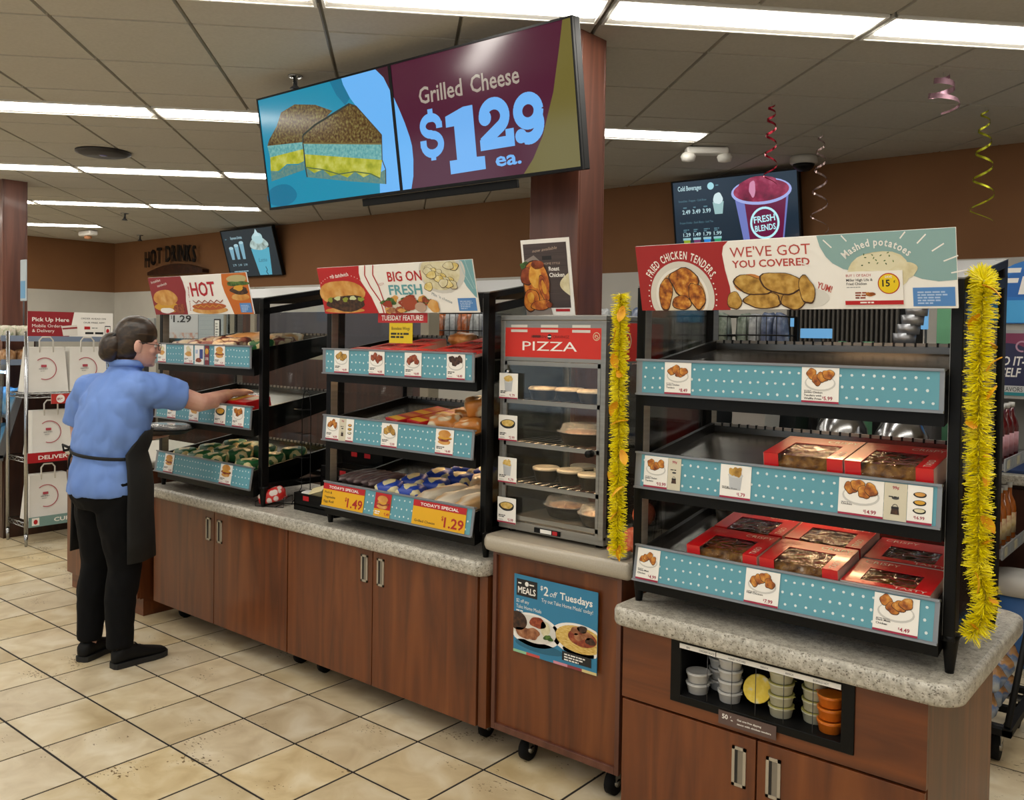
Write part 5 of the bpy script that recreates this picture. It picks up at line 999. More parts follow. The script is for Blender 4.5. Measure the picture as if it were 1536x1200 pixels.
# cartons with a film window
FRY = noisy('fried_chicken', ['54300e', '85561e', 'a8762e', 'c49a50'], scale=45, rough=.35, bump=.8, pos=[.28, .45, .6, .78], coat=.4)
def carton(lx, ly, lz, words=True, deep=True, rim=.045, red=None):
    Rr = red or flat('cc141a', .35, coat=.3); a = MB(); t = .0015; x0, x1, y0, y1 = -lx/2, lx/2, -ly/2, ly/2
    a.b2((x0, y0, 0), (x1, y1, t), PAPER); a.b2((x0, y1-t, 0), (x1, y1, lz), Rr); a.b2((x0, y0, 0), (x0+t, y1, lz), flat('c9a59a', .5)); a.b2((x1-t, y0, 0), (x1, y1, lz), flat('c9a59a', .5))
    wl, wr, wb = rim, rim, ly*.34
    a.b2((x0, y1-wb, lz-t), (x1, y1, lz), Rr); a.b2((x0, y0, lz-t), (x0+wl, y1-wb, lz), Rr); a.b2((x1-wr, y0, lz-t), (x1, y1-wb, lz), Rr)
    if deep: a.b2((x0, y0, 0), (x0+wl, y0+t, lz), Rr); a.b2((x1-wr, y0, 0), (x1, y0+t, lz), Rr); a.b2((x0+wl, y0, 0), (x1-wr, y0+t, lz*.18), flat('8f8a84', .5))
    else: a.b2((x0, y0, 0), (x1, y0+t, lz), flat('cfc8c2', .5)); a.b2((x0+wl, y0, lz-t), (x1-wr, y0+ly*.14, lz), Rr)
    CRm = flat('d8cfc0', .5)
    if words: a.text('CRISPY', x1-.012, y1-wb*.62, wb*.34, CRm, lz+.0004, al='r', w=lx*.38); a.text('TASO', x1-rim*.28, y0+.012, rim*.42, CRm, lz+.0004, ang=PI/2, w=ly*.34); a.bars(x0+.02, y1-wb*.4, lx*.26, 3, .004, flat('d0685e', .5), lz+.0004, 3)
    else: a.text('TASTY', x1-.012, y0+.006, ly*.08, CRm, lz+.0004, al='r', w=lx*.36); a.text('CRISPY', x0+.02, y1-.03, ly*.1, CRm, lz+.0004, w=lx*.4); a.bars(x0+.008, y1-.05, rim*.7, 6, .003, flat('d0685e', .5), lz+.0004, 8, 3)
    c = MB(); nx_, ny_ = 20, 14; vs_ = []; fs = []; X0, X1, Y0, Y1 = x0+.006, x1-.006, y0+.006, y1-.012
    for j in range(ny_+1):
        for i in range(nx_+1):
            x = X0+(X1-X0)*i/nx_; y = Y0+(Y1-Y0)*j/ny_; e = min(i, nx_-i, 3)/3*min(j, ny_-j, 3)/3
            h = (lz-.006)*(.5+.5*e)*(.92+.26*nz.noise(V((x*22, y*22, lx*40)))+.16*nz.noise(V((x*60, y*60, 3)))); vs_.append((x, y, max(.004, min(h, lz-.004))))
    for j in range(ny_):
        for i in range(nx_): q = j*(nx_+1)+i; fs.append((q, q+1, q+nx_+2, q+nx_+1))
    c.add(vs_, fs, FRY, True)
    f = MB(); f.add([(x0+wl-.002, y0+.002, lz-.002), (x1-wr+.002, y0+.002, lz-.002), (x1-wr+.002, y1-wb+.002, lz-.0018), (x0+wl-.002, y1-wb+.002, lz-.0018)], [(0, 1, 2, 3)], FILM)
    if deep: f.add([(x0+wl-.002, y0+.002, lz*.15), (x1-wr+.002, y0+.002, lz*.15), (x1-wr+.002, y0+.002, lz-.002), (x0+wl-.002, y0+.002, lz-.002)], [(0, 1, 2, 3)], FILM)
    return a.mesh('carton_shell'), c.mesh('fried_chicken'), f.mesh('film_window')
def putcarton(ms, case, k, x, y, rz, label, group, dz=0):
    o = place('food_carton', None, case, k, x, y, rz, label, 'carton', group, dz)
    for me, n_ in zip(ms, ('carton_shell', 'fried_chicken', 'film_window')): mko(n_, me, o)
big = carton(.232, .20, .085); mid = carton(.232, .175, .072); low = carton(.235, .178, .05, words=False, deep=False)
putcarton(big, C3, 1, .540, .135, 0, 'tall red chicken carton on the nearest case middle shelf, left one', 'red cartons in the nearest case'); putcarton(big, C3, 1, .776, .135, 0, 'tall red chicken carton on the nearest case middle shelf, right one', 'red cartons in the nearest case')
for x, ms, nm in ((.293, mid, 'left'), (.533, mid, 'middle'), (.773, low, 'right')):
    for y, rn in ((.125, 'front'), (.31, 'rear')): putcarton(ms, C3, 0, x, y, 0, 'red chicken carton on the bottom shelf, %s column, %s one' % (nm, rn), 'red cartons in the nearest case')
sm = carton(.150, .115, .038, words=False, deep=False, rim=.03); wd_ = carton(.24, .11, .05, words=False, deep=False, rim=.05)
for i, (x, y, dz) in enumerate(((.17, .075, 0), (.33, .075, 0), (.24, .20, 0), (.40, .20, 0), (.33, .325, 0))): putcarton(sm, C2, 2, x, y, .0, 'flat red carton, top shelf left group, %s one' % ('front left', 'front right', 'second row left', 'second row right', 'rear')[i], 'flat red cartons in the middle case', dz)
for i in range(8): putcarton(sm, C2, 2, (.655, .815)[i % 2], .075+.121*(i//2), 0, 'flat red carton, top shelf right group, %s row, %s one' % (FN[i//2], ('left', 'right')[i % 2]), 'flat red cartons in the middle case')
putcarton(sm, C2, 2, .495, .075, 0, 'flat red carton on the middle case top shelf, alone between the groups', 'flat red cartons in the middle case')
YB_ = carton(.105, .26, .055, words=False, deep=False, rim=.02)
def snackbox(x, y, lab):
    o = place('snack_box', None, C2, 1, x, y, -.28, lab, 'box', 'red and yellow boxes in the middle case'); m = MB(); m.b2((-.055, -.13, 0), (.055, .13, .055), flat('a8121a', .4), .002); m.obj('box_body', o); m = MB()
    for i in range(4): m.b2((-.05, -.12+i*.062, .0552), (.05, -.08+i*.062, .0558), flat(('c99a1a', 'b5651a')[i % 2], .5))
    m.obj('label_print', o)
snackbox(.46, .16, 'long red and yellow box on the middle shelf, left one'); snackbox(.585, .165, 'long red and yellow box on the middle shelf, right one')
o = place('food_carton', None, C1, 1, .665, .155, .0, 'red carton under the reaching hand in the left case', 'carton', 'red cartons in the left case'); RB = flat('c8141a', .35, coat=.3); m = MB(); m.b2((-.10, -.075, 0), (.10, .075, .048), RB, .003); m.obj('carton_shell', o); m = MB(); m.b2((-.09, -.06, .0482), (-.03, .06, .0488), flat('c9a030', .5)); m.b2((.0, -.02, .0482), (.08, .05, .0488), flat('d8cfc0', .5)); m.obj('label_print', o)
t = thing('paper_cup', 'dark paper cup with a pale lid at the back of the lowest shelf', 'cup', (C3.location.x+.13, C3.location.y+.40, shelf_z(0, .40)+.006)); m = MB(); m.lathe([(.03, 0), (.04, .06)], flat('2a2622', .5), 18); m.obj('cup_body', t); m = MB(); m.lathe([(.042, .06), (.042, .068), (0, .066)], flat('b5a47c', .5), 18); m.obj('lid', t)
t = thing('wrapped_bun', 'clear wrapped bun at the back of the middle case top shelf', 'bun', (C2.location.x+.45, C2.location.y+.445, shelf_z(2, .445)+.004), (TILT, 0, 0)); mko('bun', wrapmesh('bun', .13, .10, .055, noisy('bun_skin', ['8a5a2a', 'b07a40', 'c9a878'], scale=20, rough=.3), 3), t)
# feature tag hanging under the middle sign
o = atY(567, 484, 2.565); m = MB(); m.b2((0, 0, -.002), (.295, .042, 0), RED); m.text('TUESDAY FEATURE!', .1475, .010, .022, PAPER, .0005, w=.25, al='c', bold=.02); m.b2((.07, -.085, -.002), (.21, -.001, -.001), flat('d9b90f', .5)); m.text('Boneless Wings', .14, -.03, .014, INK, -.0004, w=.11, al='c'); m.bars(.08, -.05, .11, 2, .008, INK, -.0004, 2)
m.obj('feature_tag', label='red and yellow feature tag hanging under the big on fresh sign', cat='sign', loc=(o.x, 2.565, o.z), rot=UP)

# ================================================================== yellow tinsel garlands
TIN = noisy('yellow_tinsel', ['e0cc00', 'f4e60c', 'fff23c'], scale=30, rough=.3)
LFM = noisy('orange_leaf', ['c87a08', 'e0a010', 'e8bc20'], scale=20, rough=.5)
def leafmesh():
    m = MB(); n = 8; vs_ = []; fs = []
    for i in range(n+1):
        k = i/n; w_ = .014*math.sin(PI*min(1, k*.95+.05))**.8; z = .006*math.sin(PI*k)
        vs_ += [(-w_, k*.055, z), (0, k*.055, z+.003), (w_, k*.055, z)]
    for i in range(n):
        for j in range(2): q = i*3+j; fs.append((q, q+1, q+4, q+3))
    m.add(vs_, fs, LFM, True); return m.mesh('leaf')
LEAFME = leafmesh()
def garland(pts, label, seed, nl, r=.032, count=5000, inward=None):
    rd = random.Random(seed); t = thing('tinsel_garland', label, 'garland', pts[-1], group='yellow tinsel garlands'); P0 = V(pts[-1]); pts = [V(p)-P0 for p in pts]
    seg = [(b-a).length for a, b in zip(pts, pts[1:])]; tot = sum(seg); vs_ = []; fs = []
    def pos(s):
        for a, b, l in zip(pts, pts[1:], seg):
            if s <= l: return a+(b-a)*(s/l), (b-a).normalized()
            s -= l
        return pts[-1], (pts[-1]-pts[-2]).normalized()
    for i in range(count):
        c, tg = pos(rd.uniform(0, tot)); d = V((rd.gauss(0, 1), rd.gauss(0, 1), rd.gauss(0, 1))); d = (d-tg*d.dot(tg)).normalized()+tg*rd.uniform(-.35, .35); L = r*rd.uniform(.6, 1.15); sd = d.cross(V((rd.gauss(0, 1), rd.gauss(0, 1), rd.gauss(0, 1)))).normalized()*.0015
        n = len(vs_); vs_ += [tuple(c-sd), tuple(c+sd), tuple(c+d*L+sd*.6+V((0, 0, -.002))), tuple(c+d*L-sd*.6+V((0, 0, -.002)))]; fs.append((n, n+1, n+2, n+3))
    m = MB(); m.add(vs_, fs, TIN); m.obj('tinsel', t, kind='stuff'); m = MB(); m.tube(pts, .004, flat('a89a10', .5), 6); m.obj('core_wire', t)
    for i in range(nl):
        c, tg = pos(tot*(i+.5)/nl); a = rd.uniform(-2.2, .6); mko('leaf', LEAFME, t, loc=c+V((math.cos(a)*.02, -abs(math.sin(a))*.02-.012, 0)), rot=(rd.uniform(-2, 1), rd.uniform(-.6, .6), rd.uniform(-1.5, 1.5)))
garland([(-1.565, 2.43, 1.76), (-1.567, 2.43, 1.5), (-1.562, 2.43, 1.3), (-1.564, 2.43, 1.1), (-1.560, 2.43, .92)], 'yellow tinsel garland with orange leaves, left side of the nearest case', 5, 11, r=.03)
garland([(-.565, 2.62, 1.80), (-.535, 2.53, 1.78), (-.537, 2.52, 1.6), (-.535, 2.52, 1.4), (-.530, 2.52, 1.2), (-.527, 2.52, 1.05), (-.507, 2.52, .97), (-.52, 2.52, .90), (-.54, 2.52, .865)], 'yellow tinsel garland with orange leaves, right side of the nearest case', 9, 14, r=.036, count=5600)

# ================================================================== between the left and middle cases
def onc(px, py): d = rgt*((px-768)/F)+dn*((py-CY)/F)+fwd; k = (.7555-CAMZ)/d.z; return V((d.x*k, d.y*k, .7555))
p = onc(411, 758); t = thing('wrapped_sandwich', 'red and white wrapped sandwich on a small wire easel', 'sandwich', (p.x, p.y, .763), (.0, -.25, .5)); mko('wrapped_food', wrapmesh('wrapped_food', .13, .10, .07, RWp, 77, amp=.15), t, loc=(0, 0, .012))
m = MB()
for y in (-.05, .05): m.tube([(-.075, y, .022), (-.075, y, 0), (.075, y, 0), (.075, y, .045)], .002, BLACK, 6)
for x, z in ((-.075, .022), (.075, .045), (-.03, 0), (.03, 0)): m.tube([(x, -.05, z), (x, .05, z)], .002, BLACK, 6)
m.obj('wire_easel', label='small black wire easel under the red and white sandwich', cat='stand', loc=(p.x, p.y, .758), rot=(0, 0, .5))
t = thing('wire_rack', 'tall thin black wire rack beside the left case', 'rack', (-3.66, 2.80, .7565)); m = MB()
for x in (-.035, .035): m.tube([(x, -.06, .003), (x, .0, .08), (x, .0, .50), (x*.6, 0, .56), (0, 0, .575)], .0025, BLACK, 6); m.tube([(x, -.06, .003), (x, .09, .003)], .0025, BLACK, 6)
m.obj('frame', t); m = MB()
for z in (.12, .24, .36, .48): m.tube([(-.035, -.001, z), (-.035, -.05, z), (.035, -.05, z), (.035, -.001, z)], .002, BLACK, 6)
m.obj('hook', t)
# condiment organiser in tiers
t = thing('condiment_organizer', 'black tiered condiment organizer on the counter between two cases', 'organizer', (-3.44, 2.68, .756))
for i, (y0, y1, h) in enumerate(((0, .16, .085), (.16, .30, .20), (.30, .43, .27))):
    m = MB(); w_ = .155
    m.b2((-w_, y0, 0), (w_, y0+.006, h), BLACK); m.b2((-w_, y1-.006, 0), (w_, y1, h), BLACK); m.b2((-w_, y0, 0), (-w_+.006, y1, h), BLACK); m.b2((w_-.006, y0, 0), (w_, y1, h), BLACK); m.b2((-w_, y0, h-.06), (w_, y1, h-.055), BLACK); m.obj('tier', t)
m = MB()
for i, (x, z, y) in enumerate(((-.06, .075, -.002), (-.08, .19, .157), (.02, .19, .157), (-.06, .262, .297), (.04, .262, .297))): m.b2((x-.022, y, z-.022), (x+.022, y+.001, z), RED)
m.obj('price_tag', t)
def box_at(name, lab, cat, loc, d, mt, rz=0, b=.002, grp=None): m = MB(); m.box((0, 0, d[2]/2), d, mt, b); return m.obj(name, label=lab, cat=cat, loc=loc, rot=(0, 0, rz), group=grp)
BP = noisy('blue_packets', ['1c2060', '3a3f96', '8a8fb8'], scale=50); BLB = noisy('light_blue_box', ['3f86a8', '69aac4', '9cc8d6'], scale=25)
for i, (x, y) in enumerate(((.01, .05), (.06, .09), (.11, .05), (.09, .12))): box_at('condiment_packet', 'blue condiment packet in the organizer front tray, %s from the left' % FN[i], 'packet', (-3.44+x, 2.68+y, .756+.0315), (.055, .04, .03+.006*i), BP, i*.7, .006, 'condiment packets')
t = thing('condiment_tub', 'small cream tub tilted on the organizer front tray', 'tub', (-3.47, 2.74, .756+.075), (.35, -.3, .4)); m = MB(); m.b2((-.035, -.028, 0), (.035, .028, .03), flat('b8ab80', .5), .006); m.obj('tub_body', t); m = MB(); m.b2((-.04, -.032, .03), (.04, .032, .034), flat('cfc59a', .4), .002); m.obj('lid', t)
box_at('napkin_pack', 'crumpled white napkin in the organizer front tray', 'napkin', (-3.54, 2.73, .756+.0315), (.07, .07, .06), flat('cfcdca', .7), .5, .015)
box_at('tea_box', 'light blue box on the organizer upper tier, left one', 'box', (-3.50, 3.045, .756+.2165), (.11, .09, .085), BLB, .05, .003, 'light blue boxes'); box_at('tea_box', 'light blue box on the organizer upper tier, right one', 'box', (-3.375, 3.045, .756+.2165), (.11, .09, .085), BLB, -.05, .003, 'light blue boxes')
# ================================================================== the person
PO_ = V((-4.27, 2.10, 0)); PERS = thing('person', 'person in blue polo shirt and black apron reaching into the left case', 'person', PO_)
SKIN = noisy('skin', ['c08e80', 'cc9c8c', 'd6ac9c'], scale=14, rough=.5, bump=.05); HAIR = noisy('brown_hair', ['17100b', '2c1f15', '43311f'], scale=7, stretch=(6, 1.2, 6), rough=.4, bump=.4, dist=1)
SHIRT = noisy('blue_polo_cloth', ['6080c4', '6b8cce', '7596d8'], scale=4, rough=.85, bump=1.0, bscale=6, dist=1, stretch=(1, 1, .45)); PANTS = flat('050507', .9); APRON = noisy('black_apron_cloth', ['050606', '090a0b'], scale=6, rough=.8, bump=.4, bscale=9); SHOE = flat('0a0a0b', .6)
TP = Mx.Translation(-PO_)
def rings(m, rr, mt, n=24, p=.9):
    """closed loft of horizontal ellipses (z, cx, cy, rx, ry)"""
    vs_ = []; fs = []; k = len(rr)
    for z, cx, cy, rx, ry in rr:
        for j in range(n): a = 2*PI*j/n; vs_.append((cx+rx*sp(math.cos(a), p), cy+ry*sp(math.sin(a), p), z))
    for i in range(k-1):
        for j in range(n): fs.append((i*n+j, i*n+(j+1) % n, (i+1)*n+(j+1) % n, (i+1)*n+j))
    fs += [tuple(reversed(range(n))), tuple((k-1)*n+j for j in range(n))]
    return m.add(vs_, fs, mt, True)
def ell(m, c, r, mt, rot=None, n=16, k=10):
    vs_ = []; fs = []; R = rot or Mx.Identity(3)
    for i in range(k+1):
        la = -PI/2+PI*i/k
        for j in range(n): lo = 2*PI*j/n; vs_.append(tuple(V(c)+R @ V((r[0]*math.cos(la)*math.cos(lo), r[1]*math.cos(la)*math.sin(lo), r[2]*math.sin(la)))))
    for i in range(k):
        for j in range(n): fs.append((i*n+j, i*n+(j+1) % n, (i+1)*n+(j+1) % n, (i+1)*n+j))
    return m.add(vs_, fs, mt, True)
def fuse(m, name, parent, vox=.008, it=4, fac=.5, wr=0, **k):
    """one continuous surface out of overlapping closed pieces"""
    o = bpy.data.objects.new(name, m.mesh(name)); COL.objects.link(o)
    r = o.modifiers.new('r', 'REMESH'); r.mode = 'VOXEL'; r.voxel_size = vox; r.use_smooth_shade = True
    s = o.modifiers.new('s', 'SMOOTH'); s.iterations = it; s.factor = fac
    dg = bpy.context.evaluated_depsgraph_get(); me = bpy.data.meshes.new_from_object(o.evaluated_get(dg)); mats = list(o.data.materials)
    old = o.data; bpy.data.objects.remove(o); bpy.data.meshes.remove(old); me.name = name; me.materials.clear(); me.materials.append(mats[0])
    if wr:
        nn = [v.normal.copy() for v in me.vertices]
        for v, q in zip(me.vertices, nn):
            c = v.co; a = nz.noise(V((c.x*9+c.z*5, c.y*9+c.z*3, c.z*5)))+.5*nz.noise(V((c.x*20-c.z*9, c.y*20, c.z*8))); v.co = c+q*(wr*(abs(a)*1.6-.4))
    me.polygons.foreach_set('material_index', [0]*len(me.polygons)); me.polygons.foreach_set('use_smooth', [True]*len(me.polygons))
    return mko(name, me, parent, **k)
def hand(m, wrist, fdir, pdir, side, curl, lens=(.068, .078, .074, .058), mt=None):
    """palm plus five fingers; fdir along the fingers, pdir palm normal, side points to the thumb"""
    f, p, s = V(fdir).normalized(), V(pdir).normalized(), V(side).normalized(); w = V(wrist)
    for a in range(5): k = a/4; m.tube([w+s*(.028-.016*a)*.55-f*.004, w+f*.045+s*(.030-.0165*a), w+f*.088+s*(.031-.0175*a)], [.0135, .0145, .0115], mt, 10)
    for i in range(4):
        b = w+f*.085+s*(.028-.0185*i); L = lens[i]; c = curl[i]; q = [b]; d = f.copy()
        for j, fr in enumerate((.45, .32, .23)):
            ang = c*(.5, .9, .7)[j]; d = (d*math.cos(ang)+p*math.sin(ang)).normalized(); q.append(q[-1]+d*L*fr)
        m.tube([b-f*.02]+q, [.0105, .0098, .0092, .0086, .0066], mt, 10)
    t0 = w+f*.022+s*.03; td = (s*.75+f*.75+p*.12).normalized(); td2 = (s*.3+f*1.0+p*.15).normalized()
    m.tube([w+f*.012+s*.014, t0+td*.012, t0+td*.035, t0+td*.035+td2*.028], [.015, .0135, .0108, .0078], mt, 10)
B = MB(); B.T = TP
# legs, trunk, neck
LR = [((-4.18, 2.09, .90), .095), ((-4.172, 2.10, .70), .082), ((-4.175, 2.125, .47), .056), ((-4.175, 2.10, .32), .052), ((-4.165, 2.095, .09), .036), ((-4.16, 2.11, .05), .034)]
LL = [((-4.36, 2.09, .90), .095), ((-4.385, 2.09, .70), .082), ((-4.40, 2.10, .47), .056), ((-4.392, 2.07, .32), .052), ((-4.372, 2.045, .09), .036), ((-4.38, 2.06, .05), .034)]
for L in (LR, LL): B.tube([p for p, r in L], [r for p, r in L], SKIN, 14)
rings(B, [(.80, -4.27, 2.085, .16, .12), (.90, -4.27, 2.085, .18, .135), (1.02, -4.268, 2.09, .155, .12), (1.15, -4.262, 2.11, .17, .125), (1.28, -4.258, 2.12, .175, .11), (1.36, -4.25, 2.13, .15, .085), (1.41, -4.225, 2.135, .08, .065)], SKIN)
B.tube([(-4.225, 2.13, 1.38), (-4.205, 2.145, 1.44), (-4.185, 2.155, 1.49)], [.062, .056, .055], SKIN, 14)
# head, facing +Y and a little to the right
HO = V((-4.172, 2.158, 1.452)); HR = Mx.Rotation(math.radians(-18), 4, 'Z') @ Mx.Rotation(math.radians(-6), 4, 'X'); TH_ = TP @ Mx.Translation(HO) @ HR
B.T = TH_
rings(B, [(-.002, 0, .058, .022, .022), (.012, 0, .05, .038, .042), (.035, 0, .034, .052, .063), (.06, 0, .02, .062, .078), (.095, 0, .008, .069, .089), (.135, 0, .0, .073, .095), (.175, 0, -.004, .071, .092), (.205, 0, -.006, .058, .075), (.224, 0, -.006, .03, .04)], SKIN, p=1)
B.tube([(0, .094, .118), (0, .108, .092), (0, .112, .078), (0, .09, .07)], [.008, .011, .014, .010], SKIN, 10)
ell(B, (0, .088, .045), (.024, .012, .008), SKIN); ell(B, (0, .083, .012), (.02, .016, .014), SKIN); ell(B, (.034, .07, .075), (.026, .02, .02), SKIN); ell(B, (-.034, .07, .075), (.026, .02, .02), SKIN); ell(B, (0, .083, .125), (.05, .014, .008), SKIN)
for s in (-1, 1): ell(B, (s*.078, -.002, .092), (.010, .019, .033), SKIN, Mx.Rotation(s*.25, 3, 'Z')); ell(B, (s*.074, .006, .068), (.008, .010, .012), SKIN)
B.T = TP
# arms
B.tube([(-4.10, 2.15, 1.345), (-4.058, 2.31, 1.308), (-4.044, 2.44, 1.262), (-4.088, 2.55, 1.270), (-4.128, 2.645, 1.290), (-4.137, 2.672, 1.293)], [.056, .052, .046, .043, .030, .026], SKIN, 14)
B.tube([(-4.44, 2.10, 1.33), (-4.565, 2.085, 1.14), (-4.597, 2.09, 1.045), (-4.552, 2.22, 1.045), (-4.49, 2.33, 1.062), (-4.478, 2.345, 1.066)], [.056, .052, .047, .042, .030, .026], SKIN, 14)
hand(B, (-4.137, 2.668, 1.293), (-.18, .97, .10), (0, -.08, -1), (-1, -.18, .12), (.10, .14, .16, .2), mt=SKIN)
hand(B, (-4.478, 2.345, 1.066), (.45, .88, -.05), (0, 0, 1), (-.88, .45, 0), (.25, .2, .2, .25), mt=SKIN)
fuse(B, 'body', PERS, .0052, 3)
# small face parts
m = MB(); m.T = TH_
for s in (-1, 1): ell(m, (s*.031, .084, .102), (.012, .010, .009), flat('c9c5bf', .3)); ell(m, (s*.031, .0925, .102), (.005, .0025, .005), flat('2a1a10', .3))
m.obj('eyes', PERS)
m = MB(); m.T = TH_; m.tube([(-.022, .096, .045), (0, .101, .046), (.022, .096, .045)], .004, flat('9c5a55', .5), 8); m.obj('lips', PERS)
m = MB(); m.T = TH_
for s in (-1, 1):
    m.tube([(s*.034+.024*math.cos(a), .106+.002*math.cos(a), .10+.018*math.sin(a)) for a in [2*PI*i/16 for i in range(16)]], .0016, flat('1f1a1a', .4), 6, closed=True); m.tube([(s*.058, .104, .106), (s*.080, .06, .108), (s*.084, .0, .112)], .0017, flat('1f1a1a', .4), 6)
m.tube([(-.010, .108, .104), (0, .112, .107), (.010, .108, .104)], .0016, flat('1f1a1a', .4), 6); m.obj('glasses', PERS, label='thin dark framed glasses')
m = MB(); m.T = TH_
ell(m, (0, -.003, .150), (.084, .1005, .092), HAIR); ell(m, (0, -.018, .13), (.0825, .093, .095), HAIR); ell(m, (0, -.03, .10), (.078, .078, .085), HAIR); ell(m, (0, -.062, .075), (.058, .045, .055), HAIR)
fuse(m, 'hair', PERS, .006, 4)
m = MB(); m.T = TH_; ell(m, (-.004, -.108, .078), (.060, .054, .070), HAIR); ell(m, (-.008, -.112, .046), (.05, .048, .045), HAIR); ell(m, (0, -.085, .12), (.045, .04, .035), HAIR); fuse(m, 'hair_bun', PERS, .006, 5)
m = MB(); m.T = TH_; m.tube([(.036*math.cos(a), -.102+.012*math.sin(a), .135+.012*math.sin(a)) for a in [2*PI*i/14 for i in range(14)]], .006, INK, 8, closed=True); m.obj('hair_tie', PERS)
# shirt
m = MB(); m.T = TP
rings(m, [(.832, -4.275, 2.085, .212, .168), (.87, -4.272, 2.085, .212, .168), (.94, -4.27, 2.086, .200, .160), (1.02, -4.268, 2.09, .182, .147), (1.06, -4.268, 2.092, .195, .157), (1.12, -4.266, 2.10, .206, .162), (1.20, -4.262, 2.112, .208, .160), (1.28, -4.258, 2.12, .205, .148), (1.345, -4.253, 2.127, .18, .120), (1.39, -4.24, 2.132, .13, .095), (1.425, -4.222, 2.136, .085, .078), (1.455, -4.205, 2.143, .07, .069), (1.475, -4.20, 2.145, .068, .067)], SHIRT, p=.92)
m.tube([(-4.16, 2.13, 1.32), (-4.10, 2.17, 1.338), (-4.066, 2.26, 1.326), (-4.052, 2.345, 1.298), (-4.051, 2.352, 1.296)], [.10, .092, .084, .079, .072], SHIRT, 18)
m.tube([(-4.38, 2.11, 1.31), (-4.45, 2.09, 1.318), (-4.53, 2.082, 1.23), (-4.572, 2.082, 1.145), (-4.573, 2.082, 1.14)], [.10, .092, .083, .078, .07], SHIRT, 18)
fuse(m, 'polo_shirt', PERS, .008, 5, wr=.010)
m = MB(); m.T = TP; m.tube([(-4.203+.074*math.cos(a), 2.144+.072*math.sin(a), 1.452+.012*math.sin(a+2.2)) for a in [2*PI*i/24 for i in range(24)]], .016, SHIRT, 10, closed=True, flatk=.55); m.obj('collar', PERS)
# trousers and shoes
m = MB(); m.T = TP
for L, k in ((LR, 1), (LL, 1)): m.tube([(p[0], p[1], max(p[2], .085)) for p, r in L[:-1]], [r+(.026, .024, .022, .022, .022)[i] for i, (p, r) in enumerate(L[:-1])], PANTS, 18)
rings(m, [(.76, -4.27, 2.075, .16, .12), (.82, -4.27, 2.078, .196, .155), (.90, -4.27, 2.082, .20, .158), (.96, -4.27, 2.085, .18, .14)], PANTS); fuse(m, 'trousers', PERS, .009, 5, wr=.005)
def shoe(heel, toe):
    h, t = V((*heel, 0)), V((*toe, 0)); d = (t-h).normalized(); s = V((d.y, -d.x, 0)); L = (t-h).length
    def sec(prof, mt, name, n=16):
        m = MB(); m.T = TP; vs_ = []; fs = []
        for u, w_, zb, zt in prof:
            for j in range(n):
                a = 2*PI*j/n; c = h+d*(u*L)+s*(w_*sp(math.cos(a), .75)); z = (zb+zt)/2+(zt-zb)/2*sp(math.sin(a), .7); vs_.append((c.x, c.y, z))
        k = len(prof)
        for i in range(k-1):
            for j in range(n): fs.append((i*n+j, i*n+(j+1) % n, (i+1)*n+(j+1) % n, (i+1)*n+j))
        fs += [tuple(reversed(range(n))), tuple((k-1)*n+j for j in range(n))]; m.add(vs_, fs, mt, True); return m.obj(name, PERS)
    up = sec([(-.03, .012, .03, .05), (0, .03, .02, .085), (.12, .036, .02, .105), (.30, .037, .02, .105), (.45, .040, .02, .088), (.62, .045, .02, .070), (.82, .045, .02, .055), (.95, .034, .02, .045), (1.01, .012, .022, .032)], SHOE, 'shoe')
    m = MB(); m.T = TP; ol = [(-.04, .02), (0, .036), (.15, .041), (.45, .042), (.70, .050), (.88, .046), (.98, .032), (1.03, .012)]; pts = [h+d*(u*L)+s*w_ for u, w_ in ol]+[h+d*(u*L)-s*w_ for u, w_ in reversed(ol)]; m.prism([(p.x, p.y) for p in pts], .0008, .026, flat('191919', .7)); q = m.obj('sole', up)
    m = MB(); m.T = TP
    for u in (.40, .50, .60): a = h+d*(u*L); z = .098-.09*(u-.4)*1.9; m.tube([a+s*.024+V((0, 0, z-.004)), a+V((0, 0, z+.002)), a-s*.024+V((0, 0, z-.004))], .003, BLACK, 6)
    m.obj('laces', up)
shoe((-4.154, 2.06), (-4.159, 2.325)); shoe((-4.352, 2.0), (-4.46, 2.235))
# apron: curved panel round the front, tied at the back
m = MB(); m.T = TP; A0, A1, n = -6, 204, 40; vs_ = []; fs = []
lv = [(.52, .235, .20), (.62, .232, .198), (.75, .228, .192), (.86, .234, .192), (.96, .224, .184), (1.03, .204, .166), (1.08, .205, .166), (1.14, .216, .172)]; K = len(lv)
for sh in (0, .006):
    for i, (z, rx, ry) in enumerate(lv):
        cut = 0 if z < 1.05 else (6 if z < 1.1 else 26)
        for j in range(n+1):
            a = math.radians(A0+cut+(A1-A0-2*cut)*j/n); w_ = .008*math.sin(9*a)*max(0, (.95-z)/.4)*math.sin(PI*j/n); cyy = 2.085+(.02 if z > 1.05 else 0); vs_.append((-4.27+(rx+sh+w_)*math.cos(a), cyy+(ry+sh+w_)*math.sin(a), z))
M1 = K*(n+1)
for i in range(K-1):
    for j in range(n):
        q = i*(n+1)+j; fs += [(q, q+n+1, q+n+2, q+1), (M1+q, M1+q+1, M1+q+n+2, M1+q+n+1)]
for j in range(n): fs += [(j, j+1, M1+j+1, M1+j), ((K-1)*(n+1)+j, M1+(K-1)*(n+1)+j, M1+(K-1)*(n+1)+j+1, (K-1)*(n+1)+j+1)]
for i in range(K-1):
    for j in (0, n): q = i*(n+1)+j; fs.append((q, M1+q, M1+q+n+1, q+n+1) if j == 0 else (q, q+n+1, M1+q+n+1, M1+q))
m.add(vs_, fs, APRON, True); ap = m.obj('apron', PERS)
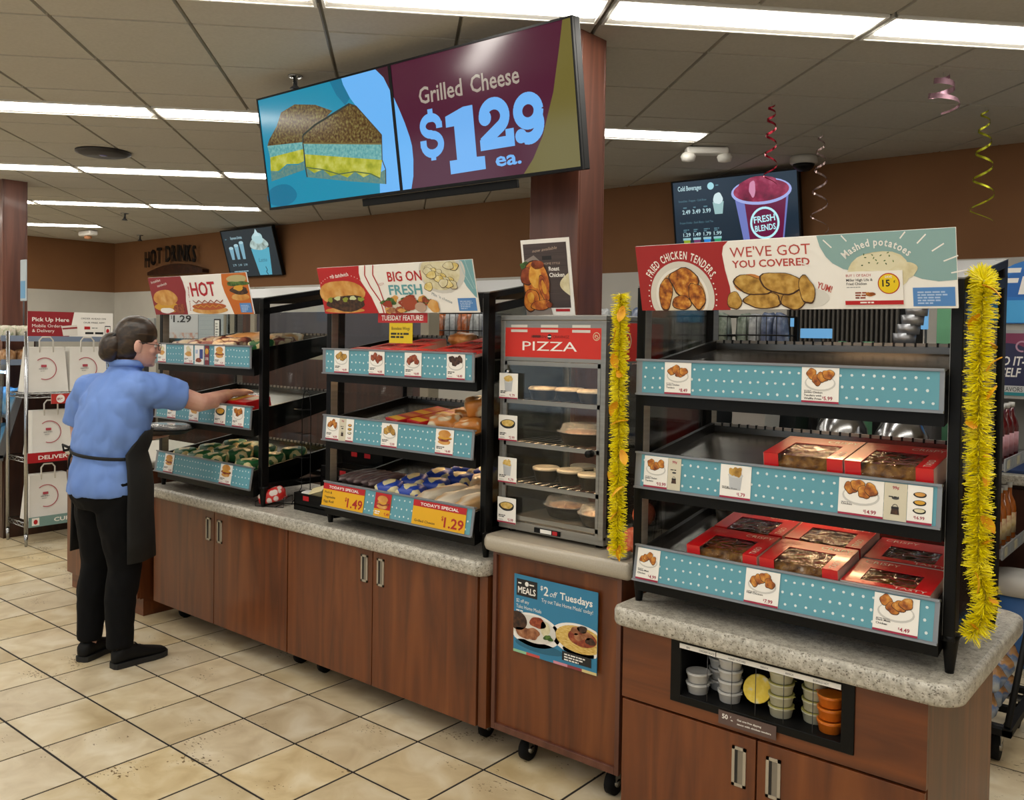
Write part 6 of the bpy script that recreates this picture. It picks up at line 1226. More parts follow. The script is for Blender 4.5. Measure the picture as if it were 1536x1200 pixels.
m = MB(); m.T = TP; m.tube([(-4.27+.200*math.cos(math.radians(a)), 2.088+.162*math.sin(math.radians(a)), 1.03-.02*math.sin(math.radians(a+90)*.8)) for a in range(-6, -150, -8)], .008, APRON, 8, flatk=.5); m.tube([(-4.27+.200*math.cos(math.radians(a)), 2.088+.162*math.sin(math.radians(a)), 1.035) for a in range(-148, -152-0, -3)]+[(-4.27+.200*math.cos(math.radians(a)), 2.088+.162*math.sin(math.radians(a)), 1.035) for a in range(-155, -200, -8)], .008, APRON, 8, flatk=.5)
bx_ = V((-4.27+.205*math.cos(math.radians(-145)), 2.088+.17*math.sin(math.radians(-145)), 1.033)); m.tube([bx_, bx_+V((-.04, -.03, .02)), bx_+V((-.05, -.02, -.01)), bx_], .007, APRON, 8); m.tube([bx_, bx_+V((.04, -.03, .018)), bx_+V((.045, -.025, -.012)), bx_], .007, APRON, 8); m.tube([bx_, bx_+V((-.01, -.012, -.05)), bx_+V((-.015, -.012, -.1))], .006, APRON, 8); m.obj('apron_tie', ap)
# tray with a clear lid on the left hand
t = thing('serving_tray', 'black oval tray with a clear lid held in front of the person', 'tray', (-4.375, 2.455, 1.082)); m = MB(); m.lathe([(.085, 0), (.09, .003), (.12, .022), (.126, .024), (.126, .027), (.118, .026), (.085, .006), (0, .006)], BLACK, 28, sx=1.15); m.obj('tray_base', t); m = MB(); m.lathe([(.118, .0275), (.105, .046), (.085, .052), (0, .053)], glassm('dome_plastic', (.9, .88, .84)), 28, sx=1.15); m.obj('lid', t)
# ================================================================== pick up rack on the left
RK = thing('wire_shelf_rack', 'chrome wire shelf rack holding white pick up bags', 'rack', (-7.14, 3.22, 0))
x0, x1, y0, y1 = -.165, .165, -.43, .43
for x in (x0, x1):
    for y in (y0, y1):
        m = MB(); m.tube([(x, y, .09), (x, y, 1.60)], .014, CHROME, 10); m.tube([(x, y, .0), (x, y, .09)], [.009, .015], CHROME, 10); m.obj('post', RK)
for z in (.17, .655, 1.135):
    m = MB(); m.tube([(x0, y0, z), (x1, y0, z), (x1, y1, z), (x0, y1, z)], .005, CHROME, 6, closed=True); m.tube([(x0, y0, z-.03), (x1, y0, z-.03), (x1, y1, z-.03), (x0, y1, z-.03)], .004, CHROME, 6, closed=True)
    for i in range(15): y = y0+(y1-y0)*i/14; m.tube([(x0, y, z+.004), (x1, y, z+.004)], .0022, CHROME, 5)
    for (ax, ay), (bx_, by_) in (((x0, y0), (x1, y0)), ((x1, y0), (x1, y1))):
        n = 8 if ax != bx_ else 18; m.tube([(ax+(bx_-ax)*i/n, ay+(by_-ay)*i/n, z-.004-(.022 if i % 2 else 0)) for i in range(n+1)], .0025, CHROME, 5)
    m.obj('shelf', RK)
def rsign(label, y, z, wd, ht, draw, name='shelf_sign'):
    m = MB(); m.b2((0, 0, -.003), (wd, ht, 0), PAPER); draw(m, wd, ht); return m.obj(name, label=label, cat='sign', loc=(-6.955, y, z), rot=(PI/2, 0, PI/2), group='signs on the pick up rack')
def dpu(m, W, Hh):
    m.poly([(0, 0), (W*.47, 0), (W*.50, Hh*.5), (W*.53, Hh), (0, Hh)], DRED, .0005); m.text('Pick Up Here', W*.05, Hh*.60, Hh*.16, PAPER, .001, w=W*.42, bold=.02); m.text('Mobile Orders', W*.05, Hh*.36, Hh*.13, PAPER, .001, w=W*.34); m.text('& Delivery', W*.05, Hh*.16, Hh*.13, PAPER, .001, w=W*.25)
    m.poly([(W*.40, Hh*.02), (W*.57, Hh*.04), (W*.56, Hh*.48), (W*.38, Hh*.42)], flat('d9d4cc', .5), .0015); m.poly([(W*.395, Hh*.28), (W*.565, Hh*.33), (W*.563, Hh*.40), (W*.388, Hh*.34)], DRED, .002)
    m.text('ORDER AHEAD ON', W*.76, Hh*.72, Hh*.07, INK, .001, w=W*.30, al='c'); m.text('OUR FREE APP!', W*.77, Hh*.55, Hh*.07, INK, .001, w=W*.26, al='c'); m.rect(W*.65, Hh*.30, W*.72, Hh*.42, RED, .001); m.bars(W*.74, Hh*.34, W*.13, 1, Hh*.04, GREY, .001, 3); m.rect(W*.66, Hh*.10, W*.76, Hh*.19, INK, .001); m.rect(W*.78, Hh*.10, W*.88, Hh*.19, INK, .001); m.rect(W*.90, Hh*.05, W*.97, Hh*.46, INK, .001); m.rect(W*.905, Hh*.09, W*.965, Hh*.42, PAPER, .0015); m.disc(W*.935, Hh*.24, W*.02, Hh*.1, RED, .002, 12)
rsign('red and white pick up here sign on top of the wire rack', 2.79, 1.565, .64, .185, dpu, 'pick_up_sign')
def dst(m, W, Hh): m.rect(0, 0, W*.42, Hh, flat('b8322c', .5), .0005); m.rect(W*.42, 0, W, Hh, flat('d0aa62', .5), .0005); m.disc(W*.19, Hh*.5, Hh*.42, Hh*.42, PAPER, .001, 18); m.bars(W*.12, Hh*.5, W*.14, 2, Hh*.08, DRED, .0015, 1); m.text('CARRY OUT', W*.52, Hh*.35, Hh*.3, DRED, .001, w=W*.42)
rsign('red and yellow strip sign on the rack middle shelf edge', 2.96, 1.055, .36, .075, dst)
rsign('red delivery strip sign on the wire rack', 2.79, .62, .78, .075, lambda m, W, Hh: (m.rect(0, 0, W, Hh, flat('a3101a', .5), .0005), m.text('DELIVERY', W*.10, Hh*.3, Hh*.4, PAPER, .001, w=W*.32, bold=.02), m.text('DELIVERY', W*.58, Hh*.3, Hh*.4, PAPER, .001, w=W*.32, bold=.02)))
rsign('grey green curbside strip sign on the wire rack', 2.80, .14, .76, .075, lambda m, W, Hh: (m.rect(0, 0, W, Hh, flat('71908c', .5), .0005), m.rect(W*.03, Hh*.15, W*.10, Hh*.9, PAPER, .001), m.disc(W*.065, Hh*.5, W*.02, Hh*.25, RED, .0015, 10), m.text('CURBSIDE', W*.24, Hh*.32, Hh*.4, PAPER, .001, w=W*.36, bold=.02)))
BAGM = noisy('white_paper_bag', ['d8d5ce', 'e2dfd9'], scale=5, rough=.75, bump=.3)
def bag(y, z, label, wd=.30, ht=.34):
    t = thing('paper_bag', label, 'bag', (-7.10, y, z), group='white pick up bags'); m = MB(); w2, d2 = wd/2, .085
    m.hexa([(-d2, -w2, 0), (d2, -w2, 0), (d2, w2, 0), (-d2, w2, 0), (-d2*.35, -w2*.90, ht), (d2*.55, -w2*.90, ht), (d2*.55, w2*.90, ht), (-d2*.35, w2*.90, ht)], BAGM); m.obj('bag_body', t)
    m = MB(); m.tube([(d2*.55, -.05, ht-.04), (d2*.55, -.05, ht+.05), (d2*.55, -.03, ht+.075), (d2*.55, .03, ht+.075), (d2*.55, .05, ht+.05), (d2*.55, .05, ht-.04)], .006, BAGM, 8); m.obj('handle', t)
    m = MB(); R = .082; LR_ = flat('a83a48', .6); m.ring(0, 0, R, .006, LR_, 0, -PI/2-.4, PI/2+.7, 30); m.rect(-.028, .012, .012, .030, LR_, 0); m.bars(-.045, -.004, .08, 1, .006, GREY, 0, 2); m.bars(-.035, -.02, .06, 1, .004, GREY, 0, 3)
    an = math.atan2(d2*.45, ht); o = m.obj('bag_print', t); o.location = (d2*.83+.0045, -.02, ht*.52); o.rotation_euler = (PI/2-0, 0, PI/2); o.rotation_euler = (Mx.Rotation(PI/2, 4, 'Z') @ Mx.Rotation(PI/2-an, 4, 'X')).to_euler()
bag(2.965, 1.142, 'white pick up bag on the rack top shelf, left one'); bag(3.275, 1.142, 'white pick up bag on the rack top shelf, right one'); bag(3.0, .662, 'white pick up bag standing alone on the rack middle shelf'); bag(2.98, .177, 'white pick up bag on the rack bottom shelf, left one'); bag(3.29, .177, 'white pick up bag on the rack bottom shelf, right one')

# glass bakery case behind the rack
BK = thing('bakery_case', 'glass fronted bakery case with dark wood end at the left edge', 'display case', (-8.1, 2.72, 0))
WX0, WX1 = -.75, .735
m = MB(); m.b2((WX0, .06, 0), (WX1-.02, .95, .60), DWOOD); m.obj('base', BK); m = MB(); m.b2((WX0, .80, .60), (WX1-.02, .95, 1.25), flat('50606a', .5)); m.obj('back_box', BK)
m = MB(); m.add([(WX1-.018, y, z) for y, z in ((.06, 0), (.95, 0), (.95, 1.30), (.26, 1.30), (.07, .62))]+[(WX1, y, z) for y, z in ((.06, 0), (.95, 0), (.95, 1.30), (.26, 1.30), (.07, .62))], [(4, 3, 2, 1, 0), (5, 6, 7, 8, 9)]+[(i, (i+1) % 5, 5+(i+1) % 5, 5+i) for i in range(5)], DWOOD); m.obj('end_panel', BK)
m = MB(); m.hexa([(WX0, .02, .64), (WX1, .02, .64), (WX1, .03, .64), (WX0, .03, .64), (WX0, .06, 1.32), (WX1, .06, 1.32), (WX1, .07, 1.32), (WX0, .07, 1.32)], GLASS); m.obj('front_glass', BK)
m = MB(); m.b2((WX0, .0, .60), (WX1, .06, .645), ALU); m.b2((WX0, .04, 1.30), (WX1, .10, 1.34), ALU)
for x in (WX0, WX1-.02): m.hexa([(x, .01, .62), (x+.02, .01, .62), (x+.02, .06, .62), (x, .06, .62), (x, .22, 1.32), (x+.02, .22, 1.32), (x+.02, .27, 1.32), (x, .27, 1.32)], ALU)
m.obj('frame', BK)
for z, y in ((.64, .06), (.93, .08), (1.345, .05), (1.53, .05)): m = MB(); m.b2((WX0+.02, y, z), (WX1-.02, .93, z+.02), ALU); m.b2((WX1-.02, y, z-.01), (WX1-.012, .93, z+.035), flat('7d8aa0', .4)); m.obj('shelf', BK)
m = MB(); m.b2((WX0+.05, .075, 1.27), (WX1-.06, .10, 1.29), flat('a8d4ff', emit=14.0, name='case_lamp')); m.obj('lamp', BK)
for x in (WX0+.02, WX1-.05): m = MB(); m.b2((x, .88, 1.25), (x+.03, .92, 1.75), CHROME); m.obj('upright', BK)
IB = noisy('blue_iced_pack', ['2f7ab8', '66a8d8', 'c0dcec'], scale=9); PT = noisy('pastry', ['7a4a28', 'a87a4c', 'c9a684'], scale=30); WP = noisy('white_pastry', ['b5a890', 'cfc8b8', '8a9a70'], scale=30)
def rnd_items(name, cat, rows, x, y, z, mt, what, d=(.13, .11, .08)):
    for i in range(rows):
        mko(name, wrapmesh(name, d[0], d[1], d[2], mt, i+len(name)), None, '%s, %s from the front' % (what, FN[i]), cat, what, None, (-8.1+x, 2.72+y+i*(d[1]+.012), z))
rnd_items('pastry_pack', 'pastry', 5, .62, .13, 1.551, WP, 'pale pastry pack at the end of the bakery top shelf', (.14, .10, .09)); rnd_items('pastry_pack', 'pastry', 5, .46, .13, 1.551, WP, 'pale pastry pack further along the bakery top shelf', (.14, .10, .09))
rnd_items('pastry_pack', 'pastry', 5, .62, .13, 1.3665, PT, 'brown pastry pack at the end of the bakery upper shelf', (.14, .10, .09)); rnd_items('iced_pack', 'pack', 2, .60, .19, .662, IB, 'blue pack low inside the bakery case', (.2, .22, .2)); rnd_items('iced_pack', 'pack', 2, .38, .19, .662, IB, 'blue pack deeper inside the bakery case', (.2, .22, .2)); rnd_items('iced_pack', 'pack', 2, .60, .20, .952, IB, 'blue pack on the bakery middle shelf', (.2, .2, .2)); rnd_items('iced_pack', 'pack', 2, .38, .20, .952, IB, 'blue pack further along the bakery middle shelf', (.2, .2, .2))
t = thing('sign_stand', 'small white tag sign on a thin stick above the bakery case', 'sign', (-7.60, 3.02, 1.551)); m = MB(); m.tube([(0, 0, 0), (0, 0, .30)], .006, DGREY, 6); m.obj('stick', t); m = MB(); m.b2((-.055, -.006, .29), (.055, .004, .62), flat('b8c4cc', .5), .01); m.b2((-.045, -.0075, .31), (.045, -.006, .45), flat('6aa0c8', .5)); m.obj('tag', t)
# caster base of a trolley under the rack side
t = thing('trolley', 'low trolley with dark casters behind the wire rack', 'trolley', (-7.15, 3.95, 0)); m = MB(); m.b2((-.2, -.15, .12), (.2, .25, .16), DGREY); m.obj('deck', t)
for x in (-.14, .14): caster(t, x, -.08, .12, .9)

# ================================================================== back of the store
def unit(name, label, cat, loc, boxes, grp=None):
    t = thing(name, label, cat, loc, group=grp)
    for nm, a, b, mt in boxes: m = MB(); m.b2(a, b, mt, .003); m.obj(nm, t)
    return t
MAR = flat('3a1a14', .5)
unit('coffee_station', 'dark wood coffee station along the back wall behind the left case', 'counter', (-9.0, 6.1, 0), [('base', (-2.6, 0, 0), (1.7, .78, .92), DWOOD), ('top', (-2.65, -.03, .92), (1.75, .79, .97), flat('8a857a', .4)), ('back_panel', (-2.6, .72, .97), (1.7, .79, 1.72), DWOOD), ('door', (-2.5, -.015, .1), (-1.5, -.001, .86), DWOOD), ('door', (-1.45, -.015, .1), (-.45, -.001, .86), DWOOD), ('door', (-.4, -.015, .1), (.6, -.001, .86), DWOOD), ('door', (.65, -.015, .1), (1.6, -.001, .86), DWOOD)])
for i, (x, w_, h, c, lab) in enumerate(((-11.0, .42, .62, 'a8a9a8', 'pale grey coffee machine at the left end of the coffee station'), (-10.2, .5, .7, '5c5f64', 'dark grey coffee machine in the middle of the coffee station'), (-8.9, .55, .78, '8e9096', 'silver coffee machine near the right end of the coffee station'), (-8.1, .5, .72, '3c3d40', 'black coffee machine at the right end of the coffee station'))):
    unit('coffee_machine', lab, 'machine', (x, 6.22, .971), [('body', (0, .12, .1), (w_, .42, h), flat(c, .4, .3)), ('head', (0, 0, h-.26), (w_, .12, h), flat(c, .4, .3)), ('drip_tray', (0, -.02, 0), (w_, .42, .1), BLACKM), ('screen', (w_*.2, -.006, h-.2), (w_*.8, .0, h-.06), flat('5fc0d8', emit=.7)), ('spout', (w_*.4, .02, h-.34), (w_*.6, .08, h-.26), BLACKM)], 'coffee machines')
# small pillar, posters and white board seen above the left case
PST = flat('8a8474', .5)
unit('door_panel', 'dark wood screen with a glass top behind the left case, between pale posts', 'panel', (-7.0, 4.24, 0), [('board', (-.66, 0, 0), (2.7, .06, 1.42), DWOOD), ('board', (.53, 0, 1.46), (.74, .06, 1.95), DWOOD), ('board', (.80, 0, 1.46), (2.7, .05, 1.78), flat('4a4850', .35, .3)), ('post', (-.74, -.02, 0), (-.66, .08, 1.98), PST), ('post', (.45, -.02, 1.46), (.53, .08, 1.98), PST), ('post', (.74, -.02, 1.46), (.80, .08, 1.98), PST), ('post', (2.7, -.02, 0), (2.78, .08, 1.95), PST), ('rail', (-.66, .0, 1.42), (2.7, .07, 1.46), PST), ('glass_pane', (-.66, 0, 1.46), (.45, .008, 1.95), GLASS)])
p = atY(253, 507, 4.235); q = atY(297, 470, 4.235)
m = MB(); W, Hh = q.x-p.x, q.z-p.z+.14; m.b2((0, 0, -.004), (W, Hh, 0), flat('c4c4c6', .6)); FRP = noisy('floral_print', ['c4c4c6', 'c09a8a', 'b5604a'], scale=14, pos=[.45, .58, .7]); m.rect(0, Hh*.78, W, Hh, FRP, .0005); m.rect(0, 0, W, Hh*.14, FRP, .0005); m.text('$', W*.08, Hh*.48, Hh*.09, INK, .001); m.text('1.29', W*.16, Hh*.40, Hh*.17, INK, .001, w=W*.62, bold=.02); m.bars(W*.2, Hh*.68, W*.55, 1, Hh*.035, INK, .001, 2)
m.obj('price_poster', label='white price poster reading 1.29 seen above the left case top shelf', cat='poster', loc=(p.x, 4.235, p.z), rot=UP)
p = atY(297.5, 520, 4.229); q = atY(340, 470, 4.229); m = MB(); W, Hh = q.x-p.x, q.z-p.z+.1; m.b2((0, 0, -.01), (W, Hh, 0), flat('a8b0b4', .4)); m.b2((W-.03, 0, 0), (W, Hh, .01), flat('8a8474', .5))
for i in range(9): m.rect(.02, Hh*(.08+.1*i), W-.05, Hh*(.085+.1*i), flat('8d9599', .5), .0005)
m.b2((W*.58, Hh*.05, .001), (W*.80, Hh*.62, .006), INK); m.rect(W*.61, Hh*.08, W*.77, Hh*.59, PAPER, .0065); m.bars(W*.64, Hh*.5, W*.1, 6, Hh*.03, GREY, .007, 4, 2)
m.obj('window_panel', label='pale grey blind panel with a small framed notice above the left case', cat='panel', loc=(p.x, 4.229, p.z), rot=UP)
p = atY(202, 500, 5.2); q = atY(231, 477, 5.2); m = MB(); m.b2((0, 0, -.03), (q.x-p.x, q.z-p.z, 0), flat('8d8f8c', .5), .004); m.poly([(.02, .02), ((q.x-p.x)*.62, .02), ((q.x-p.x)*.75, (q.z-p.z)-.01), (.02, (q.z-p.z)-.01)], flat('35c8e0', emit=.9), .001); sc_ = m.obj('register_screen', label='small register screen glowing cyan just above the person head', cat='screen', loc=(p.x, 5.2, p.z), rot=UP)
unit('register_counter', 'low counter carrying the small cyan register screen behind the person', 'counter', (p.x, 5.1, 0), [('base', (-.5, 0, 0), (.55, .6, .95), DWOOD), ('top', (-.52, -.02, .95), (.57, .62, 1.0), flat('a8a396', .4)), ('stand', (.1, .11, 1.0), (.2, .17, p.z+.02), DGREY)])

# island of equipment behind the middle and nearest cases
ISL = unit('kitchen_island', 'stainless equipment island behind the display cases', 'counter', (-2.6, 4.3, 0), [('base', (-1.55, 0, 0), (1.34, .75, .86), flat('4a4a4a', .5)), ('top', (-1.58, -.03, .86), (1.36, .78, .90), STEEL), ('back_shelf', (-1.5, .55, 1.20), (1.34, .76, 1.22), STEEL), ('upright', (-1.5, .70, .90), (-1.46, .74, 1.60), STEEL), ('upright', (1.30, .70, .90), (1.34, .74, 1.60), STEEL), ('upright', (0, .70, .90), (.04, .74, 1.60), STEEL), ('upper_shelf', (-1.5, .50, 1.50), (1.34, .76, 1.52), STEEL)])
# chrome cloches
DM = flat('9a9b9d', .2, 1)
for i, (px, py) in enumerate(((1262, 660), (1352, 672))):
    p = atY(px, py, 4.42); t = thing('dome_cover', 'shiny metal dome cover behind the nearest case, %s of two' % ('left', 'right')[i], 'dome', (p.x, 4.42, .902), group='metal dome covers'); h = p.z-.902+.16
    m = MB(); m.lathe([(.135, 0), (.135, .06)], STEEL, 28); m.obj('base', t); m = MB(); m.lathe([(.13, .061), (.13, h*.55), (.118, h*.75), (.085, h*.92), (.05, h), (0, h+.005)], DM, 28); m.obj('dome', t)
# wire baskets with bags (black wire, pale and blue packs)
def basket(px0, px1, ytop, ybot, Y, label, packs, where):
    a = atY(px0, ybot, Y); b = atY(px1, ytop, Y); x0, x1, z0, z1 = a.x, b.x, a.z, b.z; t = thing('wire_basket', label, 'basket', (x0, Y, z0)); W, Hh, D = x1-x0, z1-z0, .28; m = MB()
    for z in (0, Hh*.5, Hh): m.tube([(0, 0, z), (W, 0, z), (W, D, z), (0, D, z)], .004, BLACK, 6, closed=True)
    n = max(4, int(W/.055))
    for i in range(n+1): x = W*i/n; m.tube([(x, D, 0), (x, 0, 0), (x, 0, Hh)], .0025, BLACK, 5)
    m.obj('wires', t)
    for s in (0, W): m = MB(); m.b2((s-.01, D-.02, 1.523-z0 if z0 > 1.52 else -z0+.9), (s+.01, D, Hh), BLACK) ; m.obj('bracket', t)
    k = len(packs)
    for i, (mt, what) in enumerate(packs):
        o = mko('snack_bag', wrapmesh('snack_bag', W/k*.92, .12, Hh*1.05, mt, i+40, e1=.5, e2=.6), None, '%s in the %s wire basket, %s along' % (what, where, FN[i]), 'bag', 'snack bags in wire baskets', None, (x0+W*(i+.5)/k, Y+.14, z0+.006))
GB = noisy('grey_bag', ['5f6466', '9a9ea0', 'c4c6c6'], scale=14, rough=.25); BB = noisy('blue_bag', ['27304a', '56627c', 'a8adb4'], scale=12, rough=.25); GRB = noisy('green_bag', ['3a4a3a', '7a857a', 'b5bab5'], scale=14, rough=.25); ORB = noisy('orange_bag', ['7a3416', 'a05a34', 'a8a49a'], scale=14, rough=.25)
basket(998, 1078, 474, 530, 4.55, 'black wire basket with pale bags behind the nearest case, left', [(GB, 'grey bag'), (GRB, 'greenish bag'), (GB, 'silver bag'), (GRB, 'pale green bag')], 'left rear')
basket(1090, 1165, 474, 530, 4.55, 'black wire basket with blue bags behind the nearest case, right', [(GRB, 'pale green bag'), (GB, 'grey bag'), (BB, 'blue bag'), (BB, 'navy bag')], 'right rear')
basket(632, 728, 470, 520, 4.55, 'black wire basket with orange and grey bags behind the middle case', [(ORB, 'orange bag'), (GB, 'grey bag'), (ORB, 'rust bag'), (GB, 'silver bag'), (BB, 'blue bag')], 'middle case rear')
# grille, green posts and blue lit boxes far behind
p0, p1 = atY(1178, 512, 5.6), atY(1350, 462, 5.6); t = thing('vent_grille', 'dark slatted grille cabinet behind the nearest case', 'cabinet', (p0.x, 5.6, 0)); W = p1.x-p0.x
m = MB(); m.b2((0, .03, 0), (W, .5, 1.86), BLACKM); m.obj('body', t)
for i in range(24): m = MB(); m.b2((W*(i+.2)/24, 0, 1.50), (W*(i+.62)/24, .03, 1.84), flat('4a4640', .5)); m.obj('slat', t)
for i, (px0, px1) in enumerate(((1257, 1266), (1293, 1308), (1404, 1428))):
    a, b = atY(px0, 520, 5.3), atY(px1, 460, 5.3); unit('green_post', 'light green post behind the nearest case, %s from the left' % FN[i], 'post', (a.x, 5.3, 0), [('post', (0, 0, 0), (b.x-a.x, .06, 1.62 if i < 2 else 1.9), flat('5f9a74', .5)), ('base_plate', (-.02, -.02, 0), (b.x-a.x+.02, .08, .03), flat('5f9a74', .5))], 'light green posts')
for i, (px0, px1, y0_, y1_) in enumerate(((1200, 1247, 493, 507), (1381, 1392, 462, 494), (1185, 1195, 475, 490))):
    a, b = atY(px0, y1_, 5.1), atY(px1, y0_, 5.1); unit('light_box', 'small glowing pale blue panel seen through the nearest case, %s from the left' % ['second', 'third', 'first'][i], 'panel', (a.x, 5.1, 0), [('panel', (0, 0, a.z), (b.x-a.x, .02, b.z), flat('6fb0e0', emit=.8)), ('stand', ((b.x-a.x)*.4, .02, 0), ((b.x-a.x)*.6, .05, b.z-.01), DGREY)], 'glowing blue panels')
a = atY(1352, 515, 4.6); t = thing('cup_stack', 'leaning stack of silver sleeves behind the nearest case', 'stack', (a.x+.06, 4.6, .901)); m = MB(); a.z -= .901; m.b2((-.10, -.04, 0), (.10, .14, a.z), DGREY); m.obj('stand', t)
for i in range(6): m = MB(); m.lathe([(.05, 0), (.055, .05)], ALU, 14); m.obj('sleeve', t, loc=(-.06+.018*i, .05, a.z+.045*i))
# things on the island seen between the shelves
for i, (px0, px1, y0_, y1_, c, Y, lab) in enumerate(((1100, 1150, 616, 634, 'b5b5b2', 4.5, 'pale pan on the island behind the nearest case'), (1050, 1078, 604, 622, '2a2c30', 4.55, 'black box on the island behind the nearest case'), (1165, 1195, 618, 640, '24282a', 4.80, 'dark glass box on the island behind the nearest case'), (985, 1030, 612, 620, '9a3a3a', 4.4, 'red and blue packet on the island behind the left tinsel'))):
    a, b = atY(px0, y1_, Y), atY(px1, y0_, Y); h = max(b.z-.902, .05); t = thing('pan', lab, 'pan', ((a.x+b.x)/2, Y+.08, .902)); w2 = (b.x-a.x)/2
    m = MB(); m.hexa([(-w2*.85, -.08, 0), (w2*.85, -.08, 0), (w2*.85, .08, 0), (-w2*.85, .08, 0), (-w2, -.1, h), (w2, -.1, h), (w2, .1, h), (-w2, .1, h)], flat(c, .35, .4)); m.obj('body', t); m = MB(); m.b2((-w2-.01, -.11, h), (w2+.01, .11, h+.012), flat(c, .3, .5), .003); m.obj('rim', t)
# dark snack shelving behind the pizza warmer and middle case
def gondola(label, x0_, x1_, Y, H2):
    t = thing('gondola_shelf', label, 'shelf', (x0_, Y, 0)); W = x1_-x0_; m = MB(); m.b2((0, .38, 0), (W, .42, H2), DGREY); m.obj('back_panel', t)
    for s in (0, W-.03): m = MB(); m.b2((s, 0, 0), (s+.03, .38, H2*.98), BLACKM); m.obj('side', t)
    for i in range(5): m = MB(); m.b2((.03, .0, .12+i*.36), (W-.03, .38, .15+i*.36), DGREY); m.obj('shelf', t)
    for i in range(2, 5):
        n = int((W-.1)/.16)
        for j in range(n): mko('snack_bag', SNB[(i*5+j*3) % 4], None, 'snack bag on the rear shelving, %s shelf, %s along' % (('', '', 'third', 'fourth', 'top')[i], (FN+['eighth', 'ninth', 'tenth', 'eleventh', 'twelfth'])[j]), 'bag', 'snack bags on the rear shelving', None, (x0_+.11+j*.16, Y+.16, .1515+i*.36))
SNB = [wrapmesh('snack_bag', .14, .09, .24, mt, 60+i, e1=.5, e2=.6) for i, mt in enumerate((GB, ORB, BB, GRB))]
gondola('dark snack shelving behind the pizza warmer', -4.35, -2.75, 5.2, 1.72)

# ================================================================== right edge: drinks machine, counter, bottles, bin, bread
FM = thing('drink_machine', 'tall frozen drink machine with a blue sign at the right edge', 'machine', (-1.25, 6.15, .905)); W = 1.6
m = MB(); m.b2((0, 0, .38), (W, .65, .84), flat('a3a19c', .4)); m.b2((0, .25, 0), (W, .65, .38), flat('8a8985', .4)); m.b2((0, 0, 0), (W, .65, .05), flat('70706c', .4)); m.obj('body', FM)
m = MB(); pts = [(-.03, .84), (W, .84), (W, 1.32), (.55, 1.30), (.30, 1.26), (.12, 1.20), (-.03, 1.12)]; m.prism(pts, 0, .05, flat('1570c0', .4)); m.rect(0, .845, W, .98, flat('3fa0dc', .4), .0505); m.poly([(.02, 1.0), (.5, 1.0), (.62, 1.25), (.3, 1.22), (.1, 1.14)], flat('1060b0', .4), .0508); m.text('Freal', .00, 1.02, .16, PAPER, .0512, w=.62, bold=.02, shear=.15); o = m.obj('top_sign', FM, rot=UP, label='blue sign with white script'); o.location = (0, .03, 0)
m = MB(); m.b2((.02, -.002, .40), (W-.02, 0, .80), flat('96989a', .5)); m.obj('front_panel', FM)
m = MB(); m.rect(.03, .62, .9, .78, flat('7a2f52', .5), .0005); m.rect(.03, .40, .9, .62, flat('2a8a94', .5), .0004); m.disc(.09, .57, .17, .15, flat('22264a', .5), .0009, 28); m.text('DO IT-', .19, .585, .055, PAPER, .0014, al='r', w=.17, bold=.02, shear=.2); m.text('YOURSELF', .17, .515, .055, PAPER, .0014, al='r', w=.26, bold=.02, shear=.2); m.ring(.17, .70, .03, .01, flat('b58aa0', .5), .001, 0, 5, 16); m.rect(.03, .42, .9, .46, flat('c4c6c6', .5), .001); m.text('FLAVORS', .06, .425, .028, INK, .0014, w=.12); o = m.obj('picture', FM, rot=UP); o.location = (0, -.003, 0)
unit('base_cabinet', 'dark wood drinks counter along the back wall at the right edge', 'cabinet', (-1.35, 5.55, 0), [('base', (0, .03, 0), (3.0, 1.36, .84), DWOOD), ('door', (.02, 0, .08), (.5, .029, .82), DWOOD), ('door', (.52, 0, .08), (1.0, .029, .82), DWOOD), ('handle', (.44, -.012, .55), (.47, .0, .68), NICKEL), ('handle', (.58, -.012, .55), (.61, .0, .68), NICKEL), ('door', (1.02, 0, .08), (1.5, .029, .82), DWOOD)])
m = MB(); m.b2((-1.38, 5.52, .845), (1.65, 6.92, .90), STONE, .006); m.obj('countertop', label='speckled countertop under the drink machine at the right edge', cat='countertop')
unit('drip_mat', 'dark blue mat on the drinks counter at the right edge', 'mat', (-1.2, 5.6, .901), [('mat', (0, 0, 0), (1.2, .5, .012), flat('16305f', .5)), ('edge', (0, -.004, 0), (1.2, -.0001, .016), flat('122850', .5))])
# end rack with syrup bottles
ER = thing('bottle_rack', 'open end rack with syrup bottles behind the nearest case', 'rack', (-1.03, 4.72, 0)); m = MB(); m.b2((-.06, -.02, 0), (-.03, .62, 1.45), flat('6a6560', .5)); m.obj('back_panel', ER)
for i, z in enumerate((.60, 1.02)):
    m = MB(); m.b2((-.03, 0, z), (.14, .6, z+.012), flat('7a7a78', .4)); m.obj('shelf', ER); m = MB(); m.b2((.14, 0, z-.005), (.146, .6, z+.055), flat('8f9498', .3))
    for j in range(5): m.b2((.1465, .04+j*.115, z+.005), (.148, .10+j*.115, z+.045), flat(('b8b49a', '8f979a')[j % 2], .5))
    m.obj('price_strip', ER)
def bottle(loc, liq, lab_, label):
    t = thing('syrup_bottle', label, 'bottle', loc, group='syrup bottles'); m = MB(); m.lathe([(.034, 0), (.036, .004), (.036, .16), (.03, .19), (.014, .225), (.0135, .26)], liq, 16); m.obj('bottle_body', t); m = MB(); m.lathe([(.0366, .03), (.0366, .135)], lab_, 16); m.obj('bottle_label', t); m = MB(); m.lathe([(.015, .26), (.015, .285), (0, .286)], flat('b5b5b2', .4), 12); m.obj('cap', t)
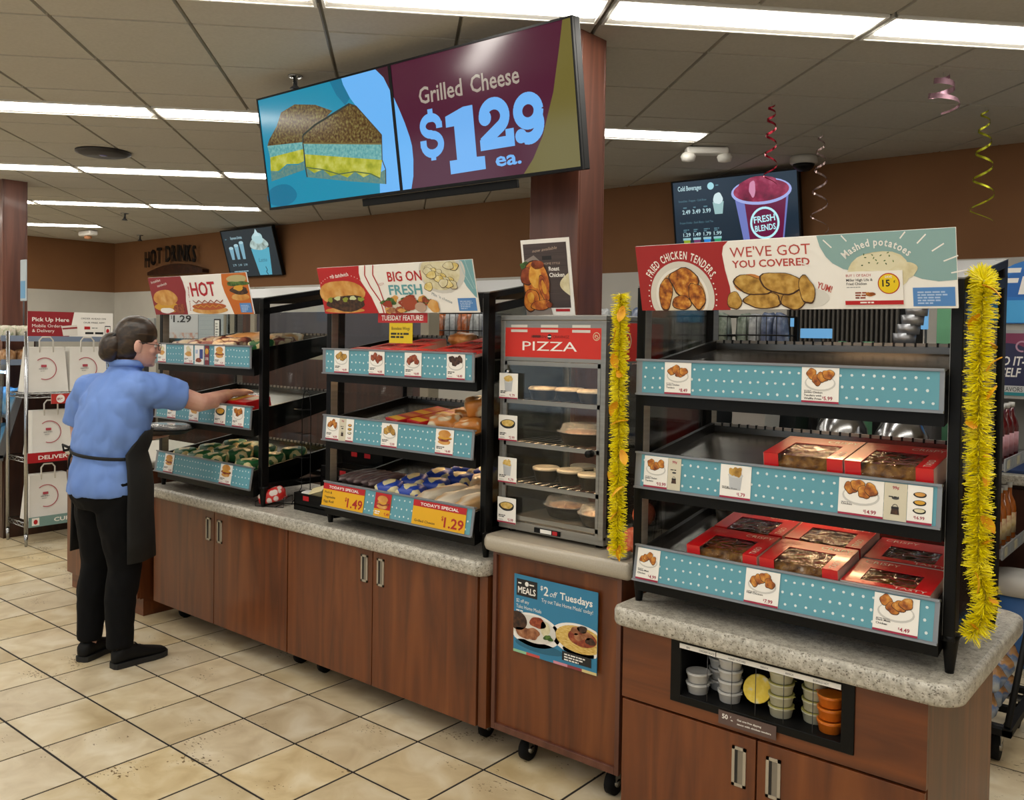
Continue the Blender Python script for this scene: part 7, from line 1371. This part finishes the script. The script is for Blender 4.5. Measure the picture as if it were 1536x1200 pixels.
RL, OLq = flat('4a0c12', .15, coat=.5), flat('9c5212', .15, coat=.5); LB1, LB2 = noisy('pink_label', ['9c5a62', 'b5929a'], scale=20), noisy('yellow_label', ['b8923a', 'c9b58a', '9c4a3a'], scale=20)
for i in range(5):
    bottle((-.96, 4.78+i*.115, 1.0325), RL, LB1, 'red syrup bottle on the end rack upper shelf, %s from the front' % FN[i]); bottle((-.96, 4.78+i*.115, .6125), OLq, LB2, 'amber syrup bottle on the end rack lower shelf, %s from the front' % FN[i])
# white bin
t = thing('waste_bin', 'white plastic tub with blue print by the counter foot', 'bin', (-.885, 5.16, 0)); m = MB(); m.lathe([(.12, 0), (.125, .01), (.145, .36)], flat('2f5f9c', .5), 24, pw=.6); m.obj('bin_body', t); m = MB(); m.lathe([(.155, .36), (.155, .40), (.145, .44), (.09, .455), (0, .46)], flat('c4c2bc', .4), 24, pw=.6); m.obj('lid', t)
# bread dolly
BD = thing('bread_dolly', 'black bread dolly on casters beyond the nearest cabinet', 'dolly', (-.88, 4.02, 0)); m = MB()
for x in (-.22, .19): m.b2((x, -.25, .135), (x+.03, .30, .165), BLACKM)
for y in (-.25, .0, .27): m.b2((-.22, y, .135), (.22, y+.03, .16), BLACKM)
m.b2((.19, .27, .16), (.22, .30, .62), BLACKM); m.tube([(.205, -.24, .17), (.205, .285, .60)], .012, BLACKM, 8); m.obj('frame', BD)
for x, y in ((-.16, -.18), (.15, -.16), (-.16, .22), (.15, .22)): caster(BD, x, y, .135, 1.15)
LOAF = noisy('bread_bag', ['8a5a34', 'b58a5a', '5a78a8', 'a8b0b8'], scale=9, rough=.2, pos=[.3, .5, .56, .7], coat=.5); lm_ = [wrapmesh('bread_loaf', .30, .13, .105, LOAF, 80+i, amp=.1) for i in range(3)]
for i, z in enumerate((.168, .279, .390)):
    for j in range(3): mko('bread_loaf', lm_[(i+j) % 3], None, 'bagged bread loaf on the dolly, %s layer, %s from the front' % (FN[i], FN[j]), 'bread', 'bread loaves on the dolly', None, (-.875+.02*(i % 2), 3.85+j*.145, z), (0, 0, .05*(j-1)))
